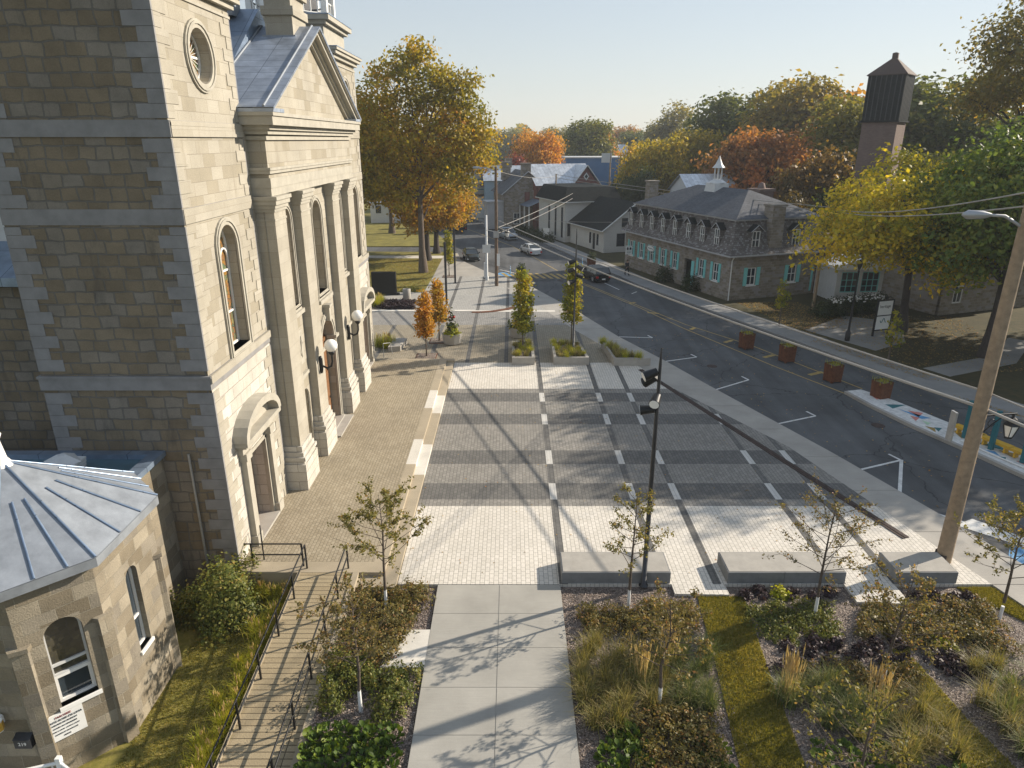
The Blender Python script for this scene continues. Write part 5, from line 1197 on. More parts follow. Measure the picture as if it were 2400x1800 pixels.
# young street trees
def col_tree(seed, h, base, rx, N_, mat): return tree_meshes(seed, h, base, rx*.85, 16, rx*.52, N_, .2, mat, .15, tr=.055, cl=12, nb=6, colm=True)
st1 = col_tree(401, 6.1, 1.5, .95, 3600, F['column']); plant_tree('street_tree', 'narrow yellow green young tree in the left concrete planter', (.78,48.4,.35), st1)
st2 = col_tree(402, 6.3, 1.7, .95, 3600, F['column']); plant_tree('street_tree', 'narrow green young tree in the middle concrete planter', (4.5,50.0,.35), st2)
st3 = col_tree(403, 5.0, 1.4, .85, 2600, F['oramber']); plant_tree('street_tree', 'bright amber young tree by the end of the church forecourt', (-6.28,48.1,.02), st3)
st4 = col_tree(404, 4.9, 1.4, .9, 2400, F['orange']); plant_tree('street_tree', 'russet young tree just behind the amber one', (-5.75,52.2,.02), st4)
st5 = col_tree(405, 5.2, 1.6, .75, 1900, F['column']); plant_tree('street_tree', 'slender yellow green young tree between two dark posts', (-7.32,79.4,.02), st5)
st6 = col_tree(406, 4.2, 1.2, .8, 500, F['column']); plant_tree('street_tree', 'thin sapling on the far sidewalk before the manor', (22.9,57.0,0), st6)
st7 = col_tree(407, 3.8, 1.0, .85, 500, F['column']); plant_tree('street_tree', 'thin sapling on the far sidewalk before the sign', (27.2,47.2,0), st7)
for lab, x, y in (('square tree pit with rusty edge below the amber tree',-6.28,48.1),('square tree pit with rusty edge below the russet tree',-5.75,52.2),('small tree pit between the dark posts',-7.32,79.4)):
    mb = MB(); mb.box(x-.75,x+.75,y-.75,y+.75,.002,.03,0); mb.box(x-.68,x+.68,y-.68,y+.68,.03,.05,1); tag(mb.build('tree_pit', [M['corten'], M['mulch']]), lab, 'tree pit')
# beds beside the park walk
P_('lime_grass', 'yellow green grass clump in the park walk bed', 'grass clump', 'grasses in the park walk bed', gL, scatter([(-19,63.0),(-12.6,63.0),(-12.8,66.4),(-19,66.4)], 26, .62, 21), -.02, 1.3, 1.8)
P_('coral_bells', 'dark purple mound in the park walk bed', 'perennial', 'purple mounds in the park walk bed', hu, scatter([(-12.4,63.1),(-9.5,63.1),(-9.5,66.3),(-12.6,66.3)], 34, .45, 22), -.02, 1.1, 1.5)
P_('green_shrub', 'low green shrub at the edge of the park lawn', 'shrub', 'shrubs at the park lawn edge', sh, [(-13.6,71.3),(-13.0,71.2),(-11.2,71.1),(-10.6,71.2),(-10.0,71.2)], -.02, .7, 1.0)
P_('lime_grass', 'yellow green grass clump beside the far church door', 'grass clump', 'grasses by the far church door', gL, [(-9.6,50.2),(-9.4,50.9),(-9.8,51.4),(-10.2,50.6)], 0, 1.4, 1.8)
lawn_blades('park_grass', [[(-9.3,71),(-9.4,92),(-24,92.5),(-24,71.2)]], 26000, -.01, .10, F['blade'], 7)
# ------------------------------------------------------------------ street furniture
def bench(label, x0, x1, joints=()):
    t = thing('concrete_bench', label, 'bench', ((x0+x1)/2, 21.5, 0), 0, 'concrete benches')
    mb = MB(); xs = [x0] + list(joints) + [x1]
    for a, b in zip(xs, xs[1:]): mb.box(a+.004, b-.004, 20.74, 22.05, -.12, .46)
    mb.build('seat_block', M['benchshade'], t, True, .012)
    mb = MB(); mb.box(x0+.05, x1-.05, 20.79, 22.0, .462, .475); mb.build('seat_top', M['concrete'], t, True)  # lit top given paler concrete; block below has shade in its colour
bench('concrete bench nearest the pale path, behind the black floodlight pole', 1.78, 5.68)
bench('longest concrete bench, in the middle of the row', 7.72, 11.95, (9.75,))
bench('short concrete bench at the foot of the wooden pole', 13.75, 15.95)
def planter(label, pts, wall=.2, h=.55):
    t = thing('concrete_planter', label, 'planter', (pts[0][0], pts[0][1], 0), 0, 'raised concrete planters')
    n = len(pts); c = Vector((sum(p[0] for p in pts)/n, sum(p[1] for p in pts)/n)); mb = MB()
    inn = []
    for i in range(n):
        p0, p, p1 = Vector(pts[i-1]), Vector(pts[i]), Vector(pts[(i+1)%n]); d0 = (p-p0).normalized(); d1 = (p1-p).normalized()
        n0 = Vector((-d0.y, d0.x)); n1 = Vector((-d1.y, d1.x)); b = (n0+n1).normalized(); inn.append(tuple(p + b*wall/max(.3, b.dot(n0))))
    for i in range(n):
        j = (i+1)%n; a, b, c_, d = pts[i], pts[j], inn[j], inn[i]
        mb.add([(*a,-.1),(*b,-.1),(*b,h),(*a,h),(*d,-.1),(*c_,-.1),(*c_,h),(*d,h)], [(0,1,2,3),(3,2,6,7),(7,6,5,4)])
    mb.build('wall', M['concrete'], t, True)
    mb = MB(); mb.poly([(*p, h-.13) for p in inn]); mb.build('soil', M['mulch'], t, True)
    return inn
i1 = planter('narrow raised concrete planter on the left with a young tree', [(.0,46.1),(1.6,46.1),(1.6,50.3),(.0,50.3)])
i2 = planter('middle raised concrete planter with tree and lamp pole', [(2.95,46.1),(5.45,46.1),(5.1,50.3),(2.95,50.3)])
i3 = planter('wedge shaped raised concrete planter on the right without a tree', [(7.15,45.9),(9.75,45.9),(8.4,47.0),(7.6,48.9),(6.9,50.3),(6.85,50.3)], .18)
gp = [grass_mesh(140+i, 150, .55, .8, .10, F['lime'] if i else F['grass'], w=.012) for i in range(2)]
P_('planter_grass', 'grass clump in the left concrete planter', 'grass clump', 'grasses in the left planter', gp, scatter(i1, 12, .42, 31, [(.78,48.4,.2)]), .42, .8, 1.1)
P_('planter_grass', 'grass clump in the middle concrete planter', 'grass clump', 'grasses in the middle planter', gp, scatter(i2, 20, .42, 32, [(4.5,50,.2),(4.5,48.3,.2)]), .42, .8, 1.1)
P_('planter_grass', 'bushy grass clump in the wedge shaped concrete planter', 'grass clump', 'grasses in the wedge planter', gp, scatter(i3, 12, .36, 33), .42, .9, 1.3)
def pot(label, x, y, flowers):
    t = thing('flower_pot', label, 'planter', (x, y, 0))
    mb = MB(); mb.lathe([(.55,0),(.68,.06),(.78,.7),(.8,.85),(.7,.85),(.68,.72)], (x,y,0), 10, 0, False); mb.build('tub', M['concrete'], t, True)
    mb = MB(); mb.lathe([(.69,.74),(0,.76)], (x,y,0), 10, 0, False); mb.build('soil', M['mulch'], t, True)
    o = link('plants', mound_mesh(150+int(x), .75, .62, 700, .16, F['lime'] if flowers else F['shrub'], 8, .08), t); o.location = (0,0,.72)
    o = link('canna_leaves', mound_mesh(160, .35, 1.35, 260, .34, F['hedge'], 6, .10, .4), t); o.location = (0,0,.75)
    if flowers:
        mb = MB()
        for dx, dy, z in ((-.12,.1,2.1),(.2,-.05,2.15),(.05,.2,2.0)): mb.lathe([(.02,-.1),(.1,-.04),(.09,.05),(0,.1)], (x+dx,y+dy,z), 6)
        M['red'] = plain('red petals', (.45,.02,.015), .5, 0, .2, 5); mb.build('flower', M['red'], t, True)
pot('round concrete pot with red cannas and lime foliage', -4.67, 51.5, True); pot('round concrete pot half hidden behind the left planter tree', .55, 53.4, False)
def square_planter(label, x, y, s=.43, h=1.2, rz=.33, plant='grass'):
    t = thing('rusty_planter', label, 'planter', (x, y, -.12), rz, 'rusty steel planters'); mb = MB()
    mb.add([(-s*.92,-s*.92,.06),(s*.92,-s*.92,.06),(s*.92,s*.92,.06),(-s*.92,s*.92,.06),(-s,-s,h),(s,-s,h),(s,s,h),(-s,s,h)], [(0,3,2,1),(0,1,5,4),(1,2,6,5),(2,3,7,6),(3,0,4,7)])
    for i, (a, b) in enumerate(((-1,-1),(1,-1),(1,1),(-1,1))): mb.box(a*s*.8-.06, a*s*.8+.06, b*s*.8-.06, b*s*.8+.06, 0, .07)
    mb.build('box', M['corten'], t)
    mb = MB(); mb.box(-s*.95, s*.95, -s*.95, s*.95, h-.12, h-.1); mb.build('soil', M['mulch'], t)
    o = link('plants', grass_mesh(170, 60, .4, .8, .25, F['lime'], w=.015) if plant == 'grass' else mound_mesh(171, .6, .9, 700, .15, F['hedge'], 8, .08), t); o.location = (0,0,h-.1)
square_planter('rusty square planter farthest up the street median', 18.05, 50.7); square_planter('rusty square planter second from the far end of the median', 19.9, 47.35)
square_planter('rusty square planter third along the median', 21.3, 43.0); square_planter('rusty square planter standing on the painted traffic island', 22.75, 39.6)
square_planter('rusty planter with dark bush beside the left kerb of the crosswalk', 1.0, 77.0, plant='bush'); square_planter('rusty planter with dark bush on the far side of the crosswalk', 10.1, 87.2, plant='bush', h=.9)
def bollard(label, x, y):
    t = thing('bollard', label, 'bollard', (x, y, -.12), 0, 'flexible blue bollards'); mb = MB(); mb.lathe([(.14,0),(.14,.04),(.055,.06),(.05,.95),(.03,1.0),(0,1.0)], (0,0,0), 8); mb.build('post', M['pblue'], t)
    mb = MB(); mb.lathe([(.056,.62),(.056,.74)], (0,0,0), 8); mb.lathe([(.056,.84),(.056,.92)], (0,0,0), 8); mb.build('reflector', M['white'], t)
bollard('slim blue bollard beside the blue painted patch', -.2, 81.6); bollard('slim blue bollard right of the rusty planter with bush', 1.75, 74.8); bollard('slim blue bollard across the street by the second bush planter', 9.0, 87.6)
def light_pole(label, x, y, h, spots, z0=0.0, base=.09):
    t = thing('light_pole', label, 'light pole', (x, y, z0), 0, 'black floodlight poles')
    mb = MB(); mb.lathe([(base*1.9,0),(base*1.9,.03),(base,.05),(base*.9,h*.5),(base*.55,h*.94),(.018,h)], (0,0,0), 10); mb.build('pole', M['darkgrey'], t)
    for z, az, tilt in spots:
        mb = MB(); d = Vector((math.cos(az), math.sin(az), 0)); mb.tube([(0,0,z), tuple(d*.2+Vector((0,0,z)))], .025, 5)
        a = d*.28+Vector((0,0,z)); ax_ = (d*math.cos(tilt)+Vector((0,0,-math.sin(tilt)))).normalized()
        mb.tube([a-ax_*.2, a+ax_*.2, a+ax_*.26], [.13,.17,.18], 10); o = mb.build('floodlight', M['black'], t)
        lm = MB(); lm.tube([a+ax_*.261, a+ax_*.27], [.16,.16], 10); lm.build('lens', M['globe'], o)
light_pole('tall tapered black floodlight pole behind the first concrete bench', 4.7, 20.63, 8.85, [(8.0,3.3,.35),(7.75,2.6,.6),(7.2,4.3,.3),(6.75,3.0,.15)])
light_pole('tall floodlight pole standing in the middle planter', 4.5, 48.3, 8.8, [(6.5,3.3,.3),(6.1,-.3,.5),(5.9,2.6,.4),(5.5,.4,.4),(5.1,3.6,.2)], .42, .07)
for lab, x, y in (('plain dark post nearer the amber tree', -6.3, 64.73), ('plain dark post farther up the sidewalk', -6.3, 75.4)):
    t = thing('slim_post', lab, 'post', (x, y, 0), 0, 'plain dark posts'); mb = MB(); mb.box(-.10,.10,-.10,.10,0,6.0); mb.box(-.2,.2,-.2,.2,0,.03); mb.build('shaft', M['darkgrey'], t)
def cobra(t, p, q, mat='grey'):
    mb = MB(); mb.tube([p, tuple((Vector(p)+Vector(q))/2+Vector((0,0,.15))), q], .05, 6); arm = mb.build('arm', M[mat], t, True)
    d = (Vector(q)-Vector(p)); d.z = 0; d.normalize(); mb = MB(); c = Vector(q); mb.tube([c-d*.15, c+d*.1, c+d*.55, c+d*.7], [.06,.13,.15,.04], 8); mb.build('lamp_head', M['grey'], arm, True)
def lantern(t, x, y, z, dx, s=1.0):
    mb = MB(); d = Vector(dx).normalized(); p = Vector((x,y,z)); L_ = 1.25*s
    mb.tube([p, p+d*L_], .035, 5); mb.tube([p+Vector((0,0,-.7)), p+d*.35+Vector((0,0,-.35)), p+d*.75+Vector((0,0,-.05))], .025, 5)
    mb.tube([p+d*(.32+.14*math.cos(a))+Vector((0,0,-.3+.14*math.sin(a))) for a in [k*.6 for k in range(11)]], .016, 4)
    e = p+d*(L_-.12); mb.lathe([(.03,0),(.05,-.12),(.16,-.2),(.2,-.26),(.3,-.4),(.27,-.42)], tuple(e), 6, 0, False); mb.lathe([(.13,-.92),(.13,-.86)], tuple(e), 6, 0, False)
    for k in range(6):
        a = k*math.pi/3; mb.tube([e+Vector((.26*math.cos(a),.26*math.sin(a),-.42)), e+Vector((.13*math.cos(a),.13*math.sin(a),-.88))], .014, 4)
    o = mb.build('lantern_bracket', M['black'], t, True)
    g = MB(); g.lathe([(.11,-.87),(.235,-.43)], tuple(e), 6, 0, False); g.build('lantern_glass', M['globe'], o, True)
PG = 'wooden utility poles'
def upole(label, x, y, h, r, mat, group=PG):
    t = thing('utility_pole', label, 'utility pole', (x, y, 0), 0, group); mb = MB(); mb.tube([(0,0,-.1),(0,0,h*.5),(0,0,h)], [r, r*.85, r*.68], 12); mb.build('pole', M[mat], t); return t
t = upole('thick pale wooden utility pole at right beside the short bench', 16.33, 22.18, 13.8, .27, 'poleold')
cobra(t, (16.2,22.18,12.4), (15.1,22.35,12.75)); lantern(t, 16.5, 22.1, 5.95, (1,.15,0))
mb = MB(); mb.tube([(16.3,22.2,-.1),(16.3,22.2,.35)], [.285,.283], 12, cap=False); mb.build('dark_foot', M['barkdark'], t, True)
mb = MB(); mb.box(15.55,15.62,22.2,22.5,4.9,6.0); mb.build('bracket_plate', M['grey'], t, True)
mb = MB(); mb.tube([(16.58,22.3,.4),(16.58,22.3,4),(16.54,22.3,12)], .025, 4); mb.build('conduit', M['grey'], t, True)
t = upole('brown wooden utility pole by the crosswalk', -1.68, 74, 12.4, .2, 'polebrown'); lantern(t, -1.5, 74, 6.1, (1,.1,0), .9); cobra(t, (-1.8,74.05,12.0), (-3.4,74.3,12.3))
mb = MB(); mb.box(-1.62,-1.32,73.72,73.78,2.2,3.5); mb.build('notice', M['white'], t, True)
mb = MB(); mb.box(-1.98,-1.38,73.72,73.8,5.2,5.9); mb.build('equipment_box', M['grey'], t, True)
t = thing('steel_pole', 'pale steel pole beside the brown wooden utility pole', 'pole', (-2.85, 77.2, 0)); mb = MB(); mb.lathe([(.2,0),(.2,.4),(.14,.5),(.11,7.2),(0,7.2)], (0,0,0), 10); mb.box(-.32,-.12,-.12,.12,.3,2.0); mb.tube([(0,-.05,4.1),(.9,-2.9,4.3)], .035, 5); mb.tube([(0,-.05,5.6),(.9,-2.9,5.8)], .035, 5); mb.box(-.45,.45,-.16,-.13,3.1,4.0); mb.build('shaft', M['offwhite'], t)
t = upole('thin weathered utility pole in front of the manor side wall', 28.28, 62.96, 9.5, .16, 'poleold')
mb = MB(); mb.tube([(28.28,62.96,9.1),(29.6,62.6,9.2)], .03, 4); mb.build('strut', M['grey'], t, True)
t = upole('distant utility pole beside the white house', 7.2, 116.5, 9.8, .16, 'poleold')
t = upole('leaning distant pole with sign panel behind the red brick house', 17.5, 128, 13.2, .18, 'poleold'); mb = MB(); mb.box(-1.6,.2,-.1,-.02,11.2,12.8); mb.build('panel', M['offwhite'], t)
def cable(label, a, b, sag, r, n=16, name='overhead_cable', m='cablem', loops=0):
    a, b = Vector(a), Vector(b); mb = MB(); pts = []
    for i in range(n+1):
        t_ = i/n; p = a.lerp(b, t_); p.z -= sag*4*t_*(1-t_); pts.append(p)
    mb.tube(pts, r, 5); tag(mb.build(name, M[m]), label, 'cable', 'overhead cables')
WD = Vector((-1.68-16.33, 74-22.18, 0)).normalized(); S0 = Vector((16.33,22.18,0)) - WD*26
cable('thick telephone cable bundle sagging along the street, lower one', (16.5,22.3,6.15), (-1.5,73.9,6.3), .5, .055); cable('thick telephone cable bundle sagging along the street, upper one', (16.5,22.3,6.75), (-1.5,73.9,7.0), .45, .035, m='cablem')
cable('telephone cable bundle running off to the right of the tall wooden pole', (16.5,22.2,6.15), tuple(S0+Vector((0,0,6.2))), .4, .055); cable('thin cable running off to the right of the tall wooden pole', (16.5,22.2,6.75), tuple(S0+Vector((0,0,6.8))), .4, .03, m='cablem')
cable('power line from the tall wooden pole to the thin pole by the manor', (16.33,22.18,13.5), (28.28,62.96,9.35), .55, .028, m='cablem'); cable('second power line from the tall wooden pole to the thin pole', (16.33,22.18,13.05), (28.28,62.96,9.15), .45, .028, m='cablem')
cable('power line from the thin pole past the manor roof', (28.28,62.96,9.35), (7.2,116.5,9.7), .3, .035, m='cablem'); cable('lower power line from the thin pole past the manor roof', (28.28,62.96,9.0), (7.2,116.5,9.2), .3, .035, m='cablem')
cable('cable from the brown pole towards the white house, upper', (-1.6,74,6.2), (8.9,104,7.6), .2, .03, m='cablem'); cable('cable from the brown pole towards the white house, lower', (-1.6,74,5.6), (8.9,104,6.9), .25, .03, m='cablem')
cable('thin service wire crossing the street to the manor', (-1.6,74,7.4), (18.5,74,7.2), .5, .018, m='cablem')
cable('street line from the brown pole to the far houses', (-1.6,74,12.0), (7.2,116.5,9.5), .5, .022, m='cablem')
t = thing('street_lamp', 'black street lamp post on the far sidewalk left of the sign', 'street lamp', (26.6, 52.35, 0)); mb = MB(); mb.lathe([(.2,0),(.2,.7),(.13,.8),(.085,1.0),(.06,5.4),(.09,5.5),(.05,5.6),(.16,5.9),(.2,6.1),(.03,6.4),(0,6.4)], (0,0,0), 10); mb.build('post', M['black'], t)
# free standing sign
t = thing('notice_sign', 'black framed white sign board standing under the yellow tree', 'sign', (30.0, 53.9, 0), .33); mb = MB()
for x in (-.8, .8): mb.box(x-.06,x+.06,-.06,.06,0,2.95)
mb.box(-.86,.86,-.05,.05,2.85,2.97); mb.box(-.86,.86,-.05,.05,1.62,1.7); mb.box(-.86,.86,-.05,.05,.42,.52); mb.lathe([(.04,2.97),(.1,3.1),(.0,3.35)], (0,0,0), 6); mb.tube([(-.7,0,2.97),(-.35,0,3.2),(0,0,3.05),(.35,0,3.2),(.7,0,2.97)], .03, 4)
fr = mb.build('frame', M['black'], t); mb = MB(); mb.box(-.74,.74,-.03,.03,1.7,2.85); mb.box(-.74,.74,-.03,.03,.52,1.62); pn = mb.build('panel', M['white'], t)
text('lettering', 'heritage', .34, M['ink'], pn, Matrix.Translation((0,-.034,2.4)) @ Matrix.Rotation(math.pi/2, 4, 'X'))
mb = MB(); mb.tube([(-.3+.6*k/10, -.036, 1.25-.18*math.sin(k*.8)) for k in range(11)], .03, 4); mb.build('emblem', M['pteal'], pn)
# teal posts with yellow seats on the island
for i, (x, y) in enumerate(((24.1,33.4),(24.55,31.95),(25.1,30.4),(25.8,28.7))):
    t = thing('seat_frame', ['teal post frame with yellow seat farthest along the traffic island', 'teal post frame with yellow seat second along the island', 'teal post frame with yellow seat beside the hanging lantern', 'teal post frame with yellow seat at the right picture edge'][i], 'seat', (x, y, .05), -1.2, 'yellow seats on the island'); mb = MB()
    mb.box(-.1,.1,-.1,.1,0,2.1); mb.build('post', M['tealpaint'], t); mb = MB(); mb.box(-.8,.8,.1,.5,.30,.44); mb.box(-.6,-.5,.15,.45,0,.30); mb.box(.5,.6,.15,.45,0,.30); mb.build('seat', M['yellowpaint'], t)
mb = MB(); mb.tube([(23.6,32.9,.12),(24.2,31.0,.12),(25.6,27.4,.12),(27.2,23.5,.12)], .035, 5); tag(mb.build('white_rail', M['white']), 'low white rail along the edge of the traffic island', 'rail')
# dark monument back and bin by the park walk, ramp rails, barrier
t = thing('monument', 'dark slab monument beside the far church tower', 'monument', (-13.1, 69.5, 0)); mb = MB(); mb.prism([(-1.25,-.25),(1.25,-.25),(1.25,.25),(-1.25,.25)], 0, 2.35); mb.box(-1.5,1.5,-.4,.4,-.1,.12); mb.build('slab', M['black'], t, bevel=.06)
t = thing('litter_bin', 'round brown litter bin by the purple flower bed', 'bin', (-10.5, 67.3, 0)); mb = MB(); mb.lathe([(.36,0),(.4,.05),(.4,1.0),(.36,1.06),(.3,1.06),(.3,.9)], (0,0,0), 14); mb.build('drum', M['concrete'], t)
def railing(name, label, pts, posts, rise=.98, mid=.45):
    t = thing(name, label, 'handrail', pts[0], 0, 'black ramp handrails'); mb = MB(); P = [Vector(p) for p in pts]
    for h in (rise, mid): mb.tube([p+Vector((0,0,h)) for p in P], .026, 6)
    mb.build('rail', M['black'], t, True); mb = MB()
    for p in posts: mb.box(p[0]-.025,p[0]+.025,p[1]-.025,p[1]+.025,p[2],p[2]+rise)
    mb.build('posts', M['black'], t, True)
rz_ = lambda y: (.318-(20.95-y)*(.658/7.95)) if y > 13 else (-.34-(13-y)*.016)
for x, lab in ((-7.45,'black handrail on the left side of the ramp'),(-5.95,'black handrail on the right side of the ramp')):
    ys = [21.2,19.6,17.9,16.2,14.5,12.8,11.1,9.4]; t = thing('handrail', lab, 'handrail', (x, 21.2, .32), 0, 'black ramp handrails'); mb = MB(); P = [Vector((x, y, .325 if y > 21 else rz_(y))) for y in ys]
    for h in (.98, .5): mb.tube([p+Vector((0,0,h)) for p in P], .026, 6)
    mb.build('rail', M['black'], t, True)
    for p in P:
        mb = MB(); mb.box(p.x-.026,p.x+.026,p.y-.026,p.y+.026,p.z,p.z+.98); mb.build('post', M['black'], t, True)
t = thing('barrier', 'short black barrier closing the forecourt beside the ramp', 'barrier', (-8.7, 21.35, .32)); mb = MB(); mb.tube([(-9.7,21.35,1.25),(-7.62,21.35,1.25)], .027, 6); mb.tube([(-9.45,21.35,.8),(-7.62,21.35,.8)], .027, 6); mb.build('rail', M['black'], t, True)
for x in (-9.45, -7.62): mb = MB(); mb.box(x-.027,x+.027,21.323,21.377,.32,1.25); mb.build('post', M['black'], t, True)
mb = MB(); mb.tube([(-9.35,47.7,1.1),(-9.0,48.6,.9),(-8.9,48.7,0)], .025, 5); mb.tube([(-9.35,47.7,0),(-9.35,47.7,1.1)], .025, 5); tag(mb.build('door_handrail', M['grey']), 'small steel handrail at the far church door', 'handrail')
mb = MB(); mb.prism([(-9.3,49.2),(-8.4,49.4),(-8.2,51.6),(-9.2,51.8)], 0, .4); tag(mb.build('planter_edge', M['concrete']), 'low concrete bed edge past the far church door', 'planter')
# ------------------------------------------------------------------ buildings across the street
RD = math.atan2(.33, .944)
def rect_at(fn, us, v0, v1, w): return [dict(k='rect', u0=u-w/2, u1=u+w/2, v0=v0, v1=v1) for u in us]
def solve(t, fn, px, v, lo, hi):
    Mx = wm(t)
    def p(u):
        q = Mx @ Vector(fn(u, v, 0)); d = q.y*math.cos(TH)+(H-q.z)*math.sin(TH); return 1200+1604*q.x/d
    a, b = lo, hi; s = p(b) > p(a)
    for _ in range(40):
        m = (a+b)/2
        if (p(m) < px) == s: a = m
        else: b = m
    return (a+b)/2
M['stone_m'] = brick('field stone wall', (.20,.165,.125), (.33,.29,.24), (.30,.28,.25), .5, .26, .02, distort=.16, var=.25, vscale=.9, bmp=.8, c3=(.30,.27,.25))
M['shake'] = brick('grey cedar shingles', (.13,.115,.105), (.22,.20,.19), (.05,.045,.045), .26, .2, .012, distort=.02, var=.3, vscale=.6, bmp=.8, c3=(.27,.26,.26))
M['asph_grey'] = brick('grey asphalt shingles', (.075,.082,.095), (.115,.12,.135), (.045,.05,.055), .3, .16, .008, var=.25, vscale=.5, bmp=.4)
M['asph_black'] = brick('black asphalt shingles', (.012,.016,.017), (.022,.026,.028), (.008,.01,.01), .3, .16, .008, var=.25, vscale=.4, bmp=.4)
M['clap'] = brick('white clapboard', (.60,.59,.55), (.63,.62,.58), (.36,.36,.34), 9, .14, .008, off=0, var=.06, bmp=.6)
M['brick_r'] = brick('red brick', (.20,.055,.045), (.27,.08,.06), (.24,.20,.18), .22, .075, .008, var=.15, bmp=.3)
M['brick_b'] = brick('brown brick', (.17,.118,.10), (.21,.15,.13), (.15,.125,.115), .3, .1, .01, var=.12, bmp=.3)
M['greytrim'] = plain('grey trim', (.42,.42,.43), .6, 0, .1, 3)
M['tan_wall'] = plain('beige stucco', (.42,.40,.36), .85, 0, .1, 1)
M['blue_wall'] = plain('blue cladding', (.03,.13,.30), .5, 0, .12, .4); M['browndk'] = plain('dark brown boards', (.07,.045,.035), .8, 0, .2, 3)
t = thing('manor_house', 'long stone house with grey mansard roof, dormers and aqua shutters', 'house', (21.3, 66.75, 0), RD); LX, LY = 11.6, 21.3
fA = lambda u, v, d: (d, u, v); fB = lambda u, v, d: (u, d, v)
yf = [solve(t, fA, 1400+x/3.687, 2.4, 0, LY) for x in (295,380,470,565,668,895,1020)]; yd = solve(t, fA, 1400+775/3.687, 1.5, 0, LY)
xs_ = [solve(t, fB, x, 2.3, 0, LX) for x in (1761,1856)]
wa = rect_at(fA, yf, 1.55, 3.35, .95); da = rect_at(fA, [yd], .2, 3.0, 1.35); wb = rect_at(fB, xs_, 1.35, 3.1, 1.05)
mb = MB(); wall_open(mb, fA, 0, LY, -.3, 4.5, wa+da, .3); wall_open(mb, fB, 0, LX, -.3, 4.5, wb, .3)
mb.poly([(LX,0,-.3),(LX,LY,-.3),(LX,LY,4.5),(LX,0,4.5)]); mb.poly([(0,LY,-.3),(LX,LY,-.3),(LX,LY,4.5),(0,LY,4.5)]); mb.build('wall', M['stone_m'], t)
def wloc(parent, fn, op, d, **k): return window_local(parent, fn, op, d, **k)
def window_local(parent, fn, op, d, fw=.07, mull=(), trans=(), mf=None, mg=None, name='window', shut=None, sill=None, panes_name='pane'):
    mb = MB(); ring(mb, fn, outline(op), outline(op, fw), d-.07, d, 0); u0, u1, v0, v1 = bbox(op); tt = .03
    for k in mull: u = u0+(u1-u0)*k; fbox(mb, fn, u-tt, u+tt, v0+fw, v1-fw, d-.065, d-.005)
    for k in trans: v = v0+(v1-v0)*k; fbox(mb, fn, u0+fw, u1-fw, v-tt, v+tt, d-.06, d-.004)
    if sill: fbox(mb, fn, u0-.08, u1+.08, v0-.1, v0, -sill, .02)
    o = mb.build(name, mf or M['white'], parent); g_ = MB(); g_.poly([fn(*p, d-.012) for p in outline(op, .01)]); g_.build(panes_name, mg or M['glass'], o)
    if shut:
        for s in (-1, 1):
            sb = MB(); a = (u0-shut-.02) if s < 0 else (u1+.02); fbox(sb, fn, a, a+shut, v0-.02, v1+.04, -.06, -.01); fbox(sb, fn, a+.06, a+shut-.06, v0+.06, (v0+v1)/2-.04, -.075, -.05); fbox(sb, fn, a+.06, a+shut-.06, (v0+v1)/2+.04, v1-.06, -.075, -.05); sb.build('shutter', M['aqua'], o)
    return o
for o_ in wa: window_local(t, fA, o_, .14, .09, (.5,), (.5,), shut=.36, sill=.08)
for o_ in wb: window_local(t, fB, o_, .14, .09, (.5,), (.5,), shut=.42, sill=.08)
mb = MB(); fbox(mb, fA, yd-.68, yd+.68, .2, 3.0, .9, .95); mb.build('door', M['browndk'], t)
mb = MB(); fbox(mb, fA, yd-1.25, yd-.75, .3, 2.9, -.06, -.01); mb.build('shutter', M['aqua'], t)
e, ins = .42, .95
def ringq(z0, o0, z1, o1):
    a = [(-o0,-o0,z0),(LX+o0,-o0,z0),(LX+o0,LY+o0,z0),(-o0,LY+o0,z0)]; b = [(-o1,-o1,z1),(LX+o1,-o1,z1),(LX+o1,LY+o1,z1),(-o1,LY+o1,z1)]; return a, b
ms = MB()
for (z0,o0),(z1,o1) in zip([(4.42,.5),(4.75,.22),(5.3,-.1),(6.2,-.42),(7.65,-.75)], [(4.75,.22),(5.3,-.1),(6.2,-.42),(7.65,-.75)]):
    a, b = ringq(z0,o0,z1,o1)
    for i in range(4): ms.poly([a[i], a[(i+1)%4], b[(i+1)%4], b[i]])
ms.build('mansard', M['shake'], t)
mb = MB(); a, b = ringq(4.28,.53,4.44,.53); mb.prism([p[:2] for p in a], 4.3, 4.43); a, b = ringq(0,-.5,0,-.5); mb.prism([p[:2] for p in a], 7.6, 7.72); mb.build('eaves_trim', M['greytrim'], t)
r = MB(); o_ = -.42; A = [(-o_,-o_),(LX+o_,-o_),(LX+o_,LY+o_),(-o_,LY+o_)]; r1, r2 = (LX/2, 6.0, 10.1), (LX/2, LY-6.0, 10.1); z = 7.73
A = [(*p, z) for p in A]; r.poly([A[0],A[1],r1]); r.poly([A[1],A[2],r2,r1]); r.poly([A[2],A[3],r2]); r.poly([A[3],A[0],r1,r2]); r.build('roof', M['asph_grey'], t)
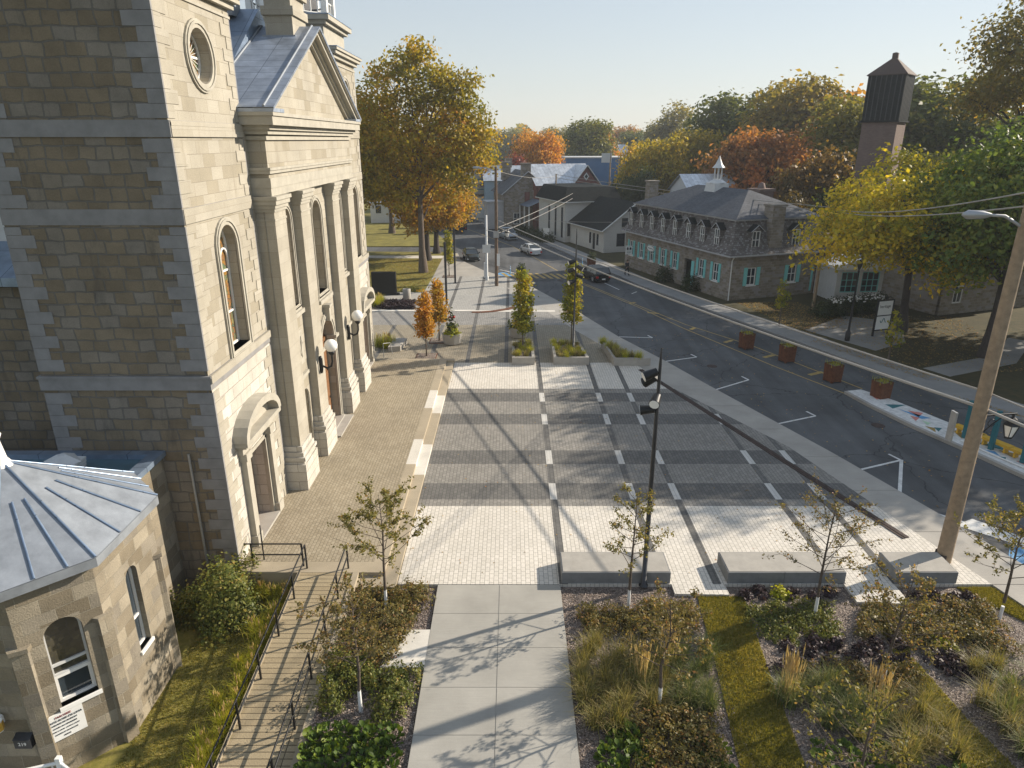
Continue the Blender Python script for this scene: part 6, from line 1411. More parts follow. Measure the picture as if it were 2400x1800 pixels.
def dormer(fn, u, w=.95, z0=4.95, z1=6.75):
    mb = MB(); op = dict(k='rect', u0=u-w/2+.1, u1=u+w/2-.1, v0=z0+.05, v1=z1-.05)
    wall_open(mb, fn, u-w/2-.06, u+w/2+.06, z0-.05, z1, [op], .1)
    for s in (-1, 1): q = u+s*(w/2+.06); mb.poly([fn(q,z0-.05,0), fn(q,z1,0), fn(q,z1,1.1), fn(q,z0-.05,.2)])
    mb.poly([fn(u-w/2-.06,z1,0), fn(u+w/2+.06,z1,0), fn(u,z1+.5,0)]); d = mb.build('dormer', M['shake'], t)
    rr = MB()
    for s in (-1, 1): rr.poly([fn(u,z1+.56,-.22), fn(u+s*(w/2+.28),z1-.08,-.22), fn(u+s*(w/2+.28),z1-.08,1.2), fn(u,z1+.56,1.35)])
    rr.build('dormer_roof', M['asph_black'], d)
    tr = MB()
    for s in (-1, 1): tr.tube([fn(u,z1+.53,-.23), fn(u+s*(w/2+.26),z1-.1,-.23)], .04, 4)
    tr.build('dormer_trim', M['greytrim'], d); window_local(d, fn, op, .08, .07, (.5,), (.5,))
fA2 = lambda u, v, d: (d-.02, u, v); fB2 = lambda u, v, d: (u, d-.02, v)
for x in (292,380,470,565,668,785,905,1030): dormer(fA2, solve(t, fA2, 1400+x/3.687, 5.8, 0, LY))
for x in (1772,1866): dormer(fB2, solve(t, fB2, x, 5.8, 0, LX), 1.1, 4.9, 6.7)
cx = solve(t, fB, 1821, 7, 0, LX); mb = MB(); mb.box(cx-.75,cx+.75,-.1,1.2,4.4,8.9); mb.box(cx-.85,cx+.85,-.2,1.3,8.9,9.1); mb.build('chimney', M['stone_m'], t)
mb = MB(); mb.box(2.2,3.4,LY-1.2,LY-.2,7,10.2); mb.box(2.1,3.5,LY-1.3,LY-.1,10.2,10.35); mb.build('chimney', M['stone_m'], t)
mb = MB(); cy = 11.3; cxx = LX/2-.2
mb.add([(cxx-1.0,cy-1.0,9.4),(cxx+1.0,cy-1.0,9.4),(cxx+1.0,cy+1.0,9.4),(cxx-1.0,cy+1.0,9.4),(cxx-.85,cy-.85,10.5),(cxx+.85,cy-.85,10.5),(cxx+.85,cy+.85,10.5),(cxx-.85,cy+.85,10.5)], [(0,1,5,4),(1,2,6,5),(2,3,7,6),(3,0,4,7),(4,5,6,7)])
mb.lathe([(1.0,10.5),(.9,10.62),(.45,10.9)], (cxx,cy,0), 8, 0, False)
for k in range(6): a = k*math.pi/3; mb.box(cxx+.42*math.cos(a)-.045, cxx+.42*math.cos(a)+.045, cy+.42*math.sin(a)-.045, cy+.42*math.sin(a)+.045, 10.88, 12.1)
mb.lathe([(.72,12.1),(.62,12.2),(.38,12.5),(.2,12.9),(.05,13.3),(0,13.4)], (cxx,cy,0), 8, 0, False); mb.build('cupola', M['offwhite'], t)
for yy, s in ((.12, 'front'),):
    mb = MB(); mb.tube([(.0,-.45,4.3),(.1,-.08,3.9),(.1,-.08,0)], .06, 5); mb.build('downpipe', M['white'], t); mb = MB(); mb.tube([(LX-.1,-.45,4.3),(LX-.2,-.08,3.9),(LX-.2,-.08,0)], .06, 5); mb.build('downpipe', M['white'], t)
ys = solve(t, fA, 1485, 3, 0, LY); hs = thing('hanging_sign', 'square white hanging sign at the left end of the manor front', 'sign', wm(t) @ Vector((-.6, ys, 2.2)), RD)
mb = MB(); mb.box(-.45,.45,-.04,.04,-.45,.55); mb.tube([(.6,0,.62),(-.5,0,.62)], .02, 4); o = mb.build('board', M['white'], hs)
mb = MB()
for dx in (-.2,.18): mb.lathe([(.1,.1),(.13,.25),(.05,.4),(0,.42)], (dx,-.05,0), 6)
mb.tube([(-.3+.06*k,-.05,-.2+.06*math.sin(k*1.5)) for k in range(11)], .025, 4); mb.build('emblem', M['ink'], o)
ys = solve(t, fA, 1528, 3, 0, LY); hs = thing('oval_sign', 'oval white shop sign above a shuttered window of the manor', 'sign', wm(t) @ Vector((-.12, ys, 3.05)), RD)
mb = MB(); mb.extr([(.85*math.cos(k*math.pi/10), .38*math.sin(k*math.pi/10)) for k in range(20)], 'x', -.08, -.02); o = mb.build('board', M['white'], hs)
mb = MB(); mb.tube([(-.09, .55-.11*k, .06*math.sin(k*1.9)) for k in range(11)], .03, 4); mb.tube([(-.09, .8*math.cos(k*math.pi/10), .33*math.sin(k*math.pi/10)) for k in range(21)], .02, 4); mb.build('emblem', M['pteal'], o)
bm = mound_mesh(180, .8, 1.9, 1500, .16, F['hedge'], 8, .1)
for i, (yy, lab) in enumerate(((solve(t, fA, 1572, .5, 0, LY),'dark bush against the manor wall left of the door'),(solve(t, fA, 1634, .5, 0, LY),'dark bush against the manor wall right of the door'))):
    o = link('wall_bush', bm); o.location = wm(t) @ Vector((-.9, yy, -.02)); tag(o, lab, 'bush')
# shop porch with white pediment beside the manor
t = thing('shop_porch', 'small white shop front with lettered gable half hidden by the yellow tree', 'shop', (31.6, 66.2, 0), RD-.25)
f0 = lambda u, v, d: (u, d, v); sw_ = [dict(k='rect', u0=.5, u1=2.3, v0=.9, v1=2.9), dict(k='rect', u0=2.6, u1=4.4, v0=.9, v1=2.9)]
mb = MB(); wall_open(mb, f0, 0, 5.2, 0, 3.2, sw_, .2); mb.poly([(0,0,0),(0,4,0),(0,4,3.2),(0,0,3.2)]); mb.poly([(5.2,0,0),(5.2,4,0),(5.2,4,3.2),(5.2,0,3.2)]); mb.build('wall', M['offwhite'], t)
for o_ in sw_: window_local(t, f0, o_, .12, .08, (.33,.66), (.3,.6), mf=M['aqua'])
mb = MB(); mb.extr([(-.3,3.2),(5.5,3.2),(5.5,3.45),(2.6,4.4),(-.3,3.45)], 'y', -.35, 4); pd = mb.build('gable', M['white'], t)
text('lettering', 'LA VIEILLE', .42, M['ink'], pd, Matrix.Translation((2.3,-.36,3.62)) @ Matrix.Rotation(math.pi/2, 4, 'X'))
mb = MB(); mb.box(-3.2,7,4.02,11,0,5.6); mb.build('rear_wall', M['browndk'], t); mb = MB(); mb.box(-2.6,-1.4,3.7,4.0,0,2.4); mb.build('door_frame', M['offwhite'], t); mb = MB(); mb.box(-.9,-.35,3.9,4.0,.3,2.9); mb.build('shutter', M['aqua'], t)
hd = mound_mesh(181, 1.2, 1.5, 2200, .16, F['hedge'], 8, .12)
for i, (x, y) in enumerate(((28.6,60.6),(30.4,61.4),(32.2,62.2),(34.0,62.9))):
    o = link('garden_shrub', hd); o.location = (x, y, -.02); tag(o, 'dark shrub in the garden row before the white shop front', 'bush', 'garden row before the shop')
mb = MB(); rng = np.random.default_rng(4)
for i in range(60): x, y, z = rng.uniform(28.2,34.5), 0, rng.uniform(1.1,1.6); y = 60.0+(x-28.6)*.42+rng.uniform(-.6,.3); mb.lathe([(.07,0),(.09,.05),(0,.12)], (x,y,z), 5)
tag(mb.build('white_flowers', M['white']), 'white flowers dotting the garden row before the shop', 'flowers', kind='stuff')
t = thing('brick_house', 'brown brick house in deep shade behind the trees at right', 'house', (38.5, 60.5, 0), RD)
sw_ = [dict(k='rect', u0=1.5, u1=2.6, v0=1.0, v1=2.6)]; mb = MB(); wall_open(mb, f0, 0, 14, 0, 5.2, sw_, .2); mb.box(0.01,13.99,.25,9,0,5.19); mb.build('wall', M['stone_m'], t); window_local(t, f0, sw_[0], .1, .1, (.5,))
mb = MB(); mb.add([(-.4,-.4,5.2),(14.4,-.4,5.2),(14.4,9.4,5.2),(-.4,9.4,5.2),(4,4.5,7.6),(10,4.5,7.6)], [(0,1,5,4),(1,2,5),(2,3,4,5),(3,0,4),(0,3,2,1)]); mb.build('roof', M['asph_grey'], t)
# white house with black roofs
t = thing('white_house', 'white clapboard house with black mansard and low gabled wing', 'house', (8.16, 107.6, 0), RD); fm = fA
yw = [solve(t, fA, p, 3, 0, 11) for p in (1287,1302,1317)]; ow = rect_at(fA, yw, .6, 5.2, .8); mb = MB(); wall_open(mb, fA, 0, 11, 0, 6.1, ow, .15)
xw = solve(t, fB, 1338, 1.8, 0, 6); ow2 = rect_at(fB, [xw], .9, 2.8, 1.2); wall_open(mb, fB, 0, 9, 0, 6.1, ow2, .12); mb.box(.2,9,.2,11,0,6.05); mb.build('wall', M['clap'], t)
for o_ in ow: window_local(t, fA, o_, .1, .1, (), (.5,), mf=M['black'])
for o_ in ow2: window_local(t, fB, o_, .08, .14, (.5,), (.5,), mf=M['black'])
mb = MB(); a = [(-.5,-.5),(9.5,-.5),(9.5,11.5),(-.5,11.5)]; b = [(.5,.7),(8.5,.7),(8.5,10.3),(.5,10.3)]
mb.add([(*p,6.1) for p in a]+[(*p,8.2) for p in b], [(0,1,5,4),(1,2,6,5),(2,3,7,6),(3,0,4,7),(4,5,6,7),(3,2,1,0)]); mb.build('mansard', M['asph_black'], t)
mb = MB(); mb.prism([(-.52,-.52),(9.52,-.52),(9.52,11.52),(-.52,11.52)], 5.98, 6.09); mb.build('eaves_trim', M['white'], t)
w0, w1, wr, yg = .9, 10.6, 5.7, -11.6; fg = lambda u, v, d: (u, yg+d, v); fw_ = lambda u, v, d: (w0+d, u, v)
og = [dict(k='rect', u0=2.9, u1=4.2, v0=.8, v1=2.6), dict(k='rect', u0=3.6, u1=4.5, v0=3.5, v1=4.7)]; od = rect_at(fw_, [-9.6,-7.2], .8, 2.4, .7) + rect_at(fw_, [-8.4], .1, 2.4, .9)
mb = MB(); wall_open(mb, fg, w0, w1, 0, 3.2, og[:1], .15); wall_open(mb, fw_, yg, 0, 0, 3.2, od, .15); mb.poly([(w0,yg,3.2),(w1,yg,3.2),(wr,yg,6.7)]); mb.box(w0+.2,w1,yg+.2,0,0,3.18); mb.build('wing_wall', M['clap'], t)
window_local(t, fg, og[0], .1, .13, (), (.5,), mf=M['black']); window_local(t, lambda u, v, d: (u, yg+d-.08, v), og[1], .06, .12, (.5,), (), mf=M['black'])
for o_ in od[:2]: window_local(t, fw_, o_, .1, .1, (), (.5,), mf=M['black'])
mb = MB(); fbox(mb, fw_, -8.85, -7.95, .1, 2.4, .1, .14); mb.build('door', M['black'], t)
mb = MB()
for s, xe in ((-1, w0-.5), (1, w1+.5)): mb.add([(wr,yg-.4,6.85),(xe,yg-.4,3.05),(xe,2,3.05),(wr,2,6.85)], [(0,1,2,3)])
mb.build('wing_roof', M['asph_black'], t)
mb = MB()
for xe in (w0-.5, w1+.5): mb.tube([(wr,yg-.42,6.82),(xe,yg-.42,3.02)], .09, 4)
mb.tube([(w0-.5,yg-.4,3.02),(w0-.5,0,3.02)], .07, 4); mb.build('wing_trim', M['white'], t)
mb = MB(); mb.box(.0,.05,-.1,.1,0,1.6)
o = mb.build('board', M['white'], thing('small_sign', 'small white lawn sign before the white house', 'sign', wm(t) @ Vector((-1.8,3.2,.3)), RD+.6)); o.scale = (1,6,1)
hdg = mound_mesh(182, 1.2, 1.1, 1500, .2, F['hedge'], 8, .12)
for yy in (1.5,3.6,5.7,8,10.3,12.8,15): o = link('hedge', hdg); o.location = wm(t) @ Vector((-2.2,yy,-.02)); tag(o, 'rounded dark hedge shrub in the row before the white house', 'hedge', 'hedge row before the white house')
# red brick house with metal roof and porch
t = thing('red_house', 'red brick house with pale metal roof and diamond window', 'house', (4.3, 124, 0), RD)
mb = MB(); rw = rect_at(fA, [2,4.5,7], 4.6, 6.6, 1.0); wall_open(mb, fA, 0, 9, 0, 7.7, rw, .15); mb.poly([(0,0,7.7),(0,9,7.7),(0,4.5,10.8)]); mb.box(.2,11,0,9,0,7.69); mb.extr([(7.0,7.7),(11.6,7.7),(9.3,10.6)], 'y', -.3, 4); mb.build('wall', M['brick_r'], t)
for o_ in rw: window_local(t, fA, o_, .1, .12, (), (.5,))
mb = MB()
for s in (-1, 1): mb.poly([(-.4,4.5,10.95),(11.3,4.5,10.95),(11.3,4.5+s*5.1,7.5),(-.4,4.5+s*5.1,7.5)]); mb.poly([(9.3,-.7,10.85),(9.3+s*2.9,-.7,7.35),(9.3+s*2.9,4.5,7.35),(9.3,4.5,10.85)])
mb.build('roof', M['rooffar'], t)
mb = MB()
for s in (-1, 1): mb.tube([(9.3,-.72,10.82),(9.3+s*2.9,-.72,7.32)], .1, 4)
mb.build('gable_trim', M['white'], t)
mb = MB(); mb.add([(9.3,-.34,9.6),(8.75,-.34,8.9),(9.3,-.34,8.2),(9.85,-.34,8.9)], [(0,1,2,3)]); dw = mb.build('diamond_window', M['white'], t); mb = MB(); mb.add([(9.3,-.36,9.3),(8.98,-.36,8.9),(9.3,-.36,8.5),(9.62,-.36,8.9)], [(0,1,2,3)]); mb.build('pane', M['glass'], dw)
mb = MB(); mb.box(3.5,11.5,-5,-.05,0,6.3); mb.build('rear_wing', M['brick_r'], t); mb = MB(); mb.box(3.3,11.7,-5.2,-.05,6.3,6.5); mb.build('wing_roof', M['teal'], t)
mb = MB(); mb.add([(-2.6,-3,4.2),(-.02,-3,5.2),(-.02,9,5.2),(-2.6,9,4.2)], [(0,1,2,3)]); mb.build('porch_roof', M['roofblue'], t); mb = MB()
for k in range(6): mb.box(-2.5,-2.3,-2.8+2.3*k,-2.6+2.3*k,0,4.2)
for k in range(12): mb.box(-2.42,-2.38,-2.6+1.0*k,-2.5+1.0*k,.3,1.1)
mb.build('porch_column', M['white'], t)
# grey stone house
t = thing('stone_house', 'grey stone house with steep gable and twin chimneys', 'house', (-1.3, 124.5, 0), RD-.12); fs = fB
mb = MB(); sw_ = [dict(k='rect', u0=3.6, u1=4.6, v0=4.4, v1=6.4), dict(k='rect', u0=1.6, u1=2.9, v0=.8, v1=2.8)]; wall_open(mb, fB, 0, 8.4, 0, 6.3, sw_, .15); mb.poly([(0,0,6.3),(8.4,0,6.3),(4.2,0,9.7)]); mb.box(0,8.4,.2,10,0,6.28); mb.build('wall', M['stone_m'], t)
mb = MB(); fbox(mb, fB, 3.65, 4.55, 4.45, 6.35, .05, .1); mb.build('red_door', M['brick_r'], t); window_local(t, fB, sw_[1], .1, .1, (.5,), (.5,))
mb = MB()
for s in (-1, 1): mb.poly([(4.2,-.35,9.85),(4.2+s*4.8,-.35,5.95),(4.2+s*4.8,10.3,5.95),(4.2,10.3,9.85)])
mb.build('roof', M['asph_grey'], t)
mb = MB()
for s in (-1, 1): mb.tube([(4.2,-.36,9.8),(4.2+s*4.8,-.36,5.9)], .1, 4)
mb.build('gable_trim', M['greytrim'], t)
for x, y in ((4.0,.9),(2.0,8.5)): mb = MB(); mb.box(x-.8,x+.8,y-.6,y+.6,8,11.0); mb.box(x-.9,x+.9,y-.7,y+.7,11.0,11.2); mb.build('chimney', M['stone_m'], t)
mb = MB(); mb.box(-3,-.05,.5,4,0,4.6); mb.box(-3.2,-.05,.3,4.2,4.6,4.8); mb.build('porch', M['greytrim'], t)
t = thing('ribbed_roof_house', 'pale blue house with ribbed metal roof behind the stone house', 'house', (-5.2, 139, 0), RD-.2); mb = MB(); mb.box(0,10,0,8,0,7.6); mb.build('wall', plain('pale blue siding', (.30,.42,.52), .7, 0, .06, 2), t)
mb = MB()
for s in (-1, 1): mb.poly([(-.4,4,10.2),(10.4,4,10.2),(10.4,4+s*4.4,7.5),(-.4,4+s*4.4,7.5)])
mb.build('roof', M['rooffar'], t); mb = MB(); mb.box(4.5,5.7,3.4,4.6,9,11.4); mb.box(4.4,5.8,3.3,4.7,11.4,11.6); mb.build('chimney', M['stone_m'], t)
# restaurant on the bend
t = thing('restaurant', 'beige two storey restaurant with red lettering and dark awning', 'restaurant', (-8.4, 141, 0), RD+.12)
ar_ = [dict(k='arch', u0=1.2+2.6*k, u1=2.6+2.6*k, v0=5.6, vs=7.5) for k in range(4)]; mb = MB(); wall_open(mb, fA, 0, 12, 0, 9.4, ar_, .2); wall_open(mb, fB, 0, 8, 0, 9.4, [dict(k='rect', u0=6.1, u1=7.5, v0=2.0, v1=5.4)], .15); mb.box(.25,8,.25,12,0,9.1); mb.build('wall', M['tan_wall'], t)
for o_ in ar_: window_local(t, fA, o_, .15, .1, (), (.4,), mf=M['black'])
mb = MB(); mb.box(-.15,8.1,-.15,12.1,9.4,9.65); mb.build('parapet', M['greytrim'], t)
mb = MB(); mb.add([(-.02,-.3,5.3),(-.02,12,5.3),(-2.4,12,4.2),(-2.4,-.3,4.2),(-2.4,-.3,3.6),(-2.4,12,3.6)], [(0,1,2,3),(3,2,5,4)]); mb.box(-.1,3.6,-.4,-.02,4.4,4.8); mb.build('awning', M['browndk'], t)
mb = MB(); fbox(mb, fB, 0.4, 3.4, .1, 4.3, -.05, -.01); mb.build('white_panel', M['white'], t); window_local(t, fB, dict(k='rect', u0=6.1, u1=7.5, v0=2.0, v1=5.4), .1, .12, (.5,), (.5,))
mb = MB(); 
for k in range(3): mb.box(-.06,-.01,1+3.6*k,3.8+3.6*k,.3,3.5)
mb.build('shop_window', M['glass'], t); text('lettering', "Brek'The-Bo", 1.25, M['inkred'], t, Matrix.Translation((4.2,-.04,6.6)) @ Matrix.Rotation(math.pi/2, 4, 'X'), .03)
mb = MB(); mb.box(1.2,7.2,-.06,-.01,7.5,7.7); mb.box(1.2,7.2,-.06,-.01,5.6,5.75); mb.build('sign_rule', M['pteal'], t)
# brick tower, blue hall, distant houses
t = thing('brick_tower', 'square brown brick tower with black boarded top and hipped cap', 'tower', (43.2, 85, 0), R(48)); s = 1.85
mb = MB(); mb.box(-s,s,-s,s,0,16.9); mb.build('shaft', M['brick_b'], t); mb = MB(); s2 = s+.1; mb.box(-s2,s2,-s2,s2,17.05,21.9); mb.box(-s2-.15,s2+.15,-s2-.15,s2+.15,16.9,17.05); hd_ = mb.build('boarded_top', M['asph_black'], t); mb = MB()
for k in range(7):
    u = -s2+.35+k*(2*s2-.7)/6
    for a in ((u-.05,u+.05,-s2-.03,-s2),(-s2-.03,-s2,u-.05,u+.05)): mb.box(*a, 17.1, 21.85)
mb.build('batten', M['darkgrey'], hd_); mb = MB(); e = s2+.16; mb.add([(-e,-e,21.9),(e,-e,21.9),(e,e,21.9),(-e,e,21.9),(0,0,23.9)], [(0,1,4),(1,2,4),(2,3,4),(3,0,4),(0,3,2,1)]); mb.box(-e,e,-e,e,21.82,21.9); mb.lathe([(.35,23.3),(.35,24.2),(0,24.3)], (0,0,0), 6); mb.build('cap_roof', M['browndk'], t)
mb = MB(); mb.box(-1,1,-1,1,0,9.3); mb.box(-1.15,1.15,-1.15,1.15,9.3,9.6); mb.lathe([(.5,9.6),(.3,10.2),(0,10.3)], (0,0,0), 8); tag(mb.build('brick_chimney', M['brick_b'], thing('chimney_house', 'dark brick chimney with metal cap behind the manor', 'chimney', (29.5, 84, 0), RD)))
t = thing('blue_hall', 'long flat roofed blue hall behind the red brick house', 'building', (14, 186, 0), .05); mb = MB(); mb.box(0,16,0,14,0,10.6); mb.build('wall', M['blue_wall'], t); mb = MB(); mb.box(-.2,16.2,-.2,14.2,10.6,10.85); mb.box(11.5,11.6,-.06,0,5,10.6); mb.build('roof_edge', M['offwhite'], t)
FH = [('grey roofed house right of the blue hall', 33, 175, 9, 6.2, 8.6), ('pale house far behind the blue hall', 22, 232, 16, 10, 13.5), ('blue roofed shed left of the restaurant', -23, 190, 12, 7.2, 9.8), ('small grey house behind the manor cupola', 25.5, 101, 7, 8.0, 10.2), ('low white house behind the blue hall right end', 36, 215, 12, 8.5, 11), ('house seen under the big maple', -27, 134, 12, 4, 6.5), ('dim house across the park', -42, 128, 12, 4.5, 7)]
for lab, x, y, wd, ze, zr in FH:
    t = thing('distant_house', lab, 'house', (x, y, 0), .15, 'distant houses'); mb = MB(); mb.box(0,wd,0,8,0,ze); mb.extr([(-.0,ze),(8,ze),(4,zr)], 'x', 0, wd); mb.build('wall', M['offwhite'], t); mb = MB()
    for s in (-1, 1): mb.poly([(-.4,4,zr+.1),(wd+.4,4,zr+.1),(wd+.4,4+s*4.5,ze-.2),(-.4,4+s*4.5,ze-.2)])
    mb.build('roof', M['rooffar'], t); mb = MB()
    for k in range(3): mb.box(1+k*wd/3.2, 2+k*wd/3.2, -.03, 0, ze*.45, ze*.8)
    mb.build('window', M['glass'], t)
# ------------------------------------------------------------------ vehicles
M['carwhite'] = plain('white car paint', (.62,.64,.65), .25, 0, .03, 1); M['carblack'] = plain('black car paint', (.012,.014,.016), .2, .2, .1, 1); M['cargreen'] = plain('dark green grey car paint', (.03,.042,.042), .25, .3, .1, 1); M['carsilver'] = plain('silver car paint', (.36,.40,.43), .3, .5, .05, 1)
M['lampred'] = plain('red lamp lens', (.45,.01,.01), .3, 0, .05, 3); M['lampclear'] = plain('clear lamp lens', (.75,.77,.78), .15, 0, .03, 3)
def car(name, label, x, y, ang, L_, W_, hh, belt, prof, cab, body, pick=False):
    """prof: stations (x, ztop) of hood/deck; cab: (xb0, xt0, xt1, xb1)"""
    t = thing(name, label, 'car' if not pick else 'pickup truck', (x, y, -.126), ang)
    mb = MB(); rows_ = []
    for px, zt, w in prof:
        rows_.append([(px,-w*.86,.24),(px,-w,.42),(px,-w,zt-.16),(px,-w*.93,zt-.03),(px,-w*.6,zt),(px,w*.6,zt),(px,w*.93,zt-.03),(px,w,zt-.16),(px,w,.42),(px,w*.86,.24)])
    k = len(rows_[0]); vs = [p for r_ in rows_ for p in r_]; fs = []
    for i in range(len(rows_)-1):
        for j in range(k): fs.append((i*k+j, i*k+(j+1)%k, (i+1)*k+(j+1)%k, (i+1)*k+j))
    mb.add(vs, fs, 0, True); mb.add(rows_[0], [tuple(range(k))]); mb.add(rows_[-1], [tuple(range(k))[::-1]]); bo = mb.build('body', body, t)
    xb0, xt0, xt1, xb1 = cab; w = W_/2; wb, wt = w*.94, w*.76; zb, zt = belt-.04, hh
    B = [(xb0,-wb,zb),(xb1,-wb,zb),(xb1,wb,zb),(xb0,wb,zb)]; T_ = [(xt0,-wt,zt-.06),(xt1,-wt,zt-.06),(xt1,wt,zt-.06),(xt0,wt,zt-.06)]
    mb = MB(); mb.add(B+T_, [(0,1,5,4),(1,2,6,5),(2,3,7,6),(3,0,4,7)]); mb.build('windows', M['glass'], t)
    mb = MB(); mb.add([(xt0-.05,-wt-.02,zt-.07),(xt1+.05,-wt-.02,zt-.07),(xt1+.05,wt+.02,zt-.07),(xt0-.05,wt+.02,zt-.07),(xt0+.15,-wt*.85,zt),(xt1-.15,-wt*.85,zt),(xt1-.15,wt*.85,zt),(xt0+.15,wt*.85,zt)], [(0,1,5,4),(1,2,6,5),(2,3,7,6),(3,0,4,7),(4,5,6,7)])
    for i in range(4): mb.tube([B[i], T_[i]], .05, 4)
    for s in (-1, 1): mb.tube([((xb0+xb1)/2, s*wb, zb), ((xt0+xt1)/2, s*wt, zt-.06)], .04, 4)
    mb.build('roof', body, t)
    r = .34 if hh < 1.6 else .37
    for wx in (L_*.31, -L_*.30):
        for s in (-1, 1):
            mb = MB(); mb.extr([(wx+r*math.cos(k*math.pi/9), r+r*math.sin(k*math.pi/9)) for k in range(18)], 'y', s*(w-.2), s*(w+.015)); o = mb.build('wheel', M['tyre'], t)
            mb = MB(); mb.extr([(wx+r*.62*math.cos(k*math.pi/6), r+r*.62*math.sin(k*math.pi/6)) for k in range(12)], 'y', s*(w-.05), s*(w+.025)); mb.build('rim', M['grey'], o)
    zl = prof[-1][1]-.22; zr = prof[0][1]-.25
    for s in (-1, 1):
        mb = MB(); mb.box(L_/2-.25, L_/2-.02, s*w*.6, s*w*.95, zl-.08, zl+.06); mb.build('headlight', M['lampclear'], t)
        mb = MB(); mb.box(-L_/2-.015, -L_/2+.2, s*w*.68, s*w*.97, zr-.12, zr+.10); mb.build('taillight', M['lampred'], t)
        mb = MB(); mb.box(xb1-.35, xb1-.15, s*(w+.02), s*(w+.17), belt+.02, belt+.17); mb.build('mirror', body, t)
    mb = MB(); mb.box(-L_/2-.02, -L_/2, -.2, .2, zr-.32, zr-.18); mb.build('plate', M['white'], t)
    mb = MB(); mb.box(L_/2-.03, L_/2+.012, -w*.55, w*.55, .42, .66); mb.build('grille', M['black'], t)
    if pick:
        mb = MB(); mb.box(-L_/2+.1, -.35, -w*.8, w*.8, prof[0][1]+.005, prof[0][1]+.02); mb.build('bed', M['black'], t)
    return t
def sedan(W_, hoodz, L_): w = W_/2; return [(-L_/2,.78,w*.84),(-L_/2+.15,.95,w*.95),(-L_/2+.9,.99,w),(0,.98,w),(L_/2-1.3,.94,w),(L_/2-.35,.80,w*.93),(L_/2,.62,w*.78)]
def suvp(W_, L_): w = W_/2; return [(-L_/2,.95,w*.88),(-L_/2+.12,1.08,w*.97),(0,1.08,w),(L_/2-1.25,1.04,w),(L_/2-.3,.92,w*.94),(L_/2,.70,w*.8)]
AWAY = math.atan2(.944, -.33)
car('black_suv', 'black sport utility vehicle driving away past the manor', 9.5, 78.2, AWAY, 4.6, 1.86, 1.7, 1.05, suvp(1.86,4.6), (-2.2,-1.95,.35,1.2), M['carblack'])
car('white_car', 'white sedan driving away along the street', 2.6, 97.3, AWAY, 4.6, 1.8, 1.46, .95, sedan(1.8,.95,4.6), (-1.75,-1.05,.25,1.15), M['carwhite'])
car('dark_car', 'dark green grey sedan standing beside the park, facing the camera', -5.5, 92.3, AWAY+math.pi-.12, 4.4, 1.78, 1.46, .95, sedan(1.78,.95,4.4), (-1.9,-1.2,.2,1.1), M['cargreen'])
car('pickup_truck', 'silver pickup truck coming towards the camera', -.9, 112.8, AWAY+math.pi+.05, 5.6, 1.95, 1.85, 1.15, [(-2.8,1.0,.88),(-2.7,1.1,.95),(0,1.1,.97),(1.4,1.12,.97),(2.6,1.02,.93),(2.8,.75,.85)], (-.7,-.5,.7,1.45), M['carsilver'], True)
t = car('service_truck', 'white cab service truck far up the street', -12.2, 129, AWAY+.12, 6.2, 2.1, 2.3, 1.25, [(-3.1,1.0,.9),(-3.0,1.1,1.0),(0,1.1,1.05),(1.6,1.15,1.05),(2.9,1.05,1.0),(3.1,.75,.9)], (-.6,-.5,1.0,1.7), M['carwhite'], True)
t = thing('work_trailer', 'dark work trailer loaded with gear behind the white cab truck', 'trailer', (-9.9, 121.5, -.12), AWAY+.12); mb = MB(); mb.box(-2.6,2.4,-1.1,1.1,.55,.7); mb.box(-2.6,2.4,-1.1,-1.02,.7,1.7); mb.box(-2.6,2.4,1.02,1.1,.7,1.7); mb.box(2.3,2.4,-1.1,1.1,.7,2.2); mb.tube([(2.4,0,.6),(3.6,0,.6)], .06, 5); mb.box(-2.7,-2.6,-1.1,1.1,.5,1.5); mb.build('bed', M['black'], t)
mb = MB(); mb.box(-1.5,1.8,-.9,.9,.7,1.9); mb.build('load', M['browndk'], t); mb = MB(); mb.box(-2.4,-1.9,.3,.9,.7,2.2); mb.build('marker', M['yellowpaint'], t)
for s in (-1, 1):
    mb = MB(); mb.extr([(-.4+.36*math.cos(k*math.pi/8), .36+.36*math.sin(k*math.pi/8)) for k in range(16)], 'y', s*1.12, s*1.3); mb.build('wheel', M['tyre'], t); mb = MB(); mb.box(-2.72,-2.68,s*.7,s*1.0,.8,.95); mb.build('taillight', M['lampred'], t)
# ------------------------------------------------------------------ people
M['skin'] = plain('skin', (.42,.25,.18), .6, 0, .05, 4); M['clothdark'] = plain('dark clothing', (.014,.017,.02), .85, 0, .15, 4); M['vest'] = plain('yellow safety vest', (.55,.62,.03), .6, 0, .1, 4); M['hair'] = plain('dark hair', (.02,.015,.012), .8, 0, .2, 6)
def skin(name, verts, edges, radii, mat, parent, sub=1):
    me = bpy.data.meshes.new(name); me.from_pydata(verts, edges, []); me.materials.append(mat); o = link(name, me, parent)
    o.modifiers.new('skin', 'SKIN'); bm = bmesh.new(); bm.from_mesh(me); ly = bm.verts.layers.skin.verify()
    for v, r_ in zip(bm.verts, radii): v[ly].radius = (r_, r_); v[ly].use_root = v.index == 0
    bm.to_mesh(me); bm.free(); s = o.modifiers.new('sub', 'SUBSURF'); s.levels = sub; s.render_levels = sub; return o
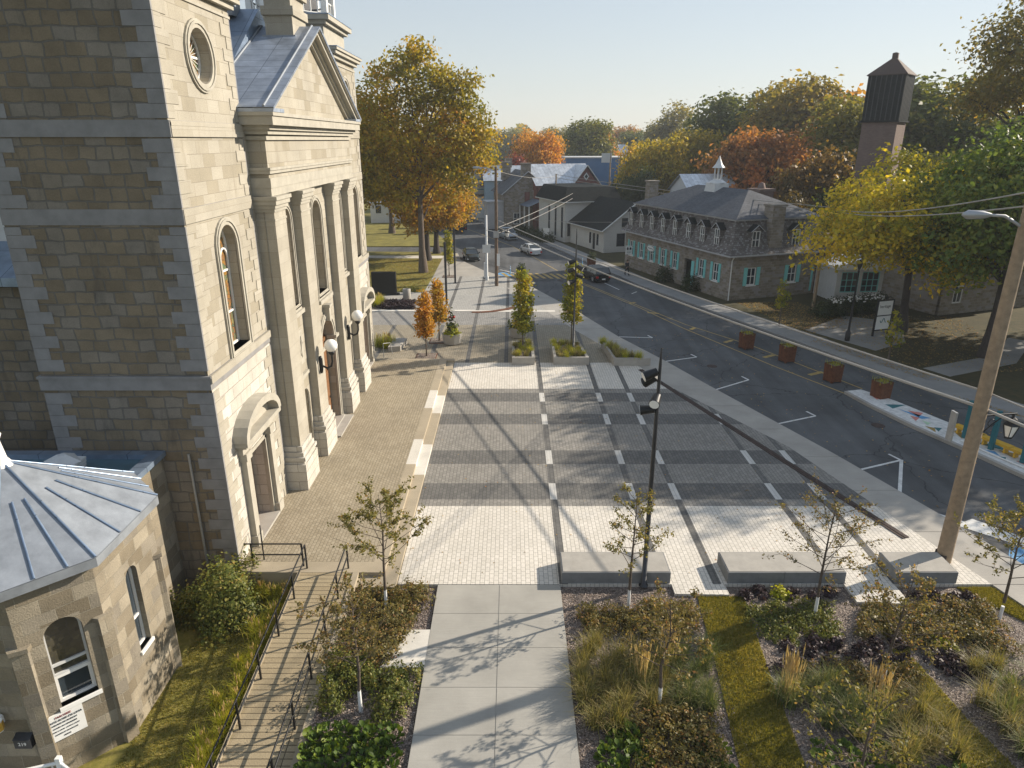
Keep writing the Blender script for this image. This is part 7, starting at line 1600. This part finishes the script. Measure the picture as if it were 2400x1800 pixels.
def person(label, x, y, z, ang, top, stride=.28, h=1.75):
    t = thing('person', label, 'person', (x, y, z), ang); k = h/1.75
    V = [(0,0,.95),(0,0,1.15),(0,0,1.38),(0,0,1.5),(.02,0,1.58),(.03,0,1.70),(0,.17,1.42),(-.12,.23,1.16),(.02,.24,.92),(.05,.24,.80),(0,-.17,1.42),(.12,-.23,1.16),(.24,-.22,.96),(.30,-.22,.86),(0,.09,.88),(stride*.6,.10,.50),(stride,.10,.09),(stride+.16,.10,.04),(0,-.09,.88),(-stride*.35,-.10,.48),(-stride,-.10,.14),(-stride+.14,-.10,.04)]
    E = [(0,1),(1,2),(2,3),(3,4),(4,5),(2,6),(6,7),(7,8),(8,9),(2,10),(10,11),(11,12),(12,13),(0,14),(14,15),(15,16),(16,17),(0,18),(18,19),(19,20),(20,21)]
    Rr = [.14,.13,.15,.06,.08,.095,.07,.045,.03,.035,.07,.045,.03,.035,.09,.06,.04,.035,.09,.06,.04,.035]
    V = [tuple(c*k for c in v) for v in V]; skin('body', V, E, Rr, M['skin'], t)
    j = [0,1,2,6,7,8,10,11,12]; mp_ = {a: i for i, a in enumerate(j)}; skin('jacket', [V[a] for a in j], [(mp_[a], mp_[b]) for a, b in E if a in mp_ and b in mp_], [.175,.165,.18,.095,.07,.055,.095,.07,.055], top, t)
    j = [0,14,15,16,17,18,19,20,21]; mp_ = {a: i for i, a in enumerate(j)}; skin('trousers', [V[a] for a in j], [(mp_[a], mp_[b]) for a, b in E if a in mp_ and b in mp_], [.165,.115,.085,.07,.06,.115,.085,.07,.06], M['clothdark'], t)
    mb = MB(); mb.lathe([(.108,0),(.112,.05),(.09,.11),(.04,.14),(0,.145)], (.015*k,0,1.70*k), 10); mb.build('hair', M['hair'], t)
    mb = MB(); mb.box(.115,.14,-.015,.015,1.66,1.70)
    for s in (-1, 1): mb.lathe([(.012,-.03),(.02,0),(.012,.03)], (.03,s*.1,1.68), 6)
    mb.build('face', M['skin'], t)
person('person in dark clothes walking along the sidewalk by the manor', 13.5, 80.2, 0, AWAY+math.pi, M['clothdark'])
person('person in a yellow vest standing behind the brown utility pole', -2.6, 117.5, -.126, AWAY, M['vest'], .08)
# ------------------------------------------------------------------ haze: one closed box of thin air round everything
hz = MB(); hz.box(-620, 620, -420, 620, -2.0, 46); ho = hz.build('haze', bpy.data.materials.new('haze')); tag(ho, kind='stuff')
hm = ho.data.materials[0]; hm.use_nodes = True; nt = hm.node_tree; nt.nodes.remove(nt.nodes['Principled BSDF'])
pv = N(nt, 'ShaderNodeVolumePrincipled', Density=.00038); pv.inputs['Color'].default_value = (.86,.93,1,1); pv.inputs['Anisotropy'].default_value = .15
L(nt, pv.outputs[0], nt.nodes['Material Output'].inputs['Volume']); sc.cycles.volume_bounces = 0

# ------------------------------------------------------------------ fallen leaves, iron covers, front walk
F['litter'] = leafmat('fallen leaves', [(0, (.16,.10,.03)), (.5, (.36,.22,.04)), (.8, (.46,.30,.05)), (1, (.40,.14,.05))], .1)
def litter(name, polys, n, z, size, seed):
    rng = np.random.default_rng(seed); P = []
    for pl in polys: P += scatter2(pl, n//len(polys), rng)
    P = np.array(P); n = len(P); P = np.concatenate([P, np.full((n,1), z+.012)], 1)
    V, Fq, t = leaves(P, np.tile([0,0,3.2],(n,1)), np.full(n,size), rng.uniform(0,1,n), .7, .5, rng)
    V[:,2] = np.maximum(V[:,2], z+.003); tag(link(name, np_mesh(name, V, Fq, F['litter'], t)), kind='stuff')
litter('fallen_leaves', [[(28,46),(36,44),(40,60),(27,62)], [(24,54),(30,58),(28,66),(22,66)]], 5200, -.02, .13, 31)
litter('fallen_leaves', [[(-9.4,71),(-9.4,92),(-19,92),(-19,71)]], 3600, -.01, .13, 32)
litter('fallen_leaves', [[(32,29),(39,13.5),(29.5,36.6),(27.1,41)], [(23.5,52),(27.5,43),(29,42.4),(25,53)]], 1300, .0, .11, 33)
litter('fallen_leaves', [[(-4,21),(16,21),(9,44),(-4,46)]], 260, .0, .07, 34)
litter('fallen_leaves', [[(18.5,26),(29,36),(20,58),(9,54)]], 420, -.126, .10, 35)
for i, (x, y) in enumerate(((14.2,46.2),(20.6,35.5),(5.5,77.5))):
    mb = MB(); mb.lathe([(.36,.0),(.36,.008),(.3,.012),(0,.012)], (x,y,-.129), 18); tag(mb.build('manhole_cover', M['rustdark']), ['round iron cover in the road near the parking marks','round iron cover in the road beside the painted island','round iron cover in the road before the crosswalk'][i], 'manhole cover')
strucP('front_walk', [(28.7,45.4),(29.5,43.6),(36,46.5),(41,52),(40,53.2),(35.2,48.2)], -.004, M['walk'], -.6)
strucP('front_walk', [(24.6,55.6),(27.5,49.6),(31,52),(34,58),(30,60.5)], -.008, M['walk'], -.6)
